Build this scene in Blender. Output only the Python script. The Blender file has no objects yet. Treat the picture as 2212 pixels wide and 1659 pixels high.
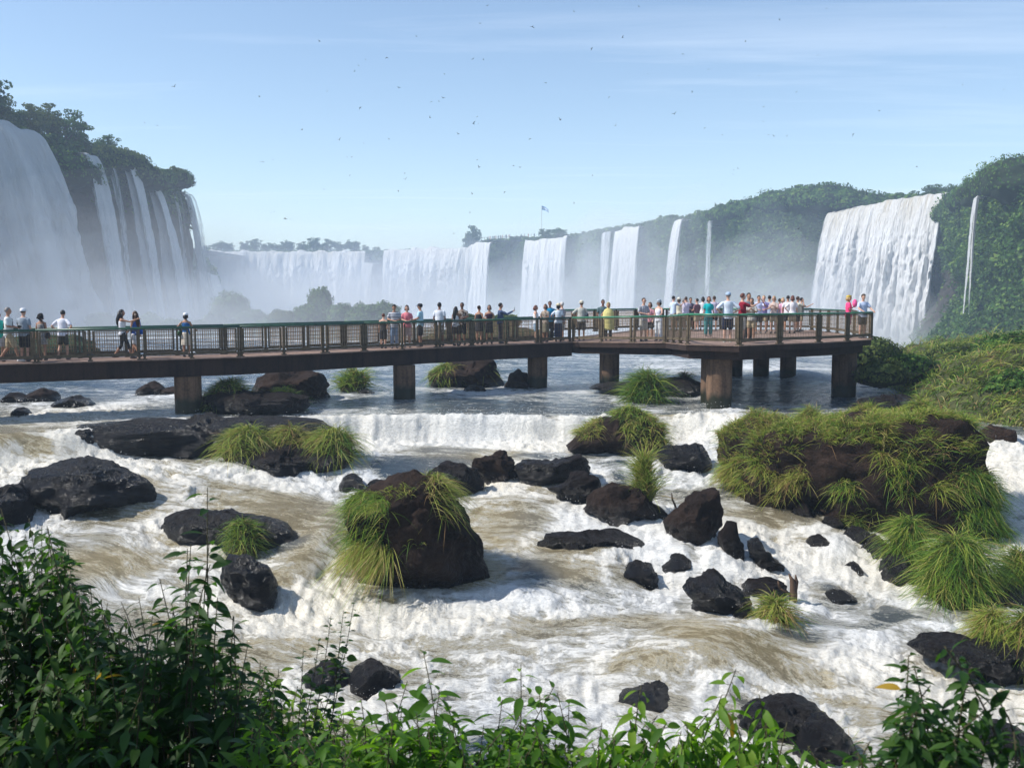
import bpy, bmesh, math, random
import numpy as np
from mathutils import Vector, Matrix

random.seed(7)
RNG = np.random.default_rng(7)
R = math.radians
scene = bpy.context.scene
COL = scene.collection

# ------------------------------------------------------------------ camera
FPX, CU, CV, HOR = 2150.0, 1106.0, 829.5, 640.0
PITCH = math.atan((CV - HOR) / FPX)
cam_d = bpy.data.cameras.new('camera')
cam = bpy.data.objects.new('camera', cam_d)
COL.objects.link(cam)
cam.location = (0, 0, 0)
cam.rotation_euler = (math.pi / 2 - PITCH, 0, 0)
cam_d.sensor_width = 36
cam_d.lens = 36 * FPX / 2212
cam_d.clip_start = 0.1
cam_d.clip_end = 6000
cam_d.dof.use_dof = True
cam_d.dof.focus_distance = 32
cam_d.dof.aperture_fstop = 6.5
scene.camera = cam

# ------------------------------------------------------------------ sky, sun, exposure
SUN_DIR = Vector((-0.94, -0.12, 0.98)).normalized()      # towards the sun: high, on the left, a little behind the falls
SUN_EL = math.asin(SUN_DIR.z)
SUN_AZ = math.atan2(SUN_DIR.x, SUN_DIR.y)
world = bpy.data.worlds.new('World')
scene.world = world
world.use_nodes = True
wn, wl = world.node_tree.nodes, world.node_tree.links
wn.clear()
w_out = wn.new('ShaderNodeOutputWorld')
w_bg = wn.new('ShaderNodeBackground')
w_sky = wn.new('ShaderNodeTexSky')
w_sky.sky_type = 'NISHITA'
w_sky.sun_disc = False
w_sky.sun_elevation = SUN_EL
w_sky.sun_rotation = SUN_AZ
w_sky.altitude = 200
w_sky.air_density = 1.0
w_sky.dust_density = 0.25
w_sky.ozone_density = 1.2
w_bg.inputs['Strength'].default_value = 0.145
# thin cirrus streaks, laid on the sky by direction
w_tc = wn.new('ShaderNodeTexCoord')
w_sep = wn.new('ShaderNodeSeparateXYZ')
wl.new(w_tc.outputs['Generated'], w_sep.inputs[0])
def wmath(op, a, b=None):
    n = wn.new('ShaderNodeMath'); n.operation = op
    for i, v in enumerate((a, b)):
        if v is None: continue
        if isinstance(v, (int, float)): n.inputs[i].default_value = v
        else: wl.new(v, n.inputs[i])
    return n.outputs[0]
zc = wmath('MAXIMUM', w_sep.outputs[2], 0.04)
w_px = wmath('DIVIDE', w_sep.outputs[0], zc)
w_py = wmath('DIVIDE', w_sep.outputs[1], zc)
w_cmb = wn.new('ShaderNodeCombineXYZ')
wl.new(w_px, w_cmb.inputs[0]); wl.new(w_py, w_cmb.inputs[1])
w_map = wn.new('ShaderNodeMapping')
w_map.inputs['Rotation'].default_value = (0, 0, R(-14))
w_map.inputs['Scale'].default_value = (0.22, 1.1, 1)
w_map.inputs['Location'].default_value = (0.30, -0.06, 0)
wl.new(w_cmb.outputs[0], w_map.inputs[0])
w_no = wn.new('ShaderNodeTexNoise')
w_no.inputs['Scale'].default_value = 0.8
w_no.inputs['Detail'].default_value = 7
w_no.inputs['Roughness'].default_value = 0.62
w_no.inputs['Distortion'].default_value = 0.5
wl.new(w_map.outputs[0], w_no.inputs[0])
w_mr = wn.new('ShaderNodeMapRange')
w_mr.inputs['From Min'].default_value = 0.53
w_mr.inputs['From Max'].default_value = 0.80
w_mr.inputs['To Max'].default_value = 0.36
wl.new(w_no.outputs[0], w_mr.inputs[0])
w_mix = wn.new('ShaderNodeMix'); w_mix.data_type = 'RGBA'
wl.new(w_mr.outputs[0], w_mix.inputs[0])
wl.new(w_sky.outputs[0], w_mix.inputs[6])
w_mix.inputs[7].default_value = (6.6, 7.2, 8.0, 1)
wl.new(w_mix.outputs[2], w_bg.inputs[0])
wl.new(w_bg.outputs[0], w_out.inputs[0])

sun_d = bpy.data.lights.new('sun', 'SUN')
sun_d.energy = 5.0
sun_d.angle = R(0.53)
sun_d.color = (1.0, 0.955, 0.88)
sun = bpy.data.objects.new('sun', sun_d)
COL.objects.link(sun)
sun.rotation_euler = SUN_DIR.to_track_quat('Z', 'Y').to_euler()

scene.view_settings.view_transform = 'Standard'
scene.view_settings.look = 'None'
scene.view_settings.exposure = 0.28
scene.view_settings.gamma = 1
scene.view_settings.use_curve_mapping = False
scene.render.engine = 'CYCLES'
cy = scene.cycles
cy.use_denoising = True
cy.max_bounces = 8
cy.diffuse_bounces = 3
cy.glossy_bounces = 3
cy.transmission_bounces = 4
cy.transparent_max_bounces = 24
cy.volume_bounces = 2
cy.sample_clamp_indirect = 6
cy.caustics_reflective = False
cy.caustics_refractive = False

# ------------------------------------------------------------------ picture <-> place
def ray(u, v):
    a, b = (u - CU) / FPX, (CV - v) / FPX
    c, s = math.cos(PITCH), math.sin(PITCH)
    return a, c + b * s, -s + b * c

def P(u, v, d):
    x, y, z = ray(u, v)
    return Vector((x / y * d, d, z / y * d))

def proj(V):
    V = np.asarray(V, float)
    c, s = math.cos(PITCH), math.sin(PITCH)
    fwd = V[..., 1] * c - V[..., 2] * s
    up = V[..., 1] * s + V[..., 2] * c
    return CU + V[..., 0] / fwd * FPX, CV - up / fwd * FPX

# ------------------------------------------------------------------ noise (numpy)
_perm = np.random.default_rng(3).permutation(256)
_perm = np.concatenate([_perm, _perm, _perm])
_g3 = np.random.default_rng(5).normal(size=(256, 3)); _g3 /= np.linalg.norm(_g3, axis=1)[:, None]
_ga = np.random.default_rng(6).uniform(0, 2 * np.pi, 256)
_g2 = np.stack([np.cos(_ga), np.sin(_ga)], 1)
def _fade(t): return t * t * t * (t * (t * 6 - 15) + 10)
def pn2(x, y):
    xi, yi = np.floor(x).astype(int), np.floor(y).astype(int)
    xf, yf = x - xi, y - yi
    xi &= 255; yi &= 255
    u, v = _fade(xf), _fade(yf)
    def g(dx, dy):
        h = _perm[_perm[(xi + dx) & 255] + ((yi + dy) & 255)] & 255
        gg = _g2[h]
        return gg[..., 0] * (xf - dx) + gg[..., 1] * (yf - dy)
    a = g(0, 0) * (1 - u) + g(1, 0) * u
    b = g(0, 1) * (1 - u) + g(1, 1) * u
    return (a * (1 - v) + b * v) * 1.4
def pn3(x, y, z):
    xi, yi, zi = (np.floor(q).astype(int) for q in (x, y, z))
    xf, yf, zf = x - xi, y - yi, z - zi
    u, v, w = _fade(xf), _fade(yf), _fade(zf)
    def g(dx, dy, dz):
        h = _perm[_perm[_perm[(xi + dx) & 255] + ((yi + dy) & 255)] + ((zi + dz) & 255)] & 255
        gg = _g3[h]
        return gg[..., 0] * (xf - dx) + gg[..., 1] * (yf - dy) + gg[..., 2] * (zf - dz)
    def l(a, b, t): return a * (1 - t) + b * t
    return l(l(l(g(0,0,0), g(1,0,0), u), l(g(0,1,0), g(1,1,0), u), v),
             l(l(g(0,0,1), g(1,0,1), u), l(g(0,1,1), g(1,1,1), u), v), w) * 1.4
def fbm2(x, y, o=4, gain=0.5):
    r, a, f = 0, 1, 1
    for i in range(o):
        r = r + a * pn2(x * f + 17.3 * i, y * f - 9.1 * i); a *= gain; f *= 2.03
    return r
def fbm3(x, y, z, o=4, gain=0.5):
    r, a, f = 0, 1, 1
    for i in range(o):
        r = r + a * pn3(x * f + 17.3 * i, y * f - 9.1 * i, z * f + 3.7 * i); a *= gain; f *= 2.03
    return r
def sstep(a, b, x):
    t = np.clip((x - a) / (b - a), 0, 1)
    return t * t * (3 - 2 * t)

# ------------------------------------------------------------------ mesh + object helpers
def mesh_np(name, V, F, mat=None, smooth=True, attrs=None, midx=None):
    V = np.ascontiguousarray(V, np.float32); F = np.ascontiguousarray(F, np.int32)
    me = bpy.data.meshes.new(name)
    n, k = F.shape
    me.vertices.add(len(V)); me.vertices.foreach_set('co', V.ravel())
    me.loops.add(n * k); me.loops.foreach_set('vertex_index', F.ravel())
    me.polygons.add(n)
    me.polygons.foreach_set('loop_start', np.arange(0, n * k, k, dtype=np.int32))
    me.polygons.foreach_set('loop_total', np.full(n, k, np.int32))
    if smooth: me.polygons.foreach_set('use_smooth', np.ones(n, bool))
    for m in (mat if isinstance(mat, (list, tuple)) else [mat] if mat else []):
        me.materials.append(m)
    if midx is not None: me.polygons.foreach_set('material_index', np.asarray(midx, np.int32))
    for an, (dom, typ, dat) in (attrs or {}).items():
        at = me.attributes.new(an, typ, dom)
        dat = np.ascontiguousarray(dat, np.float32)
        at.data.foreach_set('color' if typ == 'FLOAT_COLOR' else 'vector' if typ == 'FLOAT_VECTOR' else 'value', dat.ravel())
    me.update(calc_edges=True)
    me.validate()
    return me

def link(name, me, parent=None, loc=None):
    o = bpy.data.objects.new(name, me)
    COL.objects.link(o)
    if parent is not None: o.parent = parent
    if loc is not None: o.location = loc
    return o

def tag(o, label=None, cat=None, group=None, kind=None):
    if label: o['label'] = label
    if cat: o['category'] = cat
    if group: o['group'] = group
    if kind: o['kind'] = kind
    return o

def empty(name, loc, label, cat, group=None, rz=0):
    o = link(name, None, loc=loc)
    o.rotation_euler = (0, 0, rz)
    return tag(o, label, cat, group)

class MB:
    """collects quads/tris, then makes one mesh"""
    def __init__(s): s.v = []; s.f = []; s.m = []
    def add(s, V, F, m=0):
        b = len(s.v); s.v += [tuple(p) for p in V]
        s.f += [tuple(b + i for i in f) for f in F]; s.m += [m] * len(F)
    def box(s, c, size, rz=0, m=0):
        hx, hy, hz = size[0] / 2, size[1] / 2, size[2] / 2
        cr, sr = math.cos(rz), math.sin(rz)
        V = []
        for z in (-hz, hz):
            for x, y in ((-hx, -hy), (hx, -hy), (hx, hy), (-hx, hy)):
                V.append((c[0] + x * cr - y * sr, c[1] + x * sr + y * cr, c[2] + z))
        s.add(V, [(0,3,2,1),(4,5,6,7),(0,1,5,4),(1,2,6,5),(2,3,7,6),(3,0,4,7)], m)
    def bar(s, a, b, w, h=None, m=0):
        a, b = Vector(a), Vector(b); h = h or w
        d = (b - a).normalized()
        up = Vector((0, 0, 1)) if abs(d.z) < 0.9 else Vector((0, 1, 0))
        x = d.cross(up).normalized(); y = x.cross(d).normalized()
        V = [p + x * (i * w / 2) + y * (j * h / 2) for p in (a, b) for i, j in ((-1,-1),(1,-1),(1,1),(-1,1))]
        s.add(V, [(0,1,2,3),(7,6,5,4),(0,4,5,1),(1,5,6,2),(2,6,7,3),(3,7,4,0)], m)
    def tube(s, pts, rad, n=8, m=0, sy=1.0):
        pts = [Vector(p) for p in pts]
        if not isinstance(rad, (list, tuple)): rad = [rad] * len(pts)
        V = []; px = None
        for i, p in enumerate(pts):
            d = (pts[min(i + 1, len(pts) - 1)] - pts[max(i - 1, 0)])
            if d.length < 1e-9: d = Vector((0, 0, 1))
            d.normalize()
            if px is None:
                up = Vector((0, 0, 1)) if abs(d.z) < 0.9 else Vector((0, 1, 0))
                px = d.cross(up).normalized()
            else:
                px = (px - d * px.dot(d)).normalized()
            py = d.cross(px)
            for k in range(n):
                a = 2 * math.pi * k / n
                V.append(p + (px * math.cos(a) + py * math.sin(a) * sy) * rad[i])
        F = []
        for i in range(len(pts) - 1):
            for k in range(n):
                F.append((i * n + k, i * n + (k + 1) % n, (i + 1) * n + (k + 1) % n, (i + 1) * n + k))
        F.append(tuple(reversed(range(n)))); F.append(tuple((len(pts) - 1) * n + k for k in range(n)))
        s.add(V, F, m)
    def loft(s, secs, n=14, m=0, R3=None):
        # secs: (x, y, z, rx, ry)
        V = []
        for (x, y, z, rx, ry) in secs:
            for k in range(n):
                a = 2 * math.pi * k / n
                V.append((x + rx * math.cos(a), y + ry * math.sin(a), z))
        F = []
        for i in range(len(secs) - 1):
            for k in range(n):
                F.append((i * n + k, i * n + (k + 1) % n, (i + 1) * n + (k + 1) % n, (i + 1) * n + k))
        F.append(tuple(reversed(range(n)))); F.append(tuple((len(secs) - 1) * n + k for k in range(n)))
        if R3 is not None: V = [R3 @ Vector(p) for p in V]
        s.add(V, F, m)
    def ell(s, c, r, n=12, k=8, m=0, fn=None, rz=0):
        V = [(0, 0, -1)]
        for i in range(1, k):
            t = math.pi * i / k
            for j in range(n):
                a = 2 * math.pi * j / n
                V.append((math.sin(t) * math.cos(a), math.sin(t) * math.sin(a), -math.cos(t)))
        V.append((0, 0, 1))
        if fn: V = [fn(p) for p in V]
        cr, sr = math.cos(rz), math.sin(rz)
        W = []
        for p in V:
            x, y, z = p[0] * r[0], p[1] * r[1], p[2] * r[2]
            W.append((c[0] + x * cr - y * sr, c[1] + x * sr + y * cr, c[2] + z))
        F = [(0, 1 + (j + 1) % n, 1 + j) for j in range(n)]
        for i in range(k - 2):
            for j in range(n):
                a, b = 1 + i * n + j, 1 + i * n + (j + 1) % n
                F.append((a, b, b + n, a + n))
        L = len(V) - 1; b0 = 1 + (k - 2) * n
        F += [(L, b0 + j, b0 + (j + 1) % n) for j in range(n)]
        s.add(W, F, m)
    def mesh(s, name, mat, smooth=False):
        me = bpy.data.meshes.new(name)
        me.from_pydata(s.v, [], s.f)
        for mm in (mat if isinstance(mat, (list, tuple)) else [mat]): me.materials.append(mm)
        me.polygons.foreach_set('material_index', s.m)
        if smooth: me.polygons.foreach_set('use_smooth', [True] * len(s.f))
        me.update()
        return me
    def build(s, name, mat, parent=None, smooth=False, loc=None):
        return link(name, s.mesh(name, mat, smooth), parent, loc)

def icosphere(n):
    bm = bmesh.new(); bmesh.ops.create_icosphere(bm, subdivisions=n, radius=1)
    V = np.array([v.co[:] for v in bm.verts]); F = np.array([[v.index for v in f.verts] for f in bm.faces])
    bm.free(); return V, F
_ICO = {n: icosphere(n) for n in (2, 3, 4, 5, 6)}

# ------------------------------------------------------------------ materials
class NT:
    def __init__(s, name):
        s.mat = bpy.data.materials.new(name); s.mat.use_nodes = True
        s.n, s.l = s.mat.node_tree.nodes, s.mat.node_tree.links
        s.n.clear(); s.out = s.n.new('ShaderNodeOutputMaterial')
    def node(s, t, **kw):
        n = s.n.new(t)
        for k, v in kw.items(): setattr(n, k, v)
        return n
    def set(s, n, k, v):
        if v is None: return
        i = n.inputs[k]
        if isinstance(v, bpy.types.NodeSocket): s.l.new(v, i)
        elif isinstance(v, (tuple, list)) and len(v) == 3 and i.type == 'RGBA': i.default_value = (*v, 1)
        else: i.default_value = v
    def math(s, op, a, b=None, c=None, clamp=False):
        n = s.node('ShaderNodeMath', operation=op, use_clamp=clamp)
        s.set(n, 0, a); s.set(n, 1, b); s.set(n, 2, c); return n.outputs[0]
    def attr(s, name, col=False):
        n = s.node('ShaderNodeAttribute', attribute_name=name)
        return n.outputs['Color' if col else 'Fac']
    def coord(s, kind='Object', scale=(1, 1, 1), rot=(0, 0, 0)):
        t = s.node('ShaderNodeTexCoord'); m = s.node('ShaderNodeMapping')
        s.l.new(t.outputs[kind], m.inputs[0])
        m.inputs['Scale'].default_value = scale; m.inputs['Rotation'].default_value = rot
        return m.outputs[0]
    def mapv(s, vec, scale=(1, 1, 1), rot=(0, 0, 0)):
        m = s.node('ShaderNodeMapping'); s.l.new(vec, m.inputs[0])
        m.inputs['Scale'].default_value = scale; m.inputs['Rotation'].default_value = rot
        return m.outputs[0]
    def noise(s, vec, scale=1, detail=5, rough=0.55, dist=0, out=0):
        n = s.node('ShaderNodeTexNoise'); s.set(n, 'Vector', vec)
        s.set(n, 'Scale', scale); s.set(n, 'Detail', detail); s.set(n, 'Roughness', rough); s.set(n, 'Distortion', dist)
        return n.outputs[out]
    def voro(s, vec, scale=1, feature='F1', rnd=1):
        n = s.node('ShaderNodeTexVoronoi', feature=feature); s.set(n, 'Vector', vec); s.set(n, 'Scale', scale); s.set(n, 'Randomness', rnd)
        return n.outputs['Distance']
    def ramp(s, fac, stops, interp='LINEAR'):
        n = s.node('ShaderNodeValToRGB'); s.l.new(fac, n.inputs[0])
        cr = n.color_ramp; cr.interpolation = interp
        while len(cr.elements) < len(stops): cr.elements.new(0.5)
        for e, (p, c) in zip(cr.elements, stops):
            e.position = p; e.color = (*c, 1) if len(c) == 3 else c
        return n.outputs[0]
    def mr(s, v, a, b, c=0, d=1, smooth=False):
        n = s.node('ShaderNodeMapRange')
        if smooth: n.interpolation_type = 'SMOOTHSTEP'
        s.set(n, 0, v)
        for i, q in enumerate((a, b, c, d)): s.set(n, i + 1, q)
        return n.outputs[0]
    def mix(s, fac, a, b):
        n = s.node('ShaderNodeMix', data_type='RGBA'); s.set(n, 0, fac); s.set(n, 6, a); s.set(n, 7, b); return n.outputs[2]
    def mul(s, a, b):
        n = s.node('ShaderNodeMix', data_type='RGBA', blend_type='MULTIPLY'); s.set(n, 0, 1.0); s.set(n, 6, a); s.set(n, 7, b); return n.outputs[2]
    def bump(s, h, strength=0.5, dist=0.05, nrm=None):
        n = s.node('ShaderNodeBump'); s.set(n, 'Height', h); s.set(n, 'Strength', strength); s.set(n, 'Distance', dist)
        if nrm is not None: s.set(n, 'Normal', nrm)
        return n.outputs[0]
    def bsdf(s, color, rough=0.7, spec=0.5, metal=0, nrm=None, **kw):
        n = s.node('ShaderNodeBsdfPrincipled')
        s.set(n, 'Base Color', color); s.set(n, 'Roughness', rough); s.set(n, 'Specular IOR Level', spec); s.set(n, 'Metallic', metal)
        if nrm is not None: s.set(n, 'Normal', nrm)
        for k, v in kw.items(): s.set(n, k, v)
        return n.outputs[0]
    def mixs(s, fac, a, b):
        n = s.node('ShaderNodeMixShader'); s.set(n, 0, fac); s.l.new(a, n.inputs[1]); s.l.new(b, n.inputs[2]); return n.outputs[0]
    def done(s, sh):
        s.l.new(sh, s.out.inputs[0]); return s.mat

def m_plain(name, col, rough=0.75, var=0.18, scale=6, metal=0, spec=0.3, bump=0.15):
    t = NT(name); c = t.coord()
    n = t.noise(c, scale, 4)
    k = t.mr(n, 0.3, 0.7, 1 - var, 1 + var)
    g = t.node('ShaderNodeCombineColor'); [t.set(g, i, k) for i in range(3)]
    return t.done(t.bsdf(t.mul(col, g.outputs[0]), rough, spec, metal, t.bump(n, bump, 0.01)))

def m_leaf(name, ca, cb, cc, rough=0.5, trans=0.35, tcol=(0.10, 0.22, 0.02), spec=0.3, attr='tint'):
    t = NT(name)
    a = t.attr(attr)
    col = t.ramp(a, [(0.0, ca), (0.55, cb), (1.0, cc)])
    p = t.bsdf(col, rough, spec)
    tr = t.node('ShaderNodeBsdfTranslucent')
    t.set(tr, 0, t.mix(0.5, col, tcol))
    return t.done(t.mixs(trans, p, tr.outputs[0]))

def m_rock(name, dry=(0.017, 0.012, 0.011), dark=(0.003, 0.003, 0.003), wetz=0.5):
    # 'wet' point attribute: 1 at the waterline, 0 on dry stone
    t = NT(name); c = t.coord()
    n1 = t.noise(c, 1.1, 8, 0.6); n2 = t.noise(c, 5.5, 8, 0.68); n3 = t.voro(t.mapv(c, (1, 1, 1.5)), 3.2)
    col = t.ramp(t.math('ADD', t.math('MULTIPLY', n1, 0.6), t.math('MULTIPLY', n2, 0.4)),
                 [(0.33, dark), (0.52, dry), (0.70, tuple(min(1, q * 1.8) for q in dry))])
    wet = t.attr('wet')
    wetm = t.mr(t.math('ADD', wet, t.math('MULTIPLY', t.math('SUBTRACT', n2, 0.5), 0.9)), 0.25, 0.6)
    col = t.mix(wetm, col, t.mix(0.2, (0.003, 0.003, 0.004), col))
    rough = t.mr(wetm, 0, 1, 0.80, 0.24)
    h = t.math('ADD', t.math('MULTIPLY', n2, 0.8), t.math('MULTIPLY', n3, 0.18))
    h = t.math('ADD', h, t.math('MULTIPLY', t.noise(c, 22, 6, 0.7), 0.3))
    return t.done(t.bsdf(col, rough, t.mr(wetm, 0, 1, 0.12, 0.5), 0, t.bump(h, 1.0, 0.18)))
# ------------------------------------------------------------------ river levels
ZW = -4.15
_yl_x = np.array([-30, -15.5, -10, -5.3, 2, 7, 10, 14, 30.])
_yl_y = np.array([29, 30.0, 32.6, 34.6, 34.3, 34.8, 33.0, 29.5, 27.])
def yl(x): return np.interp(x, _yl_x, _yl_y)
def wdrop(x): return np.interp(x, [-30, -12, -6, -4, 6, 8, 12, 30], [1.6, 1.3, 0.9, 0.45, 0.45, 2.5, 3, 3])
def L(x, y):
    """river surface without waves"""
    x = np.asarray(x, float); y = np.asarray(y, float)
    e = yl(x) + 0.18 * pn2(x * 0.9, y * 0 + 3.3) - y           # metres below the ledge
    z = ZW - 0.85 * sstep(0, 1, e / wdrop(x))
    q = np.clip(e - 1.5, 0, None)
    # terraces between the ledge and the near bank
    s = q * 0.125
    w = 0.5 * pn2(x * 0.16, y * 0.16) + 0.25 * pn2(x * 0.4 + 9, y * 0.4)
    st = s + w * 0.5
    ter = np.floor(st * 1.6) + sstep(0.55, 1.0, st * 1.6 - np.floor(st * 1.6))
    z = z - (0.75 * s + 0.25 * np.clip(ter / 1.6 - w * 0.5 * sstep(0, 4, q), 0, None)) * sstep(0, 4, q) * 1.18
    z = z - 0.07 * np.clip(x - 5, 0, 12) * sstep(0, 8, q)
    return z
_dd = np.exp(np.linspace(math.log(7.5), math.log(125), 5000))
def G(u, v):
    x, y, z = ray(u, v)
    D = _dd; X = x / y * D; Z = z / y * D
    hit = np.nonzero(Z <= L(X, D))[0]
    d = D[hit[0]] if len(hit) else 120.0
    return Vector((x / y * d, d, z / y * d))

# (u, v, ru, rv, height in m, foam change, tan amount) : humps of smooth water, holes and white places
PATCH = [
    # u, v, ru, rv, dz, dfoam, tan
    (70, 965, 90, 32, 0.0, -0.55, 0.9), (60, 1010, 120, 18, 0.0, 0.5, 0),
    (640, 1110, 100, 30, 0.10, -0.5, 0.8), (690, 1190, 45, 60, 0.25, -0.35, 0.8), (610, 1240, 70, 45, 0.30, -0.5, 0.9),
    (610, 1190, 60, 25, 0.1, -0.3, 0.2), (230, 1215, 120, 35, 0.05, -0.7, 1.0), (170, 1150, 130, 22, 0, -0.2, 0.6),
    (330, 1040, 240, 22, 0, -0.10, 0.7), (560, 1060, 100, 30, 0, -0.05, 0.8),
    (600, 1000, 60, 14, 0, -0.3, 0.3),
    (890, 1010, 150, 26, 0, -0.75, 0.1), (960, 970, 90, 10, 0, -0.35, 0.3), (820, 1000, 70, 30, 0, -0.5, 0.1), (1190, 985, 80, 10, 0, -0.5, 0),
    (980, 955, 260, 12, 0, 0.5, 0), (1100, 1105, 90, 38, 0.22, -0.45, 0.9), (1170, 1120, 50, 30, 0.1, -0.3, 0.6),
    (1320, 1000, 60, 16, 0, -0.3, 0.1), (1340, 1010, 35, 30, 0.1, -0.2, 0.1),
    (1150, 1250, 60, 50, 0.15, -0.35, 0.1), (1250, 1225, 80, 40, 0.3, -0.15, 0.7), (1330, 1230, 50, 45, 0.25, -0.1, 0.6),
    (1500, 1200, 130, 45, 0.28, -0.20, 0.2), (1560, 1240, 60, 30, 0.2, -0.1, 0.5),
    (1560, 1400, 170, 60, 0.42, -0.38, 1.0), (1400, 1440, 190, 30, 0.2, -0.35, 0.9), (1450, 1540, 140, 40, 0, -0.45, 0.5),
    (1300, 1500, 200, 25, 0, -0.15, 0.6), (1390, 1340, 90, 12, 0, -0.3, 0.8), (1150, 1370, 150, 25, 0, -0.1, 0.6),
    (1660, 1120, 90, 18, 0.1, -0.45, 0.7), (1770, 1140, 60, 40, 0.15, -0.35, 0.5), (1800, 1185, 40, 20, 0.2, -0.3, 0.3),
    (1730, 1388, 60, 14, 0, -0.8, 0.2), (1960, 1325, 120, 13, 0, -0.45, 0.9), (1780, 1260, 30, 14, 0, -0.3, 0.1),
    (1870, 1450, 130, 60, 0.2, 0.35, 0), (1560, 950, 70, 60, 0.1, 0.5, 0), (1500, 930, 60, 15, 0, 0.4, 0),
    (1250, 1120, 60, 30, 0.1, 0.4, 0), (1370, 1160, 200, 20, 0, 0.3, 0), (1250, 1300, 300, 30, 0, 0.25, 0.1),
    (900, 1310, 400, 40, 0.05, 0.25, 0), (620, 1340, 100, 40, 0, 0.4, 0), (700, 1260, 50, 60, 0, 0.5, 0),
    (180, 885, 200, 14, 0.05, 0.42, 0), (320, 868, 70, 12, 0.1, 0.45, 0), (60, 905, 80, 12, 0, 0.35, 0),
    (1660, 790, 120, 20, 0.1, 0.35, 0), (1730, 815, 60, 16, 0.3, 0.55, 0), (1480, 790, 110, 24, 0.05, 0.35, 0), (1430, 800, 60, 8, 0, 0.2, 0),
    (1330, 780, 120, 12, 0, 0.2, 0), (1020, 852, 110, 7, 0, 0.35, 0), (1240, 842, 60, 6, 0, 0.15, 0), (870, 790, 60, 6, 0, 0.15, 0),
    (1600, 895, 60, 16, 0, 0.35, 0), (1560, 875, 30, 20, 0.1, 0.25, 0), (1400, 890, 40, 12, 0, 0.35, 0), (1350, 865, 30, 8, 0, 0.3, 0),
    (1700, 850, 90, 22, 0.0, -0.2, 0), (2200, 1040, 60, 120, 0.1, 0.5, 0), (2150, 975, 40, 40, 0.1, 0.4, 0),
    (2190, 1540, 60, 80, -0.1, 0.35, 0), (2050, 1480, 100, 60, 0, 0.35, 0), (1620, 1140, 40, 40, 0, 0.3, 0),
    (400, 940, 25, 30, 0.0, 0.2, 0), (1900, 1340, 300, 60, 0, 0.15, 0.1),
]
for i, p in enumerate(PATCH):
    g = G(p[0], p[1]); a = G(p[0], p[1] + p[3] * 0.8); b = G(p[0], p[1] - p[3] * 0.8)
    ry = min(max((b.y - a.y) * 0.5 / 0.8, 0.25), 3.0 + g.y * 0.06)
    PATCH[i] = (g.x, g.y, p[2] / FPX * g.y, ry, p[4], p[5], p[6])

def L2(x, y):
    z = L(x, y)
    for (px, py, rx, ry, dz, df, tn) in PATCH:
        if dz: z = z + dz * np.exp(-((x - px) / rx) ** 2 - ((y - py) / ry) ** 2)
    return z

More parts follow.
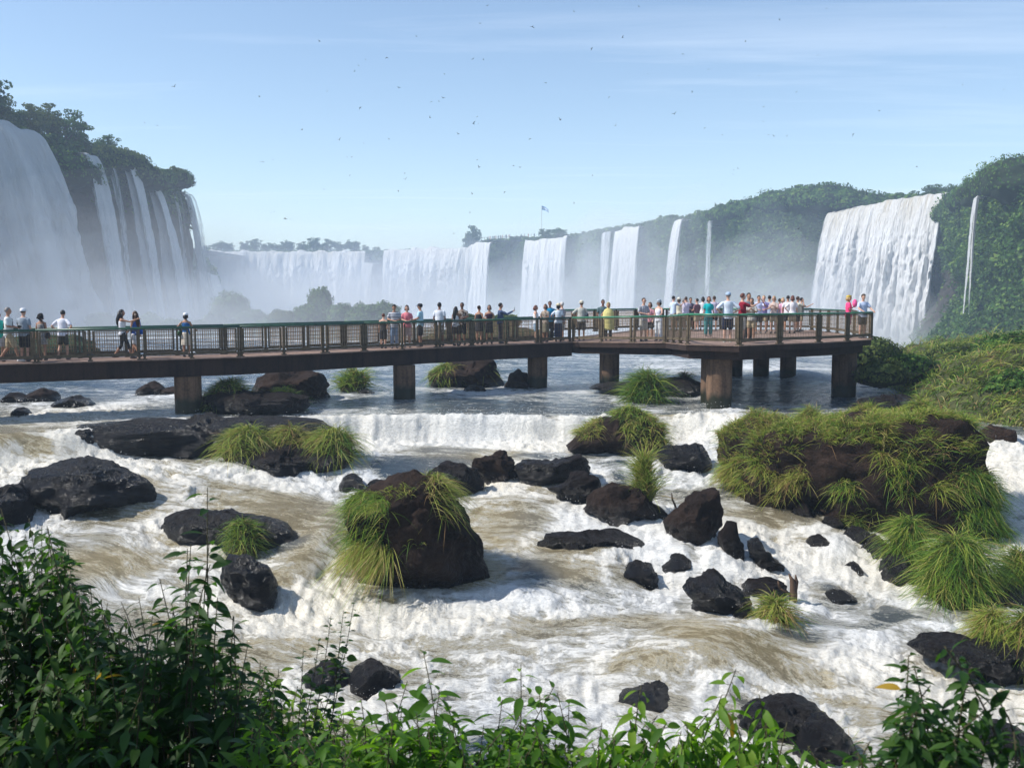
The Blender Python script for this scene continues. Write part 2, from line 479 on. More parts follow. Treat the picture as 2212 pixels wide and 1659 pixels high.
# ------------------------------------------------------------------ the rocks' outlines (picture units), used by the water too
def E(u0, u1, v0, v1, k=0.35):
    """rounded lump outline from a box, flat-ish at the bottom"""
    w, h = u1 - u0, v1 - v0
    return [(u0, v1 - h * .1), (u0 + w * .04, v1 - h * .45), (u0 + w * .16, v0 + h * .3), (u0 + w * k, v0 + h * .03), (u0 + w * (k + .2), v0),
            (u0 + w * .8, v0 + h * .25), (u0 + w * .95, v0 + h * .6), (u1, v1 - h * .12), (u0 + w * .7, v1), (u0 + w * .3, v1)]
ROCKS = [
    # key, outline, thickness m, wetness 0-1, facets, label
    ('a', [(48,1062),(75,1025),(110,997),(150,988),(192,993),(240,1020),(300,1045),(335,1070),(348,1092),(300,1100),(230,1108),(175,1114),(120,1100),(85,1082)], 3.2, .95, 7, 'big jagged black boulder in foam at the left, below the bridge'),
    ('b', [(-60,1065),(-20,1048),(30,1050),(55,1080),(70,1130),(20,1140),(-50,1130)], 2.2, .9, 6, 'black boulder at the left edge just above the dark bushes'),
    ('c', [(338,1155),(358,1124),(410,1106),(490,1106),(560,1120),(622,1140),(650,1160),(655,1182),(600,1190),(530,1188),(470,1190),(400,1182)], 2.6, .9, 6, 'wide black wet rock carrying one small round grass tuft'),
    ('d', [(478,1235),(505,1210),(545,1208),(575,1232),(590,1275),(598,1310),(560,1325),(500,1310)], 1.6, 1.0, 4, 'round black rock with water pouring beside it'),
    ('e', [(770,1080),(860,1030),(900,1008),(950,1018),(985,1065),(1002,1120),(1032,1180),(1063,1242),(1040,1268),(920,1290),(840,1280),(790,1240),(765,1180),(755,1120)], 3.6, .35, 9, 'tall pointed brown boulder with grass hanging down its left side'),
    ('f', [(930,1020),(955,1003),(1000,1001),(1028,1015),(1039,1042),(1032,1072),(985,1078),(940,1060)], 1.6, .8, 5, 'dark boulder tucked behind the tall pointed boulder'),
    ('g', E(728,792,1026,1064), 1.2, 1.0, 4, 'low wet black rock left of the tall pointed boulder'),
    ('h', [(1016,994),(1038,978),(1090,975),(1107,1000),(1107,1030),(1082,1048),(1050,1034),(1025,1012)], 1.4, .5, 6, 'angular brown rock just right of the dark boulder behind the tall one'),
    ('i', [(1106,1012),(1130,995),(1190,988),(1250,982),(1270,994),(1272,1022),(1240,1032),(1190,1050),(1150,1054),(1118,1037)], 1.8, .85, 6, 'long dark rock in a row of three above the foam'),
    ('j', [(1184,1050),(1230,1030),(1265,1021),(1290,1035),(1300,1056),(1280,1082),(1240,1087),(1203,1097),(1198,1068)], 1.6, .7, 6, 'dark wedge-shaped rock below the long dark rock'),
    ('k', [(1264,1102),(1290,1065),(1330,1046),(1375,1050),(1402,1075),(1440,1100),(1455,1114),(1430,1130),(1370,1134),(1310,1127)], 2.0, .55, 7, 'triangular dark rock with an upright yellow-green tuft on top'),
    ('l', [(1218,970),(1245,945),(1280,918),(1330,888),(1378,895),(1425,925),(1440,965),(1410,990),(1330,986),(1270,978)], 3.0, .25, 8, 'brown pointed rock with grass on both shoulders below the platform'),
    ('m', [(1418,982),(1450,958),(1500,958),(1528,983),(1532,1012),(1480,1022),(1430,1008)], 1.8, 1.0, 4, 'round wet rock half under white water left of the grassy island'),
    ('n', [(1160,1170),(1180,1148),(1240,1142),(1320,1147),(1370,1164),(1397,1185),(1392,1206),(1340,1202),(1260,1200),(1190,1194),(1165,1184)], 1.5, .85, 5, 'long flat dark slab lying in the middle of the rapids'),
    ('o', E(1344,1419,1204,1268), 1.1, 1.0, 5, 'small wet black rock below the right end of the flat slab'),
    ('p', [(1440,1130),(1470,1095),(1500,1068),(1545,1061),(1553,1100),(1558,1180),(1530,1195),(1480,1170),(1450,1152)], 1.8, .5, 7, 'upright pointed brown rock with a dead twig beside it'),
    ('q', [(1550,1150),(1570,1124),(1592,1130),(1602,1160),(1613,1228),(1590,1220),(1560,1190)], 1.0, .6, 6, 'narrow upright rock leaning on the pointed brown rock'),
    ('r', [(1619,1172),(1640,1166),(1655,1198),(1692,1218),(1690,1236),(1645,1240),(1628,1212)], 1.0, 1.0, 5, 'small ragged black rock right of the narrow upright rock'),
    ('s', [(1472,1270),(1490,1250),(1540,1240),(1572,1260),(1622,1290),(1632,1332),(1600,1346),(1550,1330),(1500,1305)], 1.8, .9, 7, 'cluster of black rocks left of the driftwood stump'),
    ('t', [(1598,1272),(1620,1252),(1660,1250),(1698,1262),(1705,1290),(1660,1300),(1610,1296)], 1.2, .8, 5, 'flat black rock under the driftwood stump'),
    ('u', E(1822,1863,1210,1240), .8, .9, 4, 'small lone rock in foam beneath the grassy island'),
    ('v', E(1706,1766,1085,1130), 1.2, .7, 6, 'rounded grey rock at the foot of the grassy island'),
    ('w', E(1762,1830,1118,1150), 1.2, 1.0, 6, 'wet rock second in the chain under the grassy island'),
    ('x', E(1815,1885,1135,1178), 1.2, 1.0, 6, 'wet rock third in the chain, above the bright green grass'),
    ('y', E(1868,1925,1155,1210), 1.2, 1.0, 6, 'wet black rock touching the left of the bright green grass'),
    ('z', E(1895,1990,1200,1262), 1.5, 1.0, 7, 'black rock below the left end of the bright green grass'),
    ('A', [(2000,1262),(2040,1250),(2120,1262),(2200,1250),(2240,1300),(2150,1312),(2080,1300),(2030,1290)], 2.2, 1.0, 7, 'low black rock under the largest bright green grass clump'),
    ('B', [(1968,1398),(2000,1376),(2060,1372),(2120,1385),(2240,1380),(2260,1480),(2190,1475),(2130,1455),(2060,1425),(1990,1412)], 2.0, .9, 6, 'black rock with yellowish grass at the right edge'),
    ('C', [(1585,1560),(1620,1525),(1660,1512),(1700,1508),(1750,1518),(1778,1550),(1775,1580),(1720,1600),(1640,1600)], 1.4, .9, 6, 'dark rounded boulder at the bottom right behind leafy branches'),
    ('D', E(1690,1870,1560,1650), 1.4, 1.0, 7, 'wet rock with dry straw below the dark rounded boulder'),
    ('F', [(1325,1508),(1350,1488),(1400,1476),(1450,1482),(1488,1502),(1470,1518),(1400,1524),(1345,1520)], 1.4, .9, 3, 'smooth low rock behind the middle bottom leaves'),
    ('H', E(655,770,1430,1490), 1.3, 1.0, 7, 'jagged wet rock behind the small round-leaved twig'),
    ('I', E(745,880,1428,1490), 1.3, 1.0, 7, 'wet rock right of the jagged one behind the bottom leaves'),
    ('J', E(2110,2230,1560,1640), 1.2, 1.0, 7, 'foam-covered black rock in the bottom right corner'),
    ('K', [(142,935),(180,918),(300,908),(460,905),(600,900),(690,906),(735,930),(768,962),(745,988),(600,988),(420,986),(250,985),(170,968),(150,955)], 3.0, .95, 5, 'long dark flat ledge under the leftmost bridge pillar'),
    ('M', [(490,985),(520,972),(580,963),(640,965),(700,975),(752,985),(756,1010),(700,1022),(600,1022),(520,1008),(494,1000)], 2.0, .6, 7, 'brown rock beneath the wide mop of grass on the ledge'),
    ('N', E(0,62,848,872), 1.4, .7, 5, 'low dark rock at the left edge beyond the foam'),
    ('O', E(56,124,838,870), 1.6, .5, 6, 'brownish rock beside the low dark rock on the far left'),
    ('Q', E(112,205,856,884), 1.6, .9, 6, 'ragged black rock with foam, left of the first pillar'),
    ('S', E(28,66,880,900), .9, .9, 4, 'tiny black rock alone in foam on the left'),
    ('T', E(295,360,827,856), 1.6, .5, 4, 'smooth brown rock left of the first pillar'),
    ('U', E(338,412,835,856), 1.4, .5, 4, 'smooth brown rock partly behind the first pillar'),
    ('V', [(540,850),(545,820),(580,808),(640,803),(690,806),(706,835),(700,850),(640,858),(580,870)], 4.0, .5, 7, 'brown rock with dry grass between the first two pillars'),
    ('W', [(430,893),(434,860),(470,845),(560,850),(660,855),(668,880),(640,895),(540,898),(460,900)], 3.0, .7, 6, 'dark bank under the green bushes right of the first pillar'),
    ('X', E(670,716,844,862), 1.0, .5, 5, 'small brown rock beside the round green bush'),
    ('Y', E(770,812,842,852), 1.0, .6, 4, 'flat brown stone at the foot of the tall reeds'),
    ('Z', [(928,832),(930,805),(960,785),(1020,777),(1068,778),(1080,805),(1086,836),(1000,840)], 4.5, .4, 7, 'flat-topped dark island rock with grass on its left side'),
    ('AA', [(1086,838),(1100,812),(1122,796),(1138,806),(1150,838),(1120,842)], 2.0, .2, 6, 'smooth brown pointed rock touching the third pillar'),
    ('AB', [(1270,838),(1300,828),(1400,830),(1480,815),(1510,830),(1520,848),(1440,858),(1330,850)], 4.0, .7, 6, 'low dark rock shelf behind the reeds under the platform'),
    ('AC', [(1845,884),(1860,862),(1910,853),(1970,858),(2000,876),(1990,898),(1930,902),(1870,894)], 2.0, .8, 5, 'dark slab at the foot of the rightmost pillar'),
    ('AD', [(2110,945),(2120,925),(2150,920),(2180,925),(2184,950),(2160,968),(2130,962)], 1.6, .4, 6, 'dark brown rock at the head of the right side stream'),
    ('AF', E(1548,1628,1292,1345), 1.2, 1.0, 6, 'wet black rock joining the black cluster to the spiky half-dry tuft'),
    ('AG', E(1490,1560,1288,1330), 1.0, 1.0, 6, 'low wet rock at the lower left of the black cluster'),
    ('AH', E(1420,1510,1198,1240), 1.0, 1.0, 5, 'low dark rock under thin water right of the flat slab'),
    ('AI', E(1738,1800,1160,1192), .9, 1.0, 5, 'rock awash in foam in front of the chain under the island'),
    ('AJ', E(1780,1850,1272,1300), .9, 1.0, 6, 'rock awash in foam right of the driftwood stump'),
    ('AK', E(2075,2150,1290,1322), 1.0, 1.0, 6, 'small wet black rock at the foam below the largest grass clump'),
    ('AL', E(790,850,1032,1060), .9, 1.0, 5, 'small wet rock between the low black rock and the tall boulder'),
    ('AM', E(1085,1120,1002,1040), .9, .8, 5, 'small dark rock wedged between the angular brown rock and the long dark rock'),
    ('AN', E(590,660,985,1026), 1.1, .9, 6, 'wet rock poking out under the wide grass mop'),
    ('AO', E(1985,2050,1225,1268), 1.1, 1.0, 6, 'black rock in shade between the two bright green grass clumps'),
    ('AP', E(1930,1990,1180,1222), 1.0, 1.0, 6, 'black rock at the foot of the upper bright green clump'),
    ('AQ', E(150,215,925,965), 1.2, 1.0, 6, 'black lump at the left end of the long ledge'),
    ('AE', E(1000,1052,832,848), .8, .9, 4, 'tiny dark stone in front of the flat-topped island rock'),
]
# the big grassy island at the right
ISLAND = [(1540,985),(1558,945),(1600,928),(1680,906),(1750,914),(1850,892),(1930,902),(2000,884),(2060,908),(2104,960),(2122,1040),(2135,1090),(2165,1150),(2140,1175),(2060,1178),(1980,1170),(1900,1150),(1800,1128),(1720,1112),(1640,1118),(1572,1116),(1566,1080),(1545,1050)]

ROCKG = {}
for (k, ol, th, wet, fa, lab) in ROCKS + [('island', ISLAND, 3.6, .3, 10, '')]:
    us = [p[0] for p in ol]; vs = [p[1] for p in ol]
    um = (min(us) + max(us)) / 2; vb = max(vs)
    g = G(um, vb)
    wd = (max(us) - min(us)) / FPX * g.y
    ROCKG[k] = (g.x, g.y + th * 0.3, wd / 2, th / 2)
# ------------------------------------------------------------------ river surface
def m_water():
    t = NT('river_water')
    foam = t.attr('foam'); tan = t.attr('tan'); fx = t.attr('flow', True)
    # 'flow' holds warped coordinates in metres: x along the current, y across it
    a = t.noise(t.mapv(fx, (0.6, 1.7, 1.0)), 2.1, 10, 0.72, 0.4)
    b = t.noise(t.mapv(fx, (1.6, 3.4, 1.0)), 6.0, 8, 0.8, 0.4)
    c = t.noise(t.mapv(fx, (0.28, 2.2, 1.0)), 1.2, 7, 0.65, 0.2)
    n = t.math('ADD', t.math('MULTIPLY', a, 0.38), t.math('ADD', t.math('MULTIPLY', b, 0.40), t.math('MULTIPLY', c, 0.26)))
    v = t.math('SUBTRACT', 1.0, t.math('MULTIPLY', t.math('ABSOLUTE', t.math('SUBTRACT', t.noise(t.mapv(fx, (0.5, 1.6, 1.0)), 1.9, 9, 0.66, 0.8), 0.5)), 7.0))
    m = t.math('ADD', foam, t.math('MULTIPLY', t.math('SUBTRACT', n, 0.52), 5.6))
    m = t.math('ADD', m, t.math('MULTIPLY', t.math('MAXIMUM', v, -0.9), 0.38))
    deep = t.mix(tan, (0.012, 0.045, 0.085), (0.25, 0.195, 0.095))  # blue end carries the sky's reflection as colour; brown end is silty water
    milky = t.mix(tan, (0.36, 0.37, 0.35), (0.48, 0.41, 0.26))
    f1 = t.mr(m, 0.10, 0.46, smooth=True); f2 = t.mr(m, 0.40, 0.88, smooth=True)
    col = t.mix(f2, t.mix(f1, deep, milky), t.mix(tan, (0.76, 0.77, 0.77), (0.77, 0.735, 0.65)))
    fl = t.noise(t.mapv(fx, (1.0, 1.8, 1.0)), 15, 5, 0.85)          # flecks in the foam
    col = t.mix(t.math('MULTIPLY', t.mr(fl, 0.55, 0.42), t.math('MULTIPLY', f2, 0.55)), col, t.mix(tan, (0.36, 0.38, 0.40), (0.46, 0.40, 0.28)))
    rough = t.mr(f2, 0, 1, 0.12, 0.7)
    h1 = t.noise(t.mapv(fx, (1.0, 3.0, 1.0)), 2.2, 6, 0.6, 0.4)
    h = t.math('ADD', t.math('MULTIPLY', h1, 0.55), t.math('MULTIPLY', m, 0.16))
    h = t.math('ADD', h, t.math('MULTIPLY', t.math('MULTIPLY', t.noise(fx, 9, 5, 0.75), f2), 0.34))
    nr = t.bump(h, 0.8, 0.15)
    p = t.bsdf(col, rough, 0.5, 0, nr, IOR=1.33)
    return t.done(p)
M_WATER = m_water()

def river():
    # rows closer together round the ledge
    ys = [8.0]
    while ys[-1] < 118:
        y = ys[-1]
        f = 0.0052
        if 27 < y < 36: f = 0.0036
        if y > 40: f = 0.0075
        ys.append(y * (1 + f))
    ys = np.array(ys); aa = np.linspace(-0.66, 0.72, 860)
    Y, A = np.meshgrid(ys, aa, indexing='ij'); X = Y * A
    ca, sa = math.cos(R(-18)), math.sin(R(-18))
    U = X * ca + Y * sa; W = -X * sa + Y * ca
    wx = fbm2(X * 0.22, Y * 0.22, 3); wy = fbm2(X * 0.22 + 40, Y * 0.22 + 11, 3)
    U2 = U + wx * 1.0; W2 = W + wy * 0.7
    e = yl(X) + 0.18 * pn2(X * 0.9, Y * 0 + 3.3) - Y
    up = sstep(0.3, -0.6, e)                      # 1 in the upper basin
    fall = sstep(-0.25, 0.15, e) * sstep(wdrop(X) + 1.0, wdrop(X) * 0.7, e)
    big = fbm2(U2 * 0.12, W2 * 0.30, 3)
    foam = np.where(up > 0.5, -0.04 + 0.34 * big, 0.25 + 0.62 * big)
    foam = foam * (1 - fall) + fall * 0.50
    foam += 0.5 * np.exp(-((e - wdrop(X) - 0.8) / 1.3) ** 2) * (X > -5.5) * (X < 9) + 0.2 * np.exp(-((e - wdrop(X) - 0.6) / 0.8) ** 2)
    tan = np.where(up > 0.5, 0.25 * sstep(45, 35, Y) + 0.55 * sstep(-10, -16, X) * sstep(40, 32, Y), 0.66 + 0.6 * fbm2(X * 0.15 + 5, Y * 0.15, 2))
    Z = L(X, Y)
    sm = np.ones_like(X)                          # calmness of the surface
    for (px, py, rx, ry, dz, df, tn) in PATCH:
        q = ((X - px) / rx) ** 2 + ((Y - py) / ry) ** 2
        g = np.exp(-q * q * 0.6)
        Z = Z + dz * np.exp(-q)
        foam = foam + df * g
        if tn or df < 0: tan = tan * (1 - g * 0.8) + tn * g * 0.8
        if df < -0.2: sm = sm * (1 - 0.65 * g)
    # white collars and wakes round the rocks
    for k, (rx_, ry_, hw, th) in ROCKG.items():
        if ry_ > 60: continue
        dx = (X - rx_) / (hw + 0.35); dy = (Y - ry_) / (th + 0.5)
        r = np.sqrt(dx * dx + dy * dy)
        amt = 0.45 if ry_ < 34.5 else 0.25
        foam = foam + amt * np.exp(-((r - 1.05) / 0.22) ** 2)
        dxw = (X - rx_ - hw * 1.3) / (hw * 1.0 + .3); dyw = (Y - ry_ + th * 0.8) / (th + .3)
        foam = foam + 0.14 * np.exp(-dxw ** 2 - dyw ** 2)
    T = np.clip(foam, 0, 1)
    # waves: sharp crested, long across the current
    r1 = 1 - np.abs(fbm2(U2 * 0.42, W2 * 1.25, 3)) * 1.5
    r2 = 1 - np.abs(fbm2(U2 * 1.3 + 31, W2 * 3.2, 3)) * 1.5
    r3 = fbm2(X * 4.2, Y * 4.2, 3, 0.6)
    amp = (0.03 + 0.085 * sstep(0.2, 0.85, T)) * sm * (1 - 0.45 * up)
    Z = Z + amp * (r1 * 1.0 + r2 * 0.55 - 0.9) + r3 * (0.008 + 0.034 * sstep(0.35, 0.9, T) * sm)
    r4 = 1 - np.abs(fbm2(X * 1.5 + wx, Y * 1.9 + wy, 2)) * 2
    Z = Z + (r4 - .5) * (0.012 + 0.075 * sstep(0.3, 0.85, T)) * (0.35 + 0.65 * sm)
    foam = foam + 0.26 * (r1 - 0.55) * sm + 0.20 * (r4 - .55)
    # the far lip of the basin drops into the canyon
    lip = np.interp(X, [-80, -30, -5, 5, 60], [106, 100, 88, 80, 74]) + 3 * pn2(X * 0.12, X * 0)
    Z = Z - 34 * sstep(0, 10, Y - lip)
    foam = foam + sstep(-4, 0, Y - lip) * 0.8
    n, m = X.shape
    idx = np.arange(n * m).reshape(n, m)
    F = np.stack([idx[:-1, :-1], idx[:-1, 1:], idx[1:, 1:], idx[1:, :-1]], -1).reshape(-1, 4)
    V = np.stack([X, Y, Z], -1).reshape(-1, 3)
    flow = np.stack([U2 + 0, W2, Z * 1.5], -1).reshape(-1, 3)
    me = mesh_np('river', V, F, M_WATER, True, {
        'foam': ('POINT', 'FLOAT', np.clip(foam, -0.6, 1.3)), 'tan': ('POINT', 'FLOAT', np.clip(tan, 0, 1)),
        'flow': ('POINT', 'FLOAT_VECTOR', flow)})
    o = link('river', me); tag(o, 'white and tan river rapids foaming down over rock ledges below the bridge', kind='structure')
    return X, Y, Z, foam
RX, RY, RZ, RF = river()

# far water at the canyon bottom, and the river bed that carries the sheet down to the near bank
def flat(name, x0, x1, y0, y1, z, mat, lab):
    mb = MB(); mb.add([(x0, y0, z), (x1, y0, z), (x1, y1, z), (x0, y1, z)], [(0, 1, 2, 3)])
    o = mb.build(name, mat); tag(o, lab, kind='structure'); return o
M_CANYON = m_plain('canyon_pool', (0.45, 0.5, 0.5), 0.5, 0.2, 0.05)
flat('ground', -1400, 1400, -60, 1400, -38.5, m_plain('canyon_ground', (0.08, 0.075, 0.06), 0.9, 0.3, 0.02), 'dark canyon floor hidden under mist')
flat('canyon_water', -150, 130, 100, 640, -36.5, M_CANYON, 'pale churned water at the bottom of the canyon')
# river bed: closes the fan-shaped sheet at its sides and under the near bank
def bed():
    xs = np.linspace(-95, 100, 150); ys = np.linspace(4, 118, 90)
    Y, X = np.meshgrid(ys, xs, indexing='ij')
    Z = L(X, Y) - 0.45 - 0.8 * np.abs(fbm2(X * .3, Y * .3, 3))
    inside = (np.abs(X / Y - 0.03) < 0.64)
    Z = np.where(inside, Z - 0.3, Z + 0.6)
    lip = np.interp(X, [-80, -30, -5, 5, 60], [105, 99, 87, 79, 73]) + 3 * pn2(X * 0.12, X * 0)
    Z = Z - 34 * sstep(0, 9, Y - lip + 1.5)
    n, m = X.shape; idx = np.arange(n * m).reshape(n, m)
    F = np.stack([idx[:-1, :-1], idx[:-1, 1:], idx[1:, 1:], idx[1:, :-1]], -1).reshape(-1, 4)
    me = mesh_np('river_bed', np.stack([X, Y, Z], -1).reshape(-1, 3), F, M_BED, True, {'wet': ('POINT', 'FLOAT', np.full(X.size, .6))})
    tag(link('river_bed', me), 'dark basalt river bed beneath the rapids', kind='structure')
M_ROCK = m_rock('basalt'); M_ROCKB = m_rock('brown_basalt', dry=(0.038, 0.024, 0.018), dark=(0.005, 0.004, 0.004))
M_BED = M_ROCK
bed()

# flying drops over the steps and round the rocks
def spray():
    rng = np.random.default_rng(11)
    pts = []
    for k in range(3600):                      # along the ledge fall
        x = rng.uniform(-5.0, 8.5); e = rng.normal(0.55, 0.28)
        y = float(yl(x)) - e
        pts.append((x, y, float(L(x, y)) + abs(rng.normal(0, 0.20)) + 0.03))
    for k, (rx_, ry_, hw, th) in ROCKG.items():
        if ry_ > 45 or k == 'island': continue
        for j in range(int(25 + 22 * hw)):
            a = rng.uniform(0, 2 * math.pi); q = rng.uniform(1.0, 1.25)
            x = rx_ + math.cos(a) * hw * q; y = ry_ + math.sin(a) * th * q
            pts.append((x, y, float(L(x, y)) + abs(rng.normal(0, 0.08)) + 0.02))
    X, Y, Z, F = RX.ravel(), RY.ravel(), RZ.ravel(), RF.ravel()
    ok = np.nonzero((F > 0.75) & (Y < 36) & (Y > 12))[0]
    c = rng.choice(ok, 9000)
    P0 = np.stack([X[c], Y[c], Z[c] + np.abs(rng.normal(0, 0.10, len(c))) + 0.02], -1)
    P_ = np.concatenate([np.array(pts), P0])
    T4 = np.array([(1, 1, 1), (-1, -1, 1), (-1, 1, -1), (1, -1, -1)]) * 0.6
    s = rng.uniform(0.004, 0.013, len(P_)) * np.clip(P_[:, 1] / 26, 0.5, 1.3)
    V = (P_[:, None, :] + T4[None] * s[:, None, None]).reshape(-1, 3)
    F4 = np.array([(0, 1, 2), (0, 3, 1), (0, 2, 3), (1, 3, 2)])
    F = (np.arange(len(P_))[:, None, None] * 4 + F4[None]).reshape(-1, 3)
    me = mesh_np('spray', V, F, m_plain('spray_white', (0.85, 0.86, 0.87), 0.4, 0.02), False)
    tag(link('spray', me), 'white water drops flying over the rapids', kind='stuff')
spray()
# ------------------------------------------------------------------ cliffs, forest, falls
M_CLIFF = m_rock('cliff_rock', dry=(0.05, 0.042, 0.034), dark=(0.02, 0.019, 0.017))
def m_cliffveg():
    t = NT('cliff_growth'); c = t.coord()
    g = t.attr('veg')
    n = t.noise(c, 0.5, 7, 0.7)
    col = t.ramp(t.noise(c, 1.6, 6, 0.7), [(0.3, (0.012, 0.026, 0.008)), (0.55, (0.035, 0.07, 0.018)), (0.75, (0.08, 0.12, 0.03))])
    rk = t.ramp(n, [(0.3, (0.02, 0.018, 0.016)), (0.7, (0.07, 0.058, 0.045))])
    m = t.mr(t.math('ADD', g, t.math('MULTIPLY', t.math('SUBTRACT', n, 0.5), 0.8)), 0.4, 0.6)
    return t.done(t.bsdf(t.mix(m, rk, col), 0.85, 0.2, 0, t.bump(t.noise(c, 1.2, 8, 0.75), 1.0, 0.6)))
M_CV = m_cliffveg()
M_FOR = m_leaf('forest_leaves', (0.014, 0.040, 0.010), (0.055, 0.130, 0.022), (0.17, 0.25, 0.05), 0.7, 0.3, (0.08, 0.15, 0.02), 0.15)
M_FORY = m_leaf('pale_leaves', (0.03, 0.055, 0.015), (0.085, 0.125, 0.03), (0.19, 0.21, 0.06), 0.7, 0.3, (0.15, 0.2, 0.03), 0.15)
M_BARK = m_plain('bark', (0.07, 0.055, 0.045), 0.9, 0.3, 8)

def path_resample(pts, step):
    P_ = np.array(pts, float); s = np.concatenate([[0], np.cumsum(np.linalg.norm(np.diff(P_[:, :2], axis=0), axis=1))])
    n = max(int(s[-1] / step), 2); q = np.linspace(0, s[-1], n)
    return q, np.stack([np.interp(q, s, P_[:, i]) for i in range(P_.shape[1])], 1)

def cliff(name, pts, label, zb=-38, step=1.2, lobes=2.2, veg=lambda w, s: 1.0, talus=0, back=160, leaf_n=0, leafs=0.5, leafmat=None, rows=60, flip=1):
    """pts: (x, y, ztop). Face goes down to zb; the plateau runs back behind it."""
    q, pp = path_resample(pts, step)
    # smooth the path
    k = np.hanning(9); k /= k.sum()
    for i in (0, 1, 2): pp[4:-4, i] = np.convolve(pp[:, i], k, 'same')[4:-4]
    t = np.gradient(pp[:, :2], axis=0); t /= np.linalg.norm(t, axis=1)[:, None]
    nrm = np.stack([t[:, 1], -t[:, 0]], 1) * flip           # outward, towards the canyon
    w = np.concatenate([np.linspace(-1.0, 0, 10)[:-1], np.linspace(0, 1, rows)])   # <0: on the plateau
    S, W = np.meshgrid(q, w, indexing='ij')
    top = pp[:, 2][:, None]
    H = top - zb
    wf = np.clip(W, 0, 1)
    Z = top - H * wf + np.zeros_like(S)
    bk = np.clip(-W, 0, 1)
    edge = sstep(0.0, 0.09, wf)
    off = (edge - 1) * 3.0 - bk ** 2 * back
    off = off + talus * np.clip((wf - 0.35) / 0.65, 0, 1) ** 1.3
    Zs = S * 0.0 + Z
    bil = np.abs(fbm3(S * 0.06, Zs * 0.06, S * 0 + len(name), 4, 0.55))
    fine = fbm3(S * 0.35, Zs * 0.30, S * 0 + 3, 3)
    off = off + (bil * lobes * 3.0 + fine * 0.6) * np.where(W < 0, 0.3, 1)
    X = pp[:, 0][:, None] + nrm[:, 0][:, None] * off
    Y = pp[:, 1][:, None] + nrm[:, 1][:, None] * off
    Z = Z + np.where(W < 0.02, 1.2 * fbm2(S * 0.12, bk * 20, 3) + 1.0 * bk, 0) + fine * 0.5
    V_ = veg(wf, S) + 0 * S
    n, m = S.shape; idx = np.arange(n * m).reshape(n, m)
    F = np.stack([idx[:-1, :-1], idx[:-1, 1:], idx[1:, 1:], idx[1:, :-1]], -1).reshape(-1, 4)
    if flip > 0: F = F[:, ::-1]
    V = np.stack([X, Y, Z], -1).reshape(-1, 3)
    me = mesh_np(name, V, F, M_CV, True, {'veg': ('POINT', 'FLOAT', V_.ravel())})
    o = link(name, me); tag(o, label, kind='structure')
    if leaf_n:
        fv = V_.ravel()[F[:, 0]] * (S.ravel()[F[:, 0]] * 0 + 1)
        wv = W.ravel()[F[:, 0]]
        a, b, c, d = (V[F[:, i]] for i in range(4))
        ar = np.linalg.norm(np.cross(c - a, d - b), axis=1) * 0.5 * np.clip(fv, 0, 1) * (wv > -0.12)
        # nothing where the camera can never see it
        pr = ar / ar.sum(); rng = np.random.default_rng(len(name) * 7)
        f = rng.choice(len(F), leaf_n, p=pr)
        u1, v1 = rng.random(leaf_n)[:, None], rng.random(leaf_n)[:, None]
        p = (a[f] * (1 - u1) + b[f] * u1) * (1 - v1) + (d[f] * (1 - u1) + c[f] * u1) * v1
        on = nrm[(F[f, 0] // m)]
        N = np.stack([on[:, 0], on[:, 1], np.full(leaf_n, 0.7)], 1); N /= np.linalg.norm(N, axis=1)[:, None]
        cl = fbm3(p[:, 0] * .22, p[:, 1] * .22, p[:, 2] * .22, 3)
        p = p + N * (rng.random(leaf_n) * 1.1 * (0.5 + np.clip(cl + 0.3, 0, 1)))[:, None]
        leaf_quads(name + '_foliage', p, N, leafs, leafmat or M_FOR, np.clip(0.42 + 0.5 * cl + 0.28 * rng.normal(size=leaf_n), 0, 1),
                   tall=1.5, label='leafy growth covering the ' + label, kind='stuff')
    return o

def leaf_quads(name, p, N, size, mat, tint, tall=1.0, label=None, parent=None, kind=None, jit=0.8, seed=1):
    n = len(p); rng = np.random.default_rng(seed)
    d = N + rng.normal(size=(n, 3)) * jit; d /= np.linalg.norm(d, axis=1)[:, None]
    r = rng.normal(size=(n, 3)); r[:, 2] *= 1.6
    a = np.cross(d, r); a /= np.linalg.norm(a, axis=1)[:, None]; b = np.cross(d, a)
    s = (size * rng.uniform(0.55, 1.45, n))[:, None]
    # pointed, slightly folded leaf clumps: 2 tris
    V = np.stack([p - a * s * .5 * tall, p + b * s * .38 + d * s * .12, p + a * s * .5 * tall, p - b * s * .38 + d * s * .12], 1).reshape(-1, 3)
    F = np.arange(n * 4).reshape(n, 4)
    me = mesh_np(name, V, F, mat, False, {'tint': ('FACE', 'FLOAT', tint)})
    o = link(name, me, parent)
    if kind: o['kind'] = kind
    if label and not parent: o['label'] = label
    return o

# left cliff: runs straight away from us and faces right, in its own shade
cliff('left_cliff', [(-130, 62, 25), (-100, 98, 25), (-84, 128, 25), (-75, 150, 25), (-71, 172, 25), (-69, 196, 24.5), (-68.5, 214, 23.5), (-76, 224, 23), (-110, 236, 23), (-190, 250, 23)],
      'dark shaded basalt cliff at the left behind the falling water', flip=1, lobes=0.55, step=1.0, rows=70, back=120,
      veg=lambda w, s: sstep(0.16, 0.05, w) * 1.0 + 0.0, leaf_n=16000, leafs=0.75)
cliff('left_far_cliff', [(-150, 330, 14), (-108, 338, 15), (-104, 346, 13), (-112, 380, 10), (-160, 430, 10)],
      'small dark headland beyond the end of the left cliff', flip=1, lobes=0.5, rows=40, back=60, leaf_n=2500, leafs=1.0,
      veg=lambda w, s: sstep(0.4, 0.1, w))
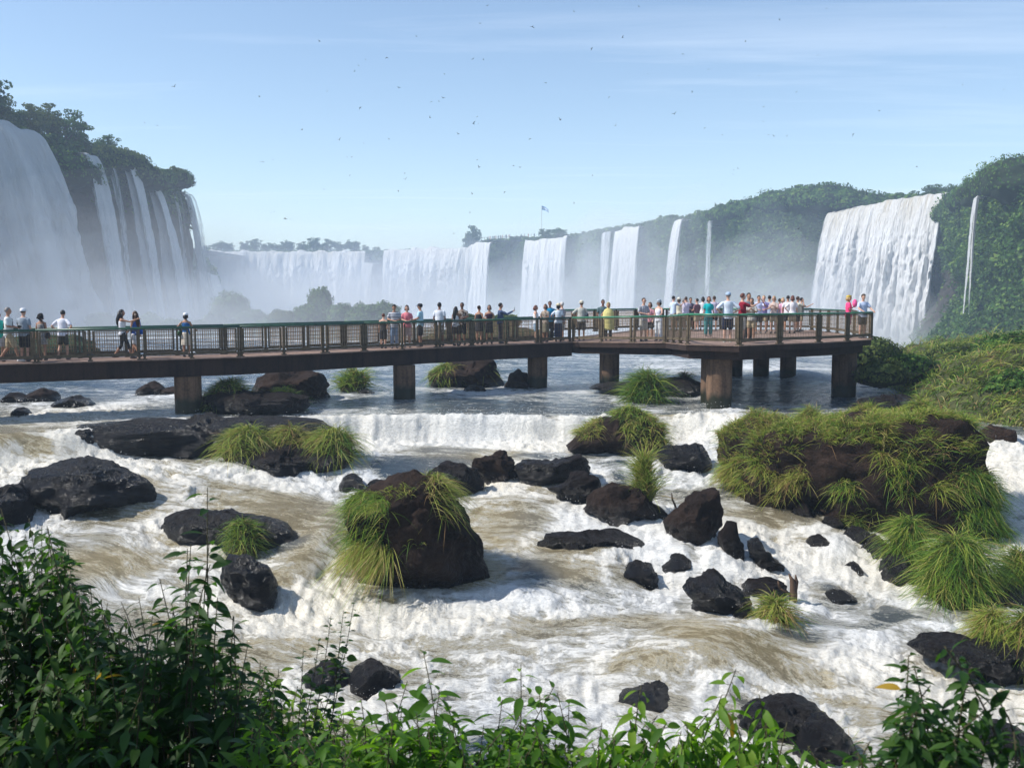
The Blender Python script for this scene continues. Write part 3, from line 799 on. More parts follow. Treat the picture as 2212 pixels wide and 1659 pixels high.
# far rim, the centre headland and the right rim as one wall round the canyon
cliff('far_cliff', [(-260, 500, 25), (-205, 560, 25), (-120, 574, 25), (-60, 566, 25), (-18, 560, 25)],
      'far rim of the canyon under the widest curtain of water', flip=1, lobes=0.8, step=2.0, rows=50, back=220, leaf_n=6000, leafs=1.6,
      veg=lambda w, s: sstep(0.12, 0.02, w))
cliff('centre_cliff', [(-12, 600, 25), (-16, 540, 26), (-14, 482, 26.5), (4, 468, 27), (28, 450, 27.3), (36, 415, 27), (44, 386, 27), (62, 352, 28.5), (76, 328, 30.5), (90, 312, 31), (98, 305, 30), (112, 288, 28.5), (124, 276, 28)],
      'long green canyon wall between the far and the right waterfall', flip=1, lobes=1.0, step=1.4, rows=60, back=150, leaf_n=52000, leafs=0.95,
      veg=lambda w, s: 1.0 - 0.35 * sstep(0.3, 0.7, w))
cliff('right_cliff', [(121, 280, 27), (112, 252, 26.2), (104, 228, 25), (97, 206, 24), (91, 188, 23.8), (86, 168, 21.5), (88, 145, 20), (100, 120, 19), (118, 95, 18), (150, 70, 18)],
      'steep green cliff closing the canyon on the right', flip=1, lobes=1.7, step=0.9, rows=80, back=120, talus=24, leaf_n=78000, leafs=0.62,
      veg=lambda w, s: 1.0 - 0.9 * sstep(0.26, 0.34, w) * sstep(0.60, 0.50, w) * sstep(62, 44, s))

# ---- trees
def tree_meshes(kind, seed):
    """trunk mesh and crown mesh of one tree about 10 m tall"""
    rng = np.random.default_rng(seed); rnd = random.Random(seed)
    tb = MB(); tips = []
    h = 3.9 if kind == 'broad' else 4.6
    top = Vector((rnd.uniform(-.5, .5), rnd.uniform(-.5, .5), h))
    tb.tube([(0, 0, -1.5), (0.05, 0, 0), (top.x * .5, top.y * .5, h * .55), top], [.34, .28, .2, .15], 7)
    nl = 13
    for i in range(nl):
        a = i * 2.4 + rnd.uniform(-.3, .3)
        z0 = h * (0.22 + 0.78 * i / nl)
        ln = (3.1 - 1.1 * abs(i / nl - .45) if kind == 'broad' else 2.3 - 0.07 * i) * rnd.uniform(.7, 1.15)
        st = Vector((top.x * z0 / h, top.y * z0 / h, z0))
        en = st + Vector((math.cos(a) * ln, math.sin(a) * ln, ln * rnd.uniform(.15, .9) + i / nl * .8))
        mid = (st + en) / 2 + Vector((0, 0, .25))
        tb.tube([st, mid, en], [.11, .07, .03], 5); tips += [en, mid]
        for j in range(3):
            e2 = en.lerp(mid, j * .3) + Vector((rnd.uniform(-1.0, 1.0), rnd.uniform(-1.0, 1.0), rnd.uniform(-.3, 1.1)))
            tb.tube([mid.lerp(en, .6), e2], [.05, .02], 4); tips.append(e2)
    trunk = tb.mesh('trunk_' + kind, M_BARK, True)
    P_, N_ = [], []; tint = []
    for tpt in tips:
        r = rnd.uniform(.45, .95)
        k = int(66 * r)
        d = rng.normal(size=(k, 3)); d /= np.linalg.norm(d, axis=1)[:, None]
        q = d * (r * rng.uniform(.45, 1.05, k) ** .5)[:, None] * np.array([1, 1, .62])
        P_.append(np.array(tpt) + q); N_.append(d); tint.append(np.clip(.4 + .35 * d[:, 2] * 0 + rnd.uniform(-.25, .25) + .18 * rng.normal(size=k), 0, 1))
    P_, N_, tint = map(np.concatenate, (P_, N_, tint))
    o = leaf_quads('crown_' + kind, P_, N_, 0.34, M_FOR if kind != 'pale' else M_FORY, tint, seed=seed)
    me = o.data; bpy.data.objects.remove(o)
    return trunk, me
TREES = [tree_meshes('broad', 1), tree_meshes('broad', 2), tree_meshes('dense', 3), tree_meshes('pale', 4), tree_meshes('dense', 5)]
def tree(loc, s, k, label, group, rz=0, sz=1.0):
    t = empty('tree', loc, label, 'tree', group, rz); t.scale = (s, s, s * sz)
    link('trunk', TREES[k][0], t); link('crown', TREES[k][1], t)
    return t
# trees on the left cliff, found by their place in the picture: (u, v_base, distance, height m, kind, words)
LT = [(-30, 262, 150, 13, 0, 'tall dark tree at the left edge above the left waterfall'),
      (8, 268, 152, 11, 2, 'dense dark tree right beside the tallest tree at the left edge'),
      (44, 285, 156, 8, 3, 'round paler tree leaning over the top of the left waterfall'),
      (75, 292, 160, 6.5, 2, 'small dark tree at the right shoulder of the left waterfall'),
      (105, 300, 163, 7.5, 3, 'feathery light green tree on the cliff crest'),
      (140, 308, 168, 8, 3, 'wide light green tree on the crest just left of a dark dome-shaped tree'),
      (182, 318, 172, 9.5, 0, 'dark dome-shaped tree standing highest in the middle of the crest'),
      (208, 330, 176, 6, 2, 'dark bushy tree on the right flank of the dome-shaped tree'),
      (236, 342, 180, 6, 1, 'ragged dark tree half way down the crest'),
      (268, 348, 186, 6.5, 4, 'flat-topped tree above the narrow falling streams'),
      (296, 352, 190, 4.5, 1, 'low spreading tree at the end of the taller trees')]
for (u, v, d, h, k, lab) in LT:
    p = P(u, v + 14, d + 1); tree((p.x - 3, p.y, p.z), h / 8.0, k, lab, 'trees on the left cliff', rz=u)

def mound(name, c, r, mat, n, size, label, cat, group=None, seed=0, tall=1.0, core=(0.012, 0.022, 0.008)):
    """a bush: a leafy skin over branching stems, uneven outline"""
    rng = np.random.default_rng(seed)
    e = empty(name, (c[0], c[1], c[2] - r[2]), label, cat, group)
    V, F = _ICO[4]
    nn = 1 + 0.32 * fbm3(V[:, 0] * 1.6 + seed, V[:, 1] * 1.6, V[:, 2] * 1.6, 3)
    Vd = V * nn[:, None] * np.array(r) * 0.88
    Vd[:, 2] += r[2]
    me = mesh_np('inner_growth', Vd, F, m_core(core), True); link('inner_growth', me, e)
    d = rng.normal(size=(n, 3)); d /= np.linalg.norm(d, axis=1)[:, None]; d[:, 2] = np.where(d[:, 2] < -0.4, -d[:, 2], d[:, 2])
    k = 1 + 0.32 * fbm3(d[:, 0] * 1.6 + seed, d[:, 1] * 1.6, d[:, 2] * 1.6, 3) + 0.16 * fbm3(d[:, 0] * 5 + seed, d[:, 1] * 5, d[:, 2] * 5, 2)
    p = d * (k * rng.uniform(0.9, 1.06, n))[:, None] * np.array(r); p[:, 2] += r[2]
    tint = np.clip(.45 + .5 * fbm3(d[:, 0] * 4, d[:, 1] * 4 + seed, d[:, 2] * 4, 2) + .2 * rng.normal(size=n), 0, 1)
    leaf_quads('foliage', p, d, size, mat, tint, tall, parent=e, seed=seed)
    return e
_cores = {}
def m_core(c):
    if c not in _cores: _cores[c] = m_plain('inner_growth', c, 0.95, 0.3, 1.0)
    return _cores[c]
# grassy hummocks hanging at the lip of the left cliff
LB = [(130, 372, 163, 5.5), (165, 385, 168, 5), (212, 355, 175, 4), (250, 350, 180, 4), (300, 378, 186, 4.2), (322, 392, 191, 3.8), (350, 388, 198, 3.2), (378, 384, 205, 3.0), (394, 392, 211, 2.8), (285, 352, 184, 3)]
_lbw = ['dark shaded bush beside the top of the left waterfall', 'dark overhanging bush below the feathery crest trees', 'grassy mound just above the first narrow stream',
        'pale green hummock beside the first narrow stream', 'round hummock between two narrow streams', 'dark hanging bush above the widest of the narrow streams', 'green hummock right of the widest narrow stream',
        'grassy hummock near the end of the left cliff', 'round bush at the very end of the left cliff', 'small tuft at the head of the second narrow stream']
for i, (u, v, d, r) in enumerate(LB):
    p = P(u, v, d); mound('bush', p, (r * .9, r * 1.1, r * .62), M_FORY if i in (2, 3, 4, 7, 9) else M_FOR, 1300, .42, _lbw[i], 'bush', 'bushes along the lip of the left cliff', seed=i + 20)

# far rims: trees one can tell apart against the sky
rr = random.Random(4)
ORD = 'first second third fourth fifth sixth seventh eighth ninth tenth eleventh twelfth thirteenth fourteenth fifteenth sixteenth seventeenth eighteenth nineteenth twentieth twenty-first twenty-second twenty-third twenty-fourth'.split()
far_line = [(455, 529, 3), (480, 527, 4), (500, 528, 3.4), (524, 527, 3.6), (548, 527, 4), (574, 527, 3.4), (600, 528, 3.6), (626, 527, 4.2), (650, 527, 3.4), (676, 528, 4.4), (706, 529, 4.8), (734, 530, 4.4),
            (760, 531, 4.6), (790, 533, 3.2), (815, 534, 2.8), (840, 535, 2.6), (866, 536, 2.4), (890, 537, 2.6), (915, 538, 2.8), (940, 538, 2.6), (965, 539, 2.4), (990, 539, 3.2), (1004, 541, 3), (1018, 541, 6)]
for i, (u, v, h) in enumerate(far_line):
    p = P(u + rr.uniform(-5, 5), v + 24, 600 + rr.uniform(-12, 25)); s = h * 3.1 / 8
    tree(p, s, i % 5, 'lone conifer-like tree at the right end of the far treeline' if h == 6 else ORD[i] + ' hazy tree from the left in the treeline beyond the far falls',
         None if h == 6 else 'trees in the far treeline', rz=i, sz=1.25 if h == 6 else .85)
rt = [(1105, 516, 462, 3.5, 4, 'tiny tree left of the flagpole'), (1178, 512, 455, 7.2, 0, 'wide tree beneath the flag'), (1205, 512, 452, 8.2, 1, 'round tree just right of the flagpole'), (1222, 514, 450, 5, 2, 'small tree right of the round tree by the flag'),
      (1330, 498, 398, 4.5, 1, 'low spreading tree above the middle waterfall'), (1352, 498, 392, 4, 2, 'small bush-like tree above the middle waterfall'),
      (2022, 428, 292, 7, 0, 'hazy tree behind the lip of the right waterfall'), (2046, 430, 292, 7.5, 1, 'taller hazy tree behind the right waterfall'), (2000, 434, 292, 5, 2, 'lower hazy tree left of the taller one behind the right waterfall'),
      (2094, 418, 262, 6, 4, 'hazy tree where the right waterfall meets the green cliff')]
for i, (u, v, d, h, k, lab) in enumerate(rt):
    tree(P(u, v + 8, d), h / 7.0, k, lab, 'trees on the far rim', rz=i * 2, sz=.8)
# rounded tree tops along the right rims
rb = [(1560, 462, 335, 4), (1600, 452, 330, 4.5), (1640, 446, 325, 5), (1680, 436, 320, 5.5), (1715, 430, 315, 5.5), (1755, 428, 308, 6), (1795, 428, 304, 6), (1835, 434, 300, 5), (1880, 438, 298, 4.5), (1925, 441, 296, 4), (1970, 440, 294, 4.5),
      (2110, 430, 236, 5), (2140, 412, 205, 5), (2168, 396, 192, 5), (2195, 385, 180, 5.2), (2222, 385, 170, 5.5)]
for i, (u, v, d, r) in enumerate(rb):
    p = P(u, v + 6, d + 3)
    mound('bush', p, (r * 1.4, r * 1.3, r * .8), M_FOR, 1100, .62 * d / 250, ORD[i] + ' rounded tree crown from the left on the long green rim before the right waterfall' if i < 11 else ORD[i - 11] + ' rounded crown from the left on top of the steep right green cliff',
          'bush', 'crowns along the green rim' if i < 11 else 'crowns on the right cliff', seed=i + 60)

# misty islands between the bridge and the falls
isl = [(497, 636, 708, 42, 150, 'pointed misty bush on the island left of the dome-shaped bush'), (543, 672, 712, 36, 148, 'low misty bush right of the pointed one'), (463, 680, 715, 24, 146, 'small pale bush at the left foot of the pointed bush'),
       (691, 627, 706, 30, 152, 'tall dome-shaped bush standing out of the mist'), (672, 662, 714, 48, 146, 'wide bush below the dome-shaped bush'), (610, 674, 712, 30, 144, 'pale shrub between the two misty islands'),
       (738, 662, 714, 38, 145, 'rounded bush right of the dome-shaped bush'), (792, 660, 714, 40, 143, 'rounded bush left of the red-haired child'), (832, 656, 714, 34, 143, 'bush half hidden behind the striped shirt'),
       (215, 678, 712, 30, 140, 'faint pale bush in the mist right of the white t-shirt'), (325, 680, 712, 26, 140, 'faint bush in the mist between the two walking women and the lone visitor'), (375, 690, 712, 26, 138, 'faint low bush left of the lone visitor'),
       (30, 632, 712, 62, 165, 'ghostly large bush in the mist at the left edge'), (285, 694, 714, 30, 138, 'faint low shrub behind the two walking women'),
       (1010, 682, 712, 30, 92, 'bright green bush glimpsed above the rail behind the tourists'), (1090, 682, 712, 34, 92, 'bright green bush right of the raised phone'), (90, 742, 772, 46, 70, 'bright bush seen through the rail at the left'),
       (580, 690, 716, 30, 142, 'tiny shrub between the low bush and the pale shrub'), (770, 682, 716, 30, 140, 'small shrub in front of the rounded bushes'), (430, 694, 716, 22, 142, 'tiny pale shrub left of the pointed bush')]
for i, (u, v0, v1, hw, d, lab) in enumerate(isl):
    a = P(u, v0, d); b = P(u, v1, d); rz_ = (a.z - b.z) / 2 * 1.05; rx_ = hw / FPX * d
    mound('bush', (a.x, a.y, (a.z + b.z) / 2), (rx_, rx_ * .9, rz_), M_FORY if i in (2, 5, 14, 15, 16) else M_FOR, 1900 if i < 9 else 1000, .34, lab, 'bush', 'bushes on the islands before the falls', seed=i + 100)
# the ground those bushes stand on
def island_ground():
    for i, (cx, cy_, rx_, ry_) in enumerate([(-41, 150, 11, 6), (-24, 146, 19, 5), (-52, 139, 16, 5), (-2, 92, 6, 4), (-33, 70, 4, 2.5), (-82, 165, 14, 6)]):
        V, F = _ICO[4]; n = 1 + .25 * fbm3(V[:, 0] * 2 + i, V[:, 1] * 2, V[:, 2] * 2, 3)
        W = V * n[:, None] * np.array([rx_, ry_, 1.4])
        me = mesh_np('rock_island', W * np.array([1, 1, 1 if i in (3, 4) else 3.0]), F, M_CV, True, {'veg': ('POINT', 'FLOAT', sstep(-.2, .4, V[:, 2]))})
        tag(link('rock_island', me, loc=(cx, cy_, ZW + .1 if i in (3, 4) else -8.2)), ['misty rock island under the pointed bush', 'misty rock island under the dome-shaped bush', 'faint rock island in mist at the left', 'small rock island behind the central tourists', 'small rock island seen through the left rail', 'ghostly rock island at the far left'][i], 'island', 'rock islands before the falls')
island_ground()

# ---- waterfalls
def m_fall(name, tint=(0.94, 0.94, 0.94), tw=0.10):
    t = NT(name)
    d = t.attr('dens'); fc = t.attr('fc', True)             # fc: metres across, metres down
    a = t.noise(t.mapv(fc, (0.9, 0.05, 1)), 1.0, 7, 0.65, 0.15)
    b = t.noise(t.mapv(fc, (2.6, 0.22, 1)), 1.2, 8, 0.75, 0.3)
    c = t.noise(t.mapv(fc, (0.22, 0.03, 1)), 1.0, 4, 0.5)
    n = t.math('ADD', t.math('MULTIPLY', a, .38), t.math('ADD', t.math('MULTIPLY', b, .40), t.math('MULTIPLY', c, .22)))
    m = t.math('ADD', d, t.math('MULTIPLY', t.math('SUBTRACT', n, 0.5), 3.2))
    al = t.mr(m, 0.15, 0.75, smooth=True)
    col = t.ramp(m, [(0.35, (0.62, 0.66, 0.69)), (0.75, (0.86, 0.87, 0.88)), (1.0, tint)])
    br = t.attr('brown')
    col = t.mix(t.math('MULTIPLY', br, t.mr(n, .4, .6)), col, (0.62, 0.55, 0.42))
    nr = t.bump(n, 1.0, 3.2)
    p = t.bsdf(col, 0.8, 0.15, 0, nr)
    tl = t.node('ShaderNodeBsdfTranslucent'); t.set(tl, 0, col); t.set(tl, 'Normal', nr)
    sh = t.mixs(tw, p, tl.outputs[0])
    tr = t.node('ShaderNodeBsdfTransparent')
    return t.done(t.mixs(al, tr.outputs[0], sh))
M_FALL = m_fall('falling_water')

def fall(name, lip, drop, out, label, dens=0.9, rough=1.0, step=0.5, rows=130, spread=0.0, group=None, lipback=5, brown=.5, flip=1, edge=2.0, vary=.25, layers=2, odir=None, zjit=0):
    """a curtain: leaves its lip, arcs outwards and falls. lip: list of (x, y, z)."""
    pts = lip
    e = None
    for ly in range(layers):
        q, pp = path_resample(pts, step)
        t = np.gradient(pp[:, :2], axis=0); t /= np.linalg.norm(t, axis=1)[:, None]
        nrm = np.stack([t[:, 1], -t[:, 0]], 1) * flip
        if odir is not None: nrm = nrm * 0 + np.array(odir) / np.linalg.norm(odir)
        cen = pp[:, :2].mean(0)
        w = np.concatenate([np.linspace(-1, 0, 8)[:-1], np.linspace(0, 1, rows) ** 1.25])
        S, W = np.meshgrid(q, w, indexing='ij'); wf = np.clip(W, 0, 1); bk = np.clip(-W, 0, 1)
        so = S + ly * 57.0 + len(label)
        jet = 1 + vary * 2.2 * pn2(so * 0.13, so * 0) + vary * 1.2 * pn2(so * 0.45, so * 0 + 4)
        D = drop * wf
        o_ = out * jet * np.sqrt(wf) * (0.75 + 0.25 * wf) + ly * 0.9 - bk * lipback
        rid = (1 - np.abs(fbm2(so * 0.2, D * 0.015, 3)) * 2) * 0.75 + 0.28 * fbm2(so * 1.3, D * 0.10, 3) + .25 * fbm2(so * 2.2, D * .45, 2)
        o_ = o_ + rid * rough * sstep(0.0, 0.25, wf)
        if rough > 1.5: o_ = o_ + fbm2(so * .42 + 8, D * .11 - jet * 2, 3) * .55 * rough * sstep(.03, .5, wf)
        X = pp[:, 0][:, None] + nrm[:, 0][:, None] * o_
        Y = pp[:, 1][:, None] + nrm[:, 1][:, None] * o_
        k = 1 + spread * wf
        X = cen[0] + (X - cen[0]) * 1.0 + (pp[:, 0][:, None] - cen[0]) * (k - 1)
        Y = Y + (pp[:, 1][:, None] - cen[1]) * (k - 1)
        lz = zjit * fbm2(so * .12, so * 0 + 2, 3)
        Z = pp[:, 2][:, None] + lz - D + 0.25 * fbm2(so * .5, D * .3, 2) * (1 - bk) - bk * 0.2 * 0
        ed = np.minimum(S, q[-1] - S)
        feather = sstep(0, edge * (0.35 + 1.3 * wf), ed + .8 * pn2(D * .12, so * 0) * wf * edge)
        dn = (dens - 0.12 * ly) * np.where(W < 0, 1, 1) + 0.35 * fbm2(so * 0.10 + 3, D * 0.01, 2) * (0.3 + wf)
        dn = dn * feather - (1 - feather) * 0.9
        n, m = S.shape; idx = np.arange(n * m).reshape(n, m)
        F = np.stack([idx[:-1, :-1], idx[:-1, 1:], idx[1:, 1:], idx[1:, :-1]], -1).reshape(-1, 4)
        if flip > 0: F = F[:, ::-1]
        fc = np.stack([so, D + bk * 3 + jet * 12, so * 0], -1).reshape(-1, 3)
        me = mesh_np(name, np.stack([X, Y, Z], -1).reshape(-1, 3), F, M_FALL, True, {
            'dens': ('POINT', 'FLOAT', dn), 'fc': ('POINT', 'FLOAT_VECTOR', fc),
            'brown': ('POINT', 'FLOAT', brown * sstep(0.22, 0.0, wf) + 0 * S)})
        if ly == 0:
            e = link(name, me); tag(e, label, 'waterfall', group)
        else:
            link('outer_veil', me, e)
    return e
g1 = 'streams falling from the left cliff'
fall('waterfall', [(-112, 84, 24.6), (-96, 106, 24.8), (-84, 127, 24.8), (-75.5, 148, 25), (-73.5, 156, 24.6)], 60, 16, 'huge shaded white curtain of water pouring off the left cliff', dens=1.6, rough=1.8, step=.45, edge=3, vary=.22, brown=.2, lipback=14, layers=2, zjit=1.2)
fall('waterfall', [(-71.5, 166, 23.5), (-71, 170.5, 23.5)], 58, 8.5, 'first narrow stream beside the big shaded curtain', dens=1.0, rough=.6, step=.2, spread=1.0, edge=1.2, group=g1, brown=0)
fall('waterfall', [(-70.5, 175, 22.5), (-70.3, 177, 22.5)], 56, 6, 'faint thin stream second from the big curtain', dens=.45, rough=.6, step=.15, spread=1.3, edge=.8, group=g1, brown=0)
fall('waterfall', [(-70, 179.5, 24.0), (-69.5, 184, 24)], 58, 8.5, 'third stream with a bright lip under the grassy crest', dens=1.0, rough=.7, step=.2, spread=1.0, edge=1.3, group=g1, brown=0)
fall('waterfall', [(-69.3, 190.5, 20.5), (-69, 194.5, 20.5)], 54, 9.0, 'widest of the narrow streams fanning out like a veil', dens=1.1, rough=.8, step=.2, spread=1.7, edge=1.4, group=g1, brown=0)
fall('waterfall', [(-68.6, 202.5, 21), (-68.5, 205, 21)], 54, 5, 'thin stream near the end of the left cliff', dens=.5, rough=.6, step=.15, spread=1.2, edge=.8, group=g1, brown=0)
fall('waterfall', [(-68.4, 208.5, 21.5), (-68.4, 213, 21.2)], 54, 6.5, 'last stream dripping off the end of the left cliff', dens=.62, rough=.7, step=.2, spread=1.4, edge=1.2, group=g1, brown=0)
fall('waterfall', [(-104, 338, 8), (-103, 347, 7)], 44, 6, 'small fall off the dark headland beyond the left cliff', dens=.8, rough=.7, step=.4, spread=1.0, edge=1.5, brown=0)
# far horseshoe
fall('waterfall', [(-232, 530, 24.5), (-205, 555, 25), (-160, 566, 25), (-112, 570, 25), (-82, 568, 25.3)], 60, 10, 'long far curtain stretching from the left cliff to the dark gap', dens=1.2, rough=3.6, step=.8, edge=4, group='curtains of the far horseshoe', brown=.7, lipback=8, zjit=1.6)
fall('waterfall', [(-84, 566, 19), (-76, 560, 18)], 50, 7, 'thin broken fall beside the dark rock in the far rim', dens=.6, rough=1.2, step=.6, edge=3, group='curtains of the far horseshoe')
fall('waterfall', [(-72, 560, 25.6), (-48, 556, 26), (-17, 545, 26)], 62, 13, 'far curtain right of the dark gap with stepped spray', dens=1.25, rough=3.8, step=.8, edge=4, group='curtains of the far horseshoe', brown=.5, lipback=8, zjit=1.8)
# centre wall
g2 = 'falls down the long green wall'
fall('waterfall', [(-19.5, 474, 24.2), (-14, 470, 24.6), (-9, 467, 25.2)], 60, 8, 'leftmost white fall on the long green wall', dens=1.2, rough=1.2, step=.4, spread=.35, zjit=.9, edge=2.6, group=g2, brown=.2, odir=(-.45, -.9))
fall('waterfall', [(6, 458, 24.6), (15, 451, 25.5), (25, 443, 26)], 60, 8, 'second fall on the green wall, beneath the flag', dens=1.2, rough=1.4, step=.4, spread=.3, zjit=1.2, edge=2.6, group=g2, brown=.2, odir=(-.4, -.9))
fall('waterfall', [(36, 401, 25.0), (39.2, 394, 25.4)], 58, 5, 'thin fall left of the brightest middle fall', dens=.62, rough=.8, step=.3, edge=1.2, group=g2, brown=0, odir=(-.5, -.85))
fall('waterfall', [(40.0, 389, 24.8), (43.8, 381, 25.6), (48, 374, 26.1)], 60, 8, 'brightest middle fall on the green wall', dens=1.2, rough=1.2, step=.35, spread=.4, zjit=.9, edge=2.4, group=g2, brown=.2, odir=(-.45, -.88))
fall('waterfall', [(57.5, 353, 26.2), (60, 349, 26.8)], 58, 11, 'single slanting fall on the green wall', dens=1.0, rough=.8, step=.25, spread=1.2, edge=1.3, group=g2, brown=0, odir=(-.6, -.8))
fall('waterfall', [(65.5, 337, 25), (67, 334.5, 25)], 52, 4, 'wispy thread of water on the hazy green wall', dens=.40, rough=.5, step=.2, spread=.9, edge=.9, group=g2, brown=0, odir=(-.5, -.85))
# right fall
fall('waterfall', [(95.2, 303, 24.9), (101, 298, 25.9), (108, 290, 27.0), (114, 283, 27.9), (119.5, 275, 28.2)], 62, 21, 'broad bright sunlit waterfall at the right above the platform', dens=1.3, rough=1.7, step=.22, rows=190, spread=.05, edge=2.2, brown=1.0, odir=(-.62, -.78), lipback=6, vary=.16, zjit=.5)
fall('waterfall', [(88.7, 192.4, 18.6), (88.1, 189.4, 18.8)], 22, 2.5, 'thin ribbon of water on the steep right green cliff', dens=1.15, rough=.5, step=.14, edge=.8, brown=0, odir=(-.8, -.55))

# plateau behind the rims, flag, lookout and its visitors
flat('plateau_left', -1100, -150, 120, 1100, 22.5, M_CV, 'forest plateau behind the left cliff')
flat('plateau_far', -150, 1100, 640, 1100, 22.0, M_CV, 'forest plateau behind the far rim')
flat('plateau_right', 190, 1100, 60, 640, 20.0, M_CV, 'forest plateau behind the right cliff')

def flag():
    p = P(1170, 500, 456)
    e = empty('flagpole', p, 'tall thin flagpole with a small blue and white flag above the far rim', 'flagpole')
    mb = MB(); mb.tube([(0, 0, 0), (0, 0, 11.6)], [.13, .08], 6)
    mb.build('pole', m_plain('pole_paint', (.5, .5, .5)), e)
    mb = MB(); N = 8
    for j in range(3):
        V = []; F = []
        for i in range(N + 1):
            s = i / N; x = s * 3.1; dz = -s * s * 1.9; y = .3 * math.sin(s * 5)
            for kk in (0, 1):
                w = (j + kk) / 3
                V.append((x, y, 11.4 + dz - w * 1.9 * (1 - .35 * s)))
        for i in range(N): F.append((i * 2, i * 2 + 1, i * 2 + 3, i * 2 + 2))
        mb.add(V, F, 0 if j != 1 else 1)
    mb.build('flag', [m_plain('flag_blue', (.18, .36, .62)), m_plain('flag_white', (.75, .75, .75))], e)
flag()
def lookout():
    e = empty('lookout', P(1085, 520, 470), 'distant railed lookout crowded with people on the far rim', 'lookout')
    wm = m_plain('lookout_metal', (.09, .09, .10))
    for i in range(16):
        mb = MB(); x = -9.5 + i * 1.3
        mb.box((x, 0, .7 + .02 * i), (.14, .14, 1.4)); mb.build('post', wm, e)
    mb = MB(); mb.bar((-9.7, 0, 1.4), (10.2, 0, 1.7), .16); mb.build('rail', wm, e)
    mb = MB(); mb.box((0, 2, -.15), (20, 5, .3)); mb.build('deck', wm, e)
lookout()

# ---- haze and mist
def vol_mat(name, dens, col=(0.64, 0.80, 1.0), an=0.1):
    t = NT(name); v = t.node('ShaderNodeVolumePrincipled')
    t.set(v, 'Color', col); t.set(v, 'Density', dens); t.set(v, 'Anisotropy', an)
    t.l.new(v.outputs[0], t.out.inputs['Volume']); return t.mat
HAZE_D = 0.00080
mb = MB(); mb.box((0, 450, 4), (2900, 1960, 88))
hz = mb.build('haze', vol_mat('haze', HAZE_D)); hz['kind'] = 'stuff'
hz['label'] = 'thin blue haze over the canyon'
def mist(c, r, dens, label, seed, lump=.20, col=(0.80, 0.89, 1.0)):
    """a bank of spray: three closed bodies of even density inside one another, so that it thins towards its rim"""
    V, F = _ICO[4]; e = None
    for j, (sc, w) in enumerate(((1.18, .28), (.92, .34), (.62, .5))):
        k = sc * (1 + lump * 2 * fbm3(V[:, 0] * 1.3 + seed + j * .35, V[:, 1] * 1.3, V[:, 2] * 1.3, 3))
        me = mesh_np('mist', V * k[:, None] * np.array(r), F, vol_mat('mist', dens * w, col), True)
        o = link('mist' if j == 0 else 'mist_core', me, e, loc=c if j == 0 else None); o['kind'] = 'stuff'
        if j == 0: e = o; o['label'] = label
MIST = [((-46, 122, -8), (30, 28, 16), .011, 'bright spray drifting out from the left falls'),
        ((-30, 126, -5), (58, 13, 7.5), .010, 'thin mist drifting over the bushy islands'),
        ((-58, 146, -28), (26, 56, 32), .017, 'spray cloud at the foot of the big left curtain'),
        ((-54, 186, -26), (18, 50, 33), .014, 'spray cloud under the narrow left streams'),
        ((-60, 138, -25), (36, 42, 20), .020, 'low spray before the left falls'),
        ((-130, 510, -20), (125, 42, 38), .022, 'spray rising before the far horseshoe'),
        ((-40, 500, -18), (66, 38, 42), .019, 'spray rising at the right of the far horseshoe'),
        ((-40, 290, -28), (90, 110, 27), .009, 'low mist filling the canyon floor'),
        ((18, 420, -14), (48, 34, 36), .019, 'mist before the first two falls of the green wall'),
        ((50, 345, -12), (38, 40, 38), .019, 'mist before the middle falls of the green wall'),
        ((74, 298, -14), (22, 26, 34), .018, 'mist left of the right waterfall'),
        ((86, 264, -28), (26, 26, 27), .045, 'thick spray at the foot of the right waterfall'),
        ((94, 236, -20), (14, 22, 20), .010, 'spray drifting before the right green cliff'),
        ((20, 200, -32), (90, 70, 24), .012, 'mist lying just beyond the river lip')]
for i, (c, r, d, lab) in enumerate(MIST): mist(c, r, d, lab, i * 7.7, col=(.84, .92, 1) if c[0] < -50 and c[1] < 200 else (.95, .97, 1))  # left banks tinted bluer: their skylit shade is put into the colour
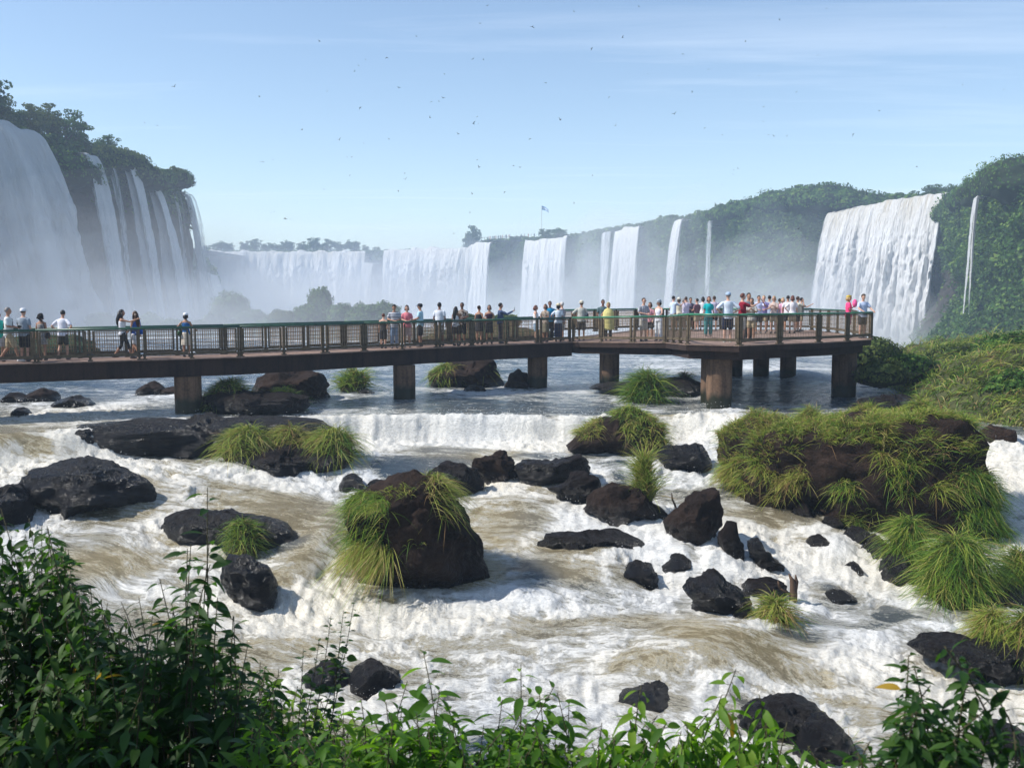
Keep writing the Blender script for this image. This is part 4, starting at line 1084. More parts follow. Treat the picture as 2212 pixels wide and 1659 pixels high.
# ------------------------------------------------------------------ boulders
def rock_shape(ol, thick, facets, seed, res, front=None, extend=0.5, skew=None):
    us = [p[0] for p in ol]; vs = [p[1] for p in ol]
    um, vb = (min(us) + max(us)) / 2, max(vs)
    g = G(um, vb - 2); dc = g.y + thick * 0.30
    dfn = skew or (lambda u: dc)
    if skew: dc = skew(um)
    O = np.array([P(u, v, dfn(u))[:] for u, v in ol])[:, [0, 2]]
    sl = (dfn(um + 100) - dfn(um - 100)) / (P(um + 100, vb, dfn(um + 100)).x - P(um - 100, vb, dfn(um - 100)).x)
    # dense outline
    D = []
    for i in range(len(O)):
        a, b = O[i], O[(i + 1) % len(O)]
        for t in np.linspace(0, 1, 10)[:-1]: D.append(a * (1 - t) + b * t)
    D = np.array(D); c = np.array([(O[:, 0].min() + O[:, 0].max()) / 2, O[:, 1].min() * .55 + O[:, 1].max() * .45])
    d = D - c; th = np.arctan2(d[:, 1], d[:, 0]); rr_ = np.linalg.norm(d, axis=1)
    o = np.argsort(th); th, rr_ = th[o], rr_[o]
    th = np.concatenate([th - 2 * np.pi, th, th + 2 * np.pi]); rr_ = np.tile(rr_, 3)
    V, F = _ICO[res]; V = V.copy()
    rng = np.random.default_rng(seed)
    # cut flat faces
    for k in range(facets):
        n = rng.normal(size=3) * np.array([.8, 1, .8]); n[1] = (-abs(n[1]) * 1.1 - .45) * (1 if k % 4 else -1); n /= np.linalg.norm(n)
        h = rng.uniform(.55, .84)
        s = V @ n - h; m = s > 0
        V[m] -= np.outer(s[m] * .92, n)
    rho = np.sqrt(V[:, 0] ** 2 + V[:, 2] ** 2); rho_n = np.where(np.abs(V[:, 1]) < 0.999, rho, rho)
    t = np.arctan2(V[:, 2], V[:, 0]); r = np.interp(t, th, rr_)
    q = rho ** 0.80
    X = c[0] + np.cos(t) * r * q * 1.02; Z = c[1] + np.sin(t) * r * q * 1.02
    Z = np.where(V[:, 2] < -0.2, Z - extend * (-V[:, 2] - 0.2), Z)
    size = np.median(rr_)
    # front leans: lower parts come forward, top goes back
    Y = dc + V[:, 1] * thick * 0.5 - (Z - c[1]) / max(size, .2) * thick * 0.04
    Y = Y + sl * (X - P(um, vb, dc).x)
    W = np.stack([X, Y, Z], 1)
    nn = V / np.linalg.norm(V, axis=1)[:, None]
    a = min(size, 1.4)
    f1 = fbm3(X * 1.1 / a + seed, Y * 1.1 / a, Z * 1.1 / a, 3) * .16 * a
    rg = -np.abs(fbm3(X * 1.9 + seed, Y * 1.9, Z * 2.8, 3)) * .13 + .03 + np.round(fbm3(X * .9, Y * .9 + seed, Z * 1.6, 2) * 4) * .035
    f2 = fbm3(X * 6 + seed, Y * 6, Z * 6, 3) * .024
    sc_ = np.clip(min(np.ptp(O[:, 0]), np.ptp(O[:, 1])) / 0.9, .3, 1)
    W = W + nn * ((f1 + rg + f2) * sc_)[:, None]
    return W, F, g

SURF = {}
def rock(k, ol, thick, wet, facets, label, mat=None, cat='rock', group='boulders in the rapids', res=None, extend=.5, skew=None):
    w = (max(p[0] for p in ol) - min(p[0] for p in ol))
    res = res or (6 if w > 260 else 5 if w > 70 else 4)
    W, F, g = rock_shape(ol, thick, facets, sum(map(ord, k)) * 3 + len(label), res, extend=extend, skew=skew)
    h = W[:, 2] - (g.z - .1); H = max(W[:, 2].max() - g.z, .3)
    wetv = np.clip(wet * 1.15 - h / H * 0.75 + .12, 0, 1) + .5 * np.exp(-(h / .22) ** 2)
    base = np.array([g.x, g.y + thick * .3, g.z])
    me = mesh_np('rock', W - base, F, mat or (M_ROCKB if wet < .6 else M_ROCK), True, {'wet': ('POINT', 'FLOAT', wetv)})
    try: me.set_sharp_from_angle(angle=R(38))
    except Exception: pass
    o = link('rock', me, loc=base); tag(o, label, cat, group)
    SURF[k] = (W, F)
    return o
for r_ in ROCKS: rock(*r_)
ISL_D = lambda u: float(np.interp(u, [1500, 1640, 2050, 2200], [G(1640, 1120).y + 1.9, G(1640, 1120).y + 1.4, G(2050, 1190).y + 1.0, G(2050, 1190).y + .7]))
rock('island', ISLAND, 3.6, .12, 12, 'big rocky island at the right, its top covered in long grass', M_ROCKB, 'island', None, res=6, extend=.8, skew=ISL_D)

# ------------------------------------------------------------------ grass
def m_grass():
    t = NT('grass_blades')
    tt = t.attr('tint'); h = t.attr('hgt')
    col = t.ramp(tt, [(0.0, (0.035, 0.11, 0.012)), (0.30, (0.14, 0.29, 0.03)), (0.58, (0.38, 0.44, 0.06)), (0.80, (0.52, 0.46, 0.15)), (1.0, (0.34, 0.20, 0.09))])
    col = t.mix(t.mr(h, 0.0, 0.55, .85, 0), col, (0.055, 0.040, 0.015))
    p = t.bsdf(col, 0.55, 0.35)
    tr = t.node('ShaderNodeBsdfTranslucent'); t.set(tr, 0, t.mix(.35, col, (0.22, 0.30, 0.03)))
    return t.done(t.mixs(.42, p, tr.outputs[0]))
M_GRASS = m_grass()
def blades(name, roots, N, length, label, tint, width=.02, droop=1.0, up=.7, spread=.5, lean=(0, 0, 0), parent=None, cat='grass', group=None, seed=0, kind=None, tv=.24, lv=.45):
    n = len(roots); rng = np.random.default_rng(seed + 5)
    width = width * .85
    L_ = length * .82 * rng.uniform(1 - lv, 1 + lv, n)
    d = N * (1 - up) + np.array([0, 0, up]) + rng.normal(size=(n, 3)) * spread * .6 + np.array(lean)
    d /= np.linalg.norm(d, axis=1)[:, None]
    g = np.zeros((n, 3)); g[:, 2] = -1
    cw = np.stack([pn3(roots[:, 0] * 2.1 + q_, roots[:, 1] * 2.1, roots[:, 2] * 2.1) for q_ in (3, 31, 77)], 1)
    d = d + cw * .5; d /= np.linalg.norm(d, axis=1)[:, None]
    L_ = L_ * (1 + .7 * pn3(roots[:, 0] * 1.4 + 9, roots[:, 1] * 1.4, roots[:, 2] * 1.4))
    hz_ = d * np.array([1, 1, 0]) + rng.normal(size=(n, 3)) * .15; hz_[:, 2] = 0
    hz_ /= (np.linalg.norm(hz_, axis=1)[:, None] + 1e-6)
    dr = droop * rng.uniform(.5, 1.4, n)
    K = 5
    side = np.cross(d, rng.normal(size=(n, 3))); side /= np.linalg.norm(side, axis=1)[:, None]
    V = np.zeros((n, K * 2 - 1, 3)); hg = np.zeros((n, K * 2 - 1))
    for k in range(K):
        t = k / (K - 1)
        p = roots + d * (L_ * t)[:, None] + hz_ * (L_ * dr * .45 * t * t)[:, None] + g * (L_ * dr * .62 * t ** 2.4)[:, None]
        w = width * (1 - t * t * .9) * .5
        if k < K - 1:
            V[:, 2 * k] = p - side * w; V[:, 2 * k + 1] = p + side * w; hg[:, 2 * k] = hg[:, 2 * k + 1] = t
        else: V[:, 2 * k] = p; hg[:, 2 * k] = 1
    nv = K * 2 - 1
    q = np.array([(0, 1, 3, 2), (2, 3, 5, 4), (4, 5, 7, 6), (6, 7, 8, 8)])
    F3 = []
    for a in q[:3]: F3 += [(a[0], a[1], a[2]), (a[0], a[2], a[3])]
    F3.append((6, 7, 8)); F3 = np.array(F3)
    F = (np.arange(n)[:, None, None] * nv + F3[None]).reshape(-1, 3)
    dead = (rng.random(n) < .13) * rng.uniform(.25, .6, n)
    tint = tint + dead
    tn = np.clip(tint + rng.normal(size=n) * tv, 0, 1) if np.ndim(tint) == 0 else np.clip(tint + rng.normal(size=n) * tv, 0, 1)
    base = roots.mean(0)
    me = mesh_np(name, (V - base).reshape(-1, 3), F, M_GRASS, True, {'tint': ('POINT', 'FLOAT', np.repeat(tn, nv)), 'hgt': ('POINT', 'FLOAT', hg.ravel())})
    o = link(name, me, parent, loc=base if parent is None else None)
    if parent is None: tag(o, label, cat, group, kind)
    return o

def surf_samples(W, F, n, ok, seed):
    rng = np.random.default_rng(seed)
    a, b, c = W[F[:, 0]], W[F[:, 1]], W[F[:, 2]]
    nr = np.cross(b - a, c - a); ar = np.linalg.norm(nr, axis=1); nr = nr / (ar[:, None] + 1e-9)
    cen = (a + b + c) / 3
    w = ar * ok(cen, nr)
    if w.sum() <= 0: return np.zeros((0, 3)), np.zeros((0, 3))
    f = rng.choice(len(F), n, p=w / w.sum())
    r1, r2 = np.sqrt(rng.random(n))[:, None], rng.random(n)[:, None]
    return a[f] * (1 - r1) + b[f] * r1 * (1 - r2) + c[f] * r1 * r2, nr[f]

def patch_on(k, ells, n, length, label, tint, gap=-.9, **kw):
    """grass rooted on a rock's own surface, where its visible side falls inside the given picture ellipses"""
    W, F = SURF[k]
    def ok(cen, nr):
        u, v = proj(cen)
        m = np.zeros(len(cen))
        for (eu, ev, ru, rv) in ells:
            m = np.maximum(m, 1.0 * (((u - eu) / ru) ** 2 + ((v - ev) / rv) ** 2 < 1))
        m = m * (fbm3(cen[:, 0] * 1.15 + 5, cen[:, 1] * 1.15, cen[:, 2] * 1.6, 2) > gap)
        return m * (nr[:, 2] > -0.35) * (0.25 + np.clip(nr[:, 2], 0, 1)) * np.where((nr * cen).sum(1) < 0, 1.0, .5)
    r, N = surf_samples(W, F, n, ok, n + len(label))
    if not len(r): print('NO SURFACE', k, label); return
    cl = fbm3(r[:, 0] * 1.3, r[:, 1] * 1.3, r[:, 2] * 1.3, 2)
    return blades('grass', r, N, length, label, tint + .22 * cl, seed=n, **kw)

def tuft(u, v0, v1, ru, label, n, tint, length, d=None, spread=1.15, up=.75, droop=1.0, group='grass clumps', depth=.8, seed=0, width=.02, core=True, lean=(0, 0, 0)):
    """a mop of grass on its own root mound: v1 is its foot, v0 its top"""
    if d is None: d = G(u, v1).y + .35
    foot = P(u, v1, d); top = P(u, v0, d); H = top.z - foot.z; Rx = ru / FPX * d
    mh = max(H - length * .5, H * .22)
    e = empty('grass_clump', foot, label, 'grass', group)
    rng = np.random.default_rng(seed + int(u))
    V, F = _ICO[3]; nn = 1 + .15 * fbm3(V[:, 0] * 2 + u, V[:, 1] * 2, V[:, 2] * 2, 2)
    rx = max(Rx - length * .5, Rx * .35)
    W = V * nn[:, None] * np.array([rx, rx * depth, mh]) * .95; W[:, 2] = np.where(W[:, 2] < 0, W[:, 2] * .4, W[:, 2])
    if core: link('root_mound', mesh_np('root_mound', W, F, m_core((.045, .032, .016)), True), e)
    def ok(c, nr): return 1.0 * (c[:, 2] > -.02) * (.4 + np.clip(nr[:, 2], 0, 1))
    r, N = surf_samples(W, F, n, ok, n + int(u))
    cl = fbm3(r[:, 0] * 1.6 + u, r[:, 1] * 1.6, r[:, 2] * 1.6, 2)
    bl = blades('blades', r, N, length, None, np.clip(tint + .22 * cl, 0, 1), parent=e, up=up, spread=spread, droop=droop, seed=seed, width=width, lean=lean)
    bl.location = r.mean(0)                             # blades are built about their own centre
    return e
# hanging grass on the tall boulder
GW = .019
patch_on('e', [(800, 1105, 48, 38), (795, 1150, 42, 34)], 1800, .46, 'dark green grass mop on the left shoulder of the tall pointed boulder', .30, droop=1.6, up=.35, group='grass on boulders', width=GW)
patch_on('e', [(810, 1195, 42, 30)], 1600, .48, 'browning grass hanging low at the left foot of the tall pointed boulder', .66, droop=2.2, up=.1, group='grass on boulders', width=GW)
patch_on('e', [(945, 1065, 26, 34), (955, 1100, 24, 26)], 900, .48, 'long yellow grass streaming down the middle of the tall pointed boulder', .62, droop=2.0, up=.3, group='grass on boulders', width=GW)
patch_on('e', [(938, 1022, 22, 14), (862, 1065, 35, 14), (893, 1176, 22, 14)], 260, .26, 'short sparse grass on the crown of the tall pointed boulder', .48, droop=1.2, up=.5, group='grass on boulders', width=GW)
patch_on('l', [(1272, 920, 32, 34), (1285, 900, 20, 14)], 620, .36, 'straw-tinted grass on the left shoulder of the pointed brown rock', .60, droop=1.4, up=.5, group='grass on boulders', width=.024)
patch_on('l', [(1400, 925, 55, 42), (1365, 895, 40, 16), (1425, 950, 30, 30)], 2200, .42, 'thick green-gold grass on the right shoulder of the pointed brown rock', .50, droop=1.5, up=.5, group='grass on boulders', width=.024)
tuft(523, 1105, 1192, 52, 'small round tuft sitting on the wide black wet rock', 1100, .30, .42, d=G(523, 1190).y - .35, droop=1.5, width=.018)
tuft(1390, 968, 1085, 52, 'upright orange-tipped tuft on top of the triangular rock', 1700, .55, .80, d=G(1360, 1128).y + .5, droop=.6, up=.95, spread=.5, width=.02)
tuft(1670, 1270, 1362, 56, 'spiky half-dry tuft in front of the driftwood stump', 1400, .52, .55, d=G(1670, 1352).y + .1, droop=1.2, spread=1.2, width=.018)
# the wide mop on the ledge: three clumps grown together
dl = G(620, 1016).y + .9
tuft(530, 905, 985, 72, 'left third of the wide grass mop on the ledge', 1700, .55, .62, d=dl, droop=1.7, width=.022)
tuft(625, 902, 985, 66, 'middle third of the wide grass mop on the ledge', 1600, .58, .62, d=dl + .5, droop=1.7, width=.022)
tuft(712, 905, 995, 76, 'right third of the wide grass mop on the ledge, hanging lowest', 1900, .55, .66, d=dl + .2, droop=1.8, width=.022)
# behind the bridge
tuft(492, 808, 893, 66, 'large green bush-like grass right beside the first pillar', 1800, .36, .55, d=G(492, 893).y + .8, droop=1.1, width=.028)
tuft(613, 826, 888, 50, 'bright green round grass clump right of the first pillar', 1300, .32, .50, d=G(613, 888).y + .3, droop=1.4, width=.028)
tuft(648, 795, 835, 60, 'dry straw-coloured grass on the brown rock between the pillars', 800, .68, .5, d=G(640, 858).y + 2.2, droop=1.3, width=.028)
tuft(764, 788, 846, 52, 'tall green reeds standing in the river between the first two pillars', 1000, .26, .95, d=G(764, 846).y + .3, droop=.9, up=.9, spread=.9, width=.038)
tuft(962, 776, 820, 42, 'grass bowing over the left end of the flat-topped rock', 800, .45, .6, d=G(1000, 838).y + .6, droop=1.6, width=.034)
tuft(1030, 772, 812, 40, 'grass on top of the flat-topped rock beyond the bridge', 700, .50, .6, d=G(1000, 838).y + 1.4, droop=1.7, width=.034)
tuft(1392, 790, 872, 58, 'tall dark green reeds below the platform, left of the round pillar', 1900, .20, .85, d=G(1392, 872).y + .4, droop=1.1, up=.85, width=.032)
tuft(1478, 795, 838, 25, 'small reed tuft on the rock shelf beside the round pillar', 450, .24, .55, d=G(1478, 838).y + .4, droop=1.1, width=.03)
# bright green clumps at the foot of the island
tuft(1958, 1098, 1205, 58, 'bright green grass clump, upper of the two by the foam', 1900, .30, .60, d=G(1958, 1225).y + .1, droop=1.5, width=.019)
tuft(2062, 1135, 1288, 92, 'largest bright green grass clump, drooping to the foam', 4200, .30, .66, d=G(2062, 1292).y + .1, droop=1.6, width=.019)
tuft(1850, 1100, 1150, 30, 'little dark tuft in the shade of the grassy island', 350, .25, .45, d=G(1850, 1165).y + .7, droop=1.2, width=.018)
tuft(2195, 1165, 1290, 60, 'green grass clump at the right edge beside the largest one', 1700, .28, .60, d=G(2195, 1300).y + .7, droop=1.3, width=.019)
tuft(2140, 1298, 1425, 68, 'half-dry grass clump on the black rock at the right edge', 2600, .55, .52, d=G(2140, 1440).y + .4, droop=1.4, width=.018)
tuft(2215, 1290, 1455, 62, 'second half-dry clump cut by the right edge of the picture', 2000, .50, .52, d=G(2215, 1470).y + .4, droop=1.5, width=.018)
tuft(1950, 1405, 1428, 0.1, 'tiny bright tuft', 1, .3, .1) if False else None
tuft(1760, 1560, 1660, 55, 'thin dry straw stalks at the bottom right', 240, .80, .75, d=G(1760, 1640).y + .5, droop=.5, up=.9, spread=.5, width=.012, core=False)
tuft(1830, 1585, 1640, 50, 'second patch of thin dry straw beside the bottom right rocks', 160, .86, .5, d=G(1830, 1640).y + .5, droop=.6, up=.9, spread=.6, width=.012, core=False)
# big island: grass all over its top, hanging at the edge
patch_on('island', [(1640, 950, 105, 55), (1800, 920, 160, 42), (1580, 965, 60, 55)], 12500, .34, 'golden green grass over the left crown of the rocky island', .56, droop=.8, up=.8, spread=.8, group='grass on the rocky island', gap=-.22, width=.019, lean=(.15, 0, 0))
patch_on('island', [(1990, 930, 120, 60), (2060, 1010, 75, 70)], 10500, .34, 'windblown grass over the right crown of the rocky island', .52, droop=.8, up=.8, spread=.8, group='grass on the rocky island', gap=-.22, width=.019, lean=(.25, 0, 0))
patch_on('island', [(1600, 1030, 62, 40), (1680, 1050, 50, 30), (1735, 1025, 35, 20)], 2600, .36, 'grass hanging over the left face of the rocky island', .60, droop=1.3, up=.45, spread=.8, group='grass on the rocky island', gap=-.12, width=.018)
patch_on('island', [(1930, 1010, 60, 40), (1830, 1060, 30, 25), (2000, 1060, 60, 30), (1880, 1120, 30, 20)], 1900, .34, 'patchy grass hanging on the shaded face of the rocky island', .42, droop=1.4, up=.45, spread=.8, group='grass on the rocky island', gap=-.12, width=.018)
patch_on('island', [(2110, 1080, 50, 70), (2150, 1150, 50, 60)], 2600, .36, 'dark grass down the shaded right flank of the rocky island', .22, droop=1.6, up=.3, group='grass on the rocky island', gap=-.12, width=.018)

# grassy bank that closes the basin at the right: a mound of its own with growth all over
def grass_bank():
    n, m = 90, 120
    ys = np.linspace(30.2, 78, n); tt = np.linspace(0, 1, m)
    Y, T = np.meshgrid(ys, tt, indexing='ij')
    x0 = np.interp(ys, [30, 33, 36, 40, 46, 56, 78], [15.2, 14.2, 13.6, 14.6, 16.5, 19.5, 27])[:, None]
    X = x0 + T * 32
    prof = sstep(0, 0.10, T) * (1.25 + 0.9 * sstep(.1, .5, T)) * np.interp(ys, [30.2, 31.5, 34, 60, 78], [.1, .75, 1.0, 1.0, .3])[:, None]
    Z = ZW - .5 + prof * 1.35 + .95 * fbm2(X * .26, Y * .30, 3) * sstep(0, .12, T)
    Z = Z - .30 * np.clip(Y - 52, 0, 40) * .13
    W = np.stack([X, Y, Z], -1).reshape(-1, 3)
    idx = np.arange(n * m).reshape(n, m)
    F = np.stack([idx[:-1, :-1], idx[:-1, 1:], idx[1:, 1:], idx[1:, :-1]], -1).reshape(-1, 4)
    me = mesh_np('grass_bank', W, F, m_core((.05, .055, .02)), True)
    tag(link('grass_bank', me), 'low bank of the basin behind the rocky island at the right', kind='structure')
    F3 = np.concatenate([F[:, [0, 1, 2]], F[:, [0, 2, 3]]])
    def ok(c, nr): return np.exp(-(c[:, 1] - 31) / 16) * (c[:, 2] > ZW - .2) * (c[:, 0] / c[:, 1] < .62)
    r, N = surf_samples(W, F3, 15000, ok, 9)
    N = N * np.sign(N[:, 2:3])
    cl = fbm2(r[:, 0] * .45, r[:, 1] * .45, 3)
    Ln = .75 * (.8 + .5 * np.clip(cl + .3, 0, 1)) * np.clip(r[:, 1] / 40, .9, 1.6)
    o = blades('bank_grass', r, N, Ln, 'tall windblown green and yellow grass covering the right bank', np.clip(.36 + .55 * cl, 0, 1), width=.042, droop=1.0, up=.75, spread=.6, lean=(.35, 0, 0), kind='stuff', cat=None)
grass_bank()
for i_, (u_, v_, d_, r_, w_) in enumerate([(1960, 800, 42, 1.0, 'nearest'), (2060, 790, 45, 1.3, 'second'), (2120, 840, 36, 1.0, 'lower'), (1905, 812, 40, .8, 'smallest'), (2200, 850, 34, .9, 'rightmost')]):
    mound('bush', P(u_, v_, d_), (r_ * 1.3, r_, r_ * .7), M_FORY if i_ % 2 else M_FOR, 1500, .13, w_ + ' leafy shrub standing in the tall grass of the right bank', 'bush', 'shrubs on the right bank', seed=200 + i_)
for i_, (u_, v0_, v1_, ru_, n_, t_) in enumerate([(1630, 872, 935, 42, 700, .60), (1745, 868, 930, 46, 800, .5), (1868, 860, 925, 50, 900, .62), (1985, 850, 920, 48, 900, .46), (2075, 880, 960, 44, 800, .52)]):
    tuft(u_, v0_, v1_, ru_, ORD[i_] + ' grass clump from the left on the crest of the rocky island', n_, t_, .42, d=ISL_D(u_) + .3, droop=.9, up=.8, width=.018, group='grass on the rocky island')
mound('bush', P(2178, 792, 47), (2.0, 1.8, 1.5), M_FOR, 2600, .16, 'dark leafy bush at the right edge behind the tall grass', 'bush', seed=77)
mound('bush', P(1895, 770, 50), (1.3, 1.2, .9), M_FORY, 1500, .14, 'leafy bush just right of the platform end', 'bush', seed=78)

# driftwood
def driftwood():
    wm = m_plain('dead_wood', (.10, .062, .04), .9, .4, 14)
    p = G(1712, 1300); e = empty('driftwood_stump', p, 'broken driftwood stump standing on the flat black rock', 'driftwood')
    mb = MB(); mb.tube([(0, 0, -.3), (.02, 0, .2), (-.02, 0, .5), (-.10, 0, .64)], [.10, .085, .055, .012], 7); mb.build('stump', wm, e, True)
    mb = MB(); mb.tube([(.03, .02, .1), (.08, .02, .45), (.05, 0, .62)], [.06, .05, .01], 6); mb.build('splinter', wm, e, True)
    for a, b in (((-.02, 0, .15), (-.32, -.05, .34)), ((-.05, 0, .05), (-.25, -.1, -.02)), ((-.3, -.05, .33), (-.34, -.02, .48))):
        mb = MB(); mb.tube([a, b], [.035, .018], 5); mb.build('branch', wm, e, True)
    p = G(1466, 1108); e = empty('dead_branch', p, 'thin dead branch sticking up left of the pointed brown rock', 'driftwood')
    mb = MB(); mb.tube([(.02, .3, -.2), (-.05, .3, .15), (-.13, .3, .32), (-.15, .3, .50)], [.035, .03, .024, .012], 6); mb.build('branch', wm, e, True)
    p = P(1800, 1112, G(1800, 1135).y + .4); e = empty('wooden_stick', p, 'broken orange-brown stick lying on the rocks under the island', 'driftwood')
    mb = MB(); mb.tube([(-.35, 0, .15), (.05, 0, -.02), (.4, .1, -.22)], [.03, .035, .02], 6); mb.build('stick', wm, e, True)
driftwood()
# ------------------------------------------------------------------ footbridge and platform
M_CONC = None
def m_concrete(name, col, stain, tide=None):
    t = NT(name); c = t.coord()
    n = t.noise(t.mapv(c, (1, 1, .45)), 1.6, 7, .65); f = t.noise(c, 14, 6, .7)
    k = t.math('ADD', t.math('MULTIPLY', n, .65), t.math('MULTIPLY', f, .35))
    cc = t.ramp(k, [(.34, stain), (.55, col), (.75, tuple(q * 1.35 for q in col))])
    dr = t.noise(t.mapv(c, (5, 5, .35)), 1.0, 5, .7)           # run-down stains
    cc = t.mix(t.mr(dr, .50, .68, 0, .65), cc, tuple(q * .5 for q in stain))
    rg = .9
    if tide:
        sz = t.node('ShaderNodeSeparateXYZ'); t.l.new(c, sz.inputs[0])
        w = t.mr(t.math('ADD', sz.outputs[2], t.math('MULTIPLY', t.math('SUBTRACT', n, .5), .9)), tide + .25, tide - .05)
        cc = t.mix(w, cc, (.020, .022, .012)); rg = t.mr(w, 0, 1, .9, .3)
    return t.done(t.bsdf(cc, rg, .25, 0, t.bump(f, .6, .02)))
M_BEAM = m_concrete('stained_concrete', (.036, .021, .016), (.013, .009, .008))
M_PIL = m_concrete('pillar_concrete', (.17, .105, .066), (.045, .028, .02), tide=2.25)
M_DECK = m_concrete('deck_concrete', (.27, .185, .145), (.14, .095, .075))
M_GREEN = m_plain('green_paint', (.035, .16, .085), .35, .35, 5, spec=.5)
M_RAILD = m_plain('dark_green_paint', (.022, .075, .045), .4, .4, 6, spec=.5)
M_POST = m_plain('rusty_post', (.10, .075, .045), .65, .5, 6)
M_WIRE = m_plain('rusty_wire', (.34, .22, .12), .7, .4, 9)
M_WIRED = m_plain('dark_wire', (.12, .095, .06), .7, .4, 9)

def uz(u, v, d): return P(u, v, d)
A0 = P(-260, 790, 30.4); A1 = P(80, 784, 33.1); A2 = P(1235, 738.5, 45.0)
NEAR = [A0, A1, P(520, 771, 35.6), P(788, 758.3, 38.8), P(1021, 747, 42.4), A2]
NEAR[0] = A1 + (A1 - NEAR[2]) * .75
WDIR = (A2 - A1); WDIR.z = 0; WDIR.normalize()
WN = Vector((-WDIR.y, WDIR.x, 0))                # towards the far side
WID = 2.1
PLAT = [Vector(q) for q in (P(1235, 738.5, 45.0), P(1437, 740, 41.2), P(1482, 746.5, 36.2), P(1597, 746.5, 35.25), P(1684, 742, 36.5), P(1769, 738.5, 37.6), P(1831, 736, 38.8), P(1884, 732, 40.4))]
PZ = PLAT[3].z
for _p in PLAT[2:]: _p.z = PZ
BACK = [Vector((15.4, 45.5, PZ)), Vector((15.6, 51.6, PZ)), Vector((11, 52.4, PZ)), Vector((6.4, 51.6, PZ)), Vector((A2.x + WN.x * WID + .3, A2.y + WN.y * WID + .4, A2.z))]

def slab(name, top, th, mat, parent, inset=0):
    """horizontal plate from a ring of points"""
    c = sum(top, Vector()) / len(top)
    T = [p + (c - p).normalized() * inset for p in top]
    n = len(T); mb = MB()
    V = [p for p in T] + [Vector((p.x, p.y, p.z - th)) for p in T]
    F = [tuple(range(n)), tuple(reversed(range(n, 2 * n)))] + [(i, n + i, n + (i + 1) % n, (i + 1) % n) for i in range(n)]
    # ring may run either way; make the outside face outwards
    ar = sum(T[i].x * T[(i + 1) % n].y - T[(i + 1) % n].x * T[i].y for i in range(n))
    if ar < 0: F = [tuple(reversed(f)) for f in F]
    mb.add(V, F); return mb.build(name, mat, parent)

def seg_slabs(pts, off0, off1, zt, th, mat, name, parent, piece=3.2, gap=.012):
    """pieces along a polyline, off0..off1 across it"""
    out = []
    for a, b in zip(pts[:-1], pts[1:]):
        Ln = (b - a).length; k = max(1, round(Ln / piece)) if piece else 1
        for i in range(k):
            p, q = a.lerp(b, i / k), a.lerp(b, (i + 1) / k)
            dd = (q - p).normalized() * gap * .5 if piece else Vector()
            p, q = p + dd, q - dd
            ring = [p + WN * off0, q + WN * off0, q + WN * off1, p + WN * off1]
            ring = [Vector((r.x, r.y, r.z + zt)) for r in ring]
            out.append(slab(name, ring, th, mat, parent))
    return out
fb = empty('footbridge', (0, 0, 0), 'long concrete footbridge crossing the rapids from the left edge', 'bridge')
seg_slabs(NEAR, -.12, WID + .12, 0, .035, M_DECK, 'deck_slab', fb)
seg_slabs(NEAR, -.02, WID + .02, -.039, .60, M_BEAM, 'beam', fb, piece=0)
pf = empty('viewing_platform', (0, 0, 0), 'wide concrete viewing platform on round pillars at the end of the bridge', 'platform')
ring = PLAT + BACK
ring = [Vector(p) for p in ring]
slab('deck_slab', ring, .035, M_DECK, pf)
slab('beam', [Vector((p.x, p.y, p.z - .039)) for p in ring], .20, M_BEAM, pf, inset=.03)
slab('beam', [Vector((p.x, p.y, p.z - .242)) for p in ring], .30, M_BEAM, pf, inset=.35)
# joints in the platform deck, proud strips
for i, t in enumerate((.2, .45, .7)):
    a = PLAT[3].lerp(PLAT[7], t) + Vector((0, .3, .004)); b = a + Vector((-1.0, 6, 0))
    mb = MB(); mb.bar(a, b, .05, .006); mb.build('joint_strip', M_BEAM, pf)

def pillar(u, vb, wpx, ztop, parent, label=None, d=None):
    g = G(u, vb); d = d or g.y + .4
    r = wpx / FPX * d * .5
    x = (u - CU) / FPX * d * (1.0)
    p = P(u, vb, d); x = p.x
    mb = MB(); zb = ZW - 1.8
    prof = [(0, zb, r), (0, ztop, r)]
    n = 28; zs = np.linspace(zb, ztop, 9)
    mb.loft([(0, 0, z - zb, r * (1 + .004 * math.sin(z * 5)), r) for z in zs], n)
    o = mb.build('pillar', M_PIL, parent, True, loc=(x, d, zb))
    try: o.data.set_sharp_from_angle(angle=R(40))
    except Exception: pass
    return o
def zbeam_at(x, y):
    # beam underside under the walkway
    best = min(range(200), key=lambda i: abs((lambda p: (p - Vector((x, y, p.z))).length)(wpoint(i / 199)[0])))
    return wpoint(best / 199)[0].z - .65
def wpoint(t):
    ls = [(b - a).length for a, b in zip(NEAR[:-1], NEAR[1:])]; s = t * sum(ls)
    for (a, b), l in zip(zip(NEAR[:-1], NEAR[1:]), ls):
        if s <= l or b is NEAR[-1]: return a.lerp(b, min(s / l, 1)), (b - a).normalized()
        s -= l
for u, vb, w in ((408, 904, 57), (874, 879, 48), (1161, 838, 43)):
    d = {408: 35.3, 874: 40.2, 1161: 45.2}[u]
    pillar(u, vb, w, zbeam_at(P(u, vb, d).x, d - 1), fb, d=d)
zt = PZ - .51
for u, vb, w, d in ((1316, 830, 43, 45.0), (1552, 890, 55, 36.6), (1533, 872, 40, 38.6), (1821, 882, 52, 41.2), (1702, 805, 34, 52.0 * 1.0), (1644, 792, 34, 50.6), (1588, 790, 32, 50.9)):
    d2 = {1702: 49.5, 1644: 51.2, 1588: 51.6}.get(u, d)
    pillar(u, vb, w, zt, pf, d=d2)

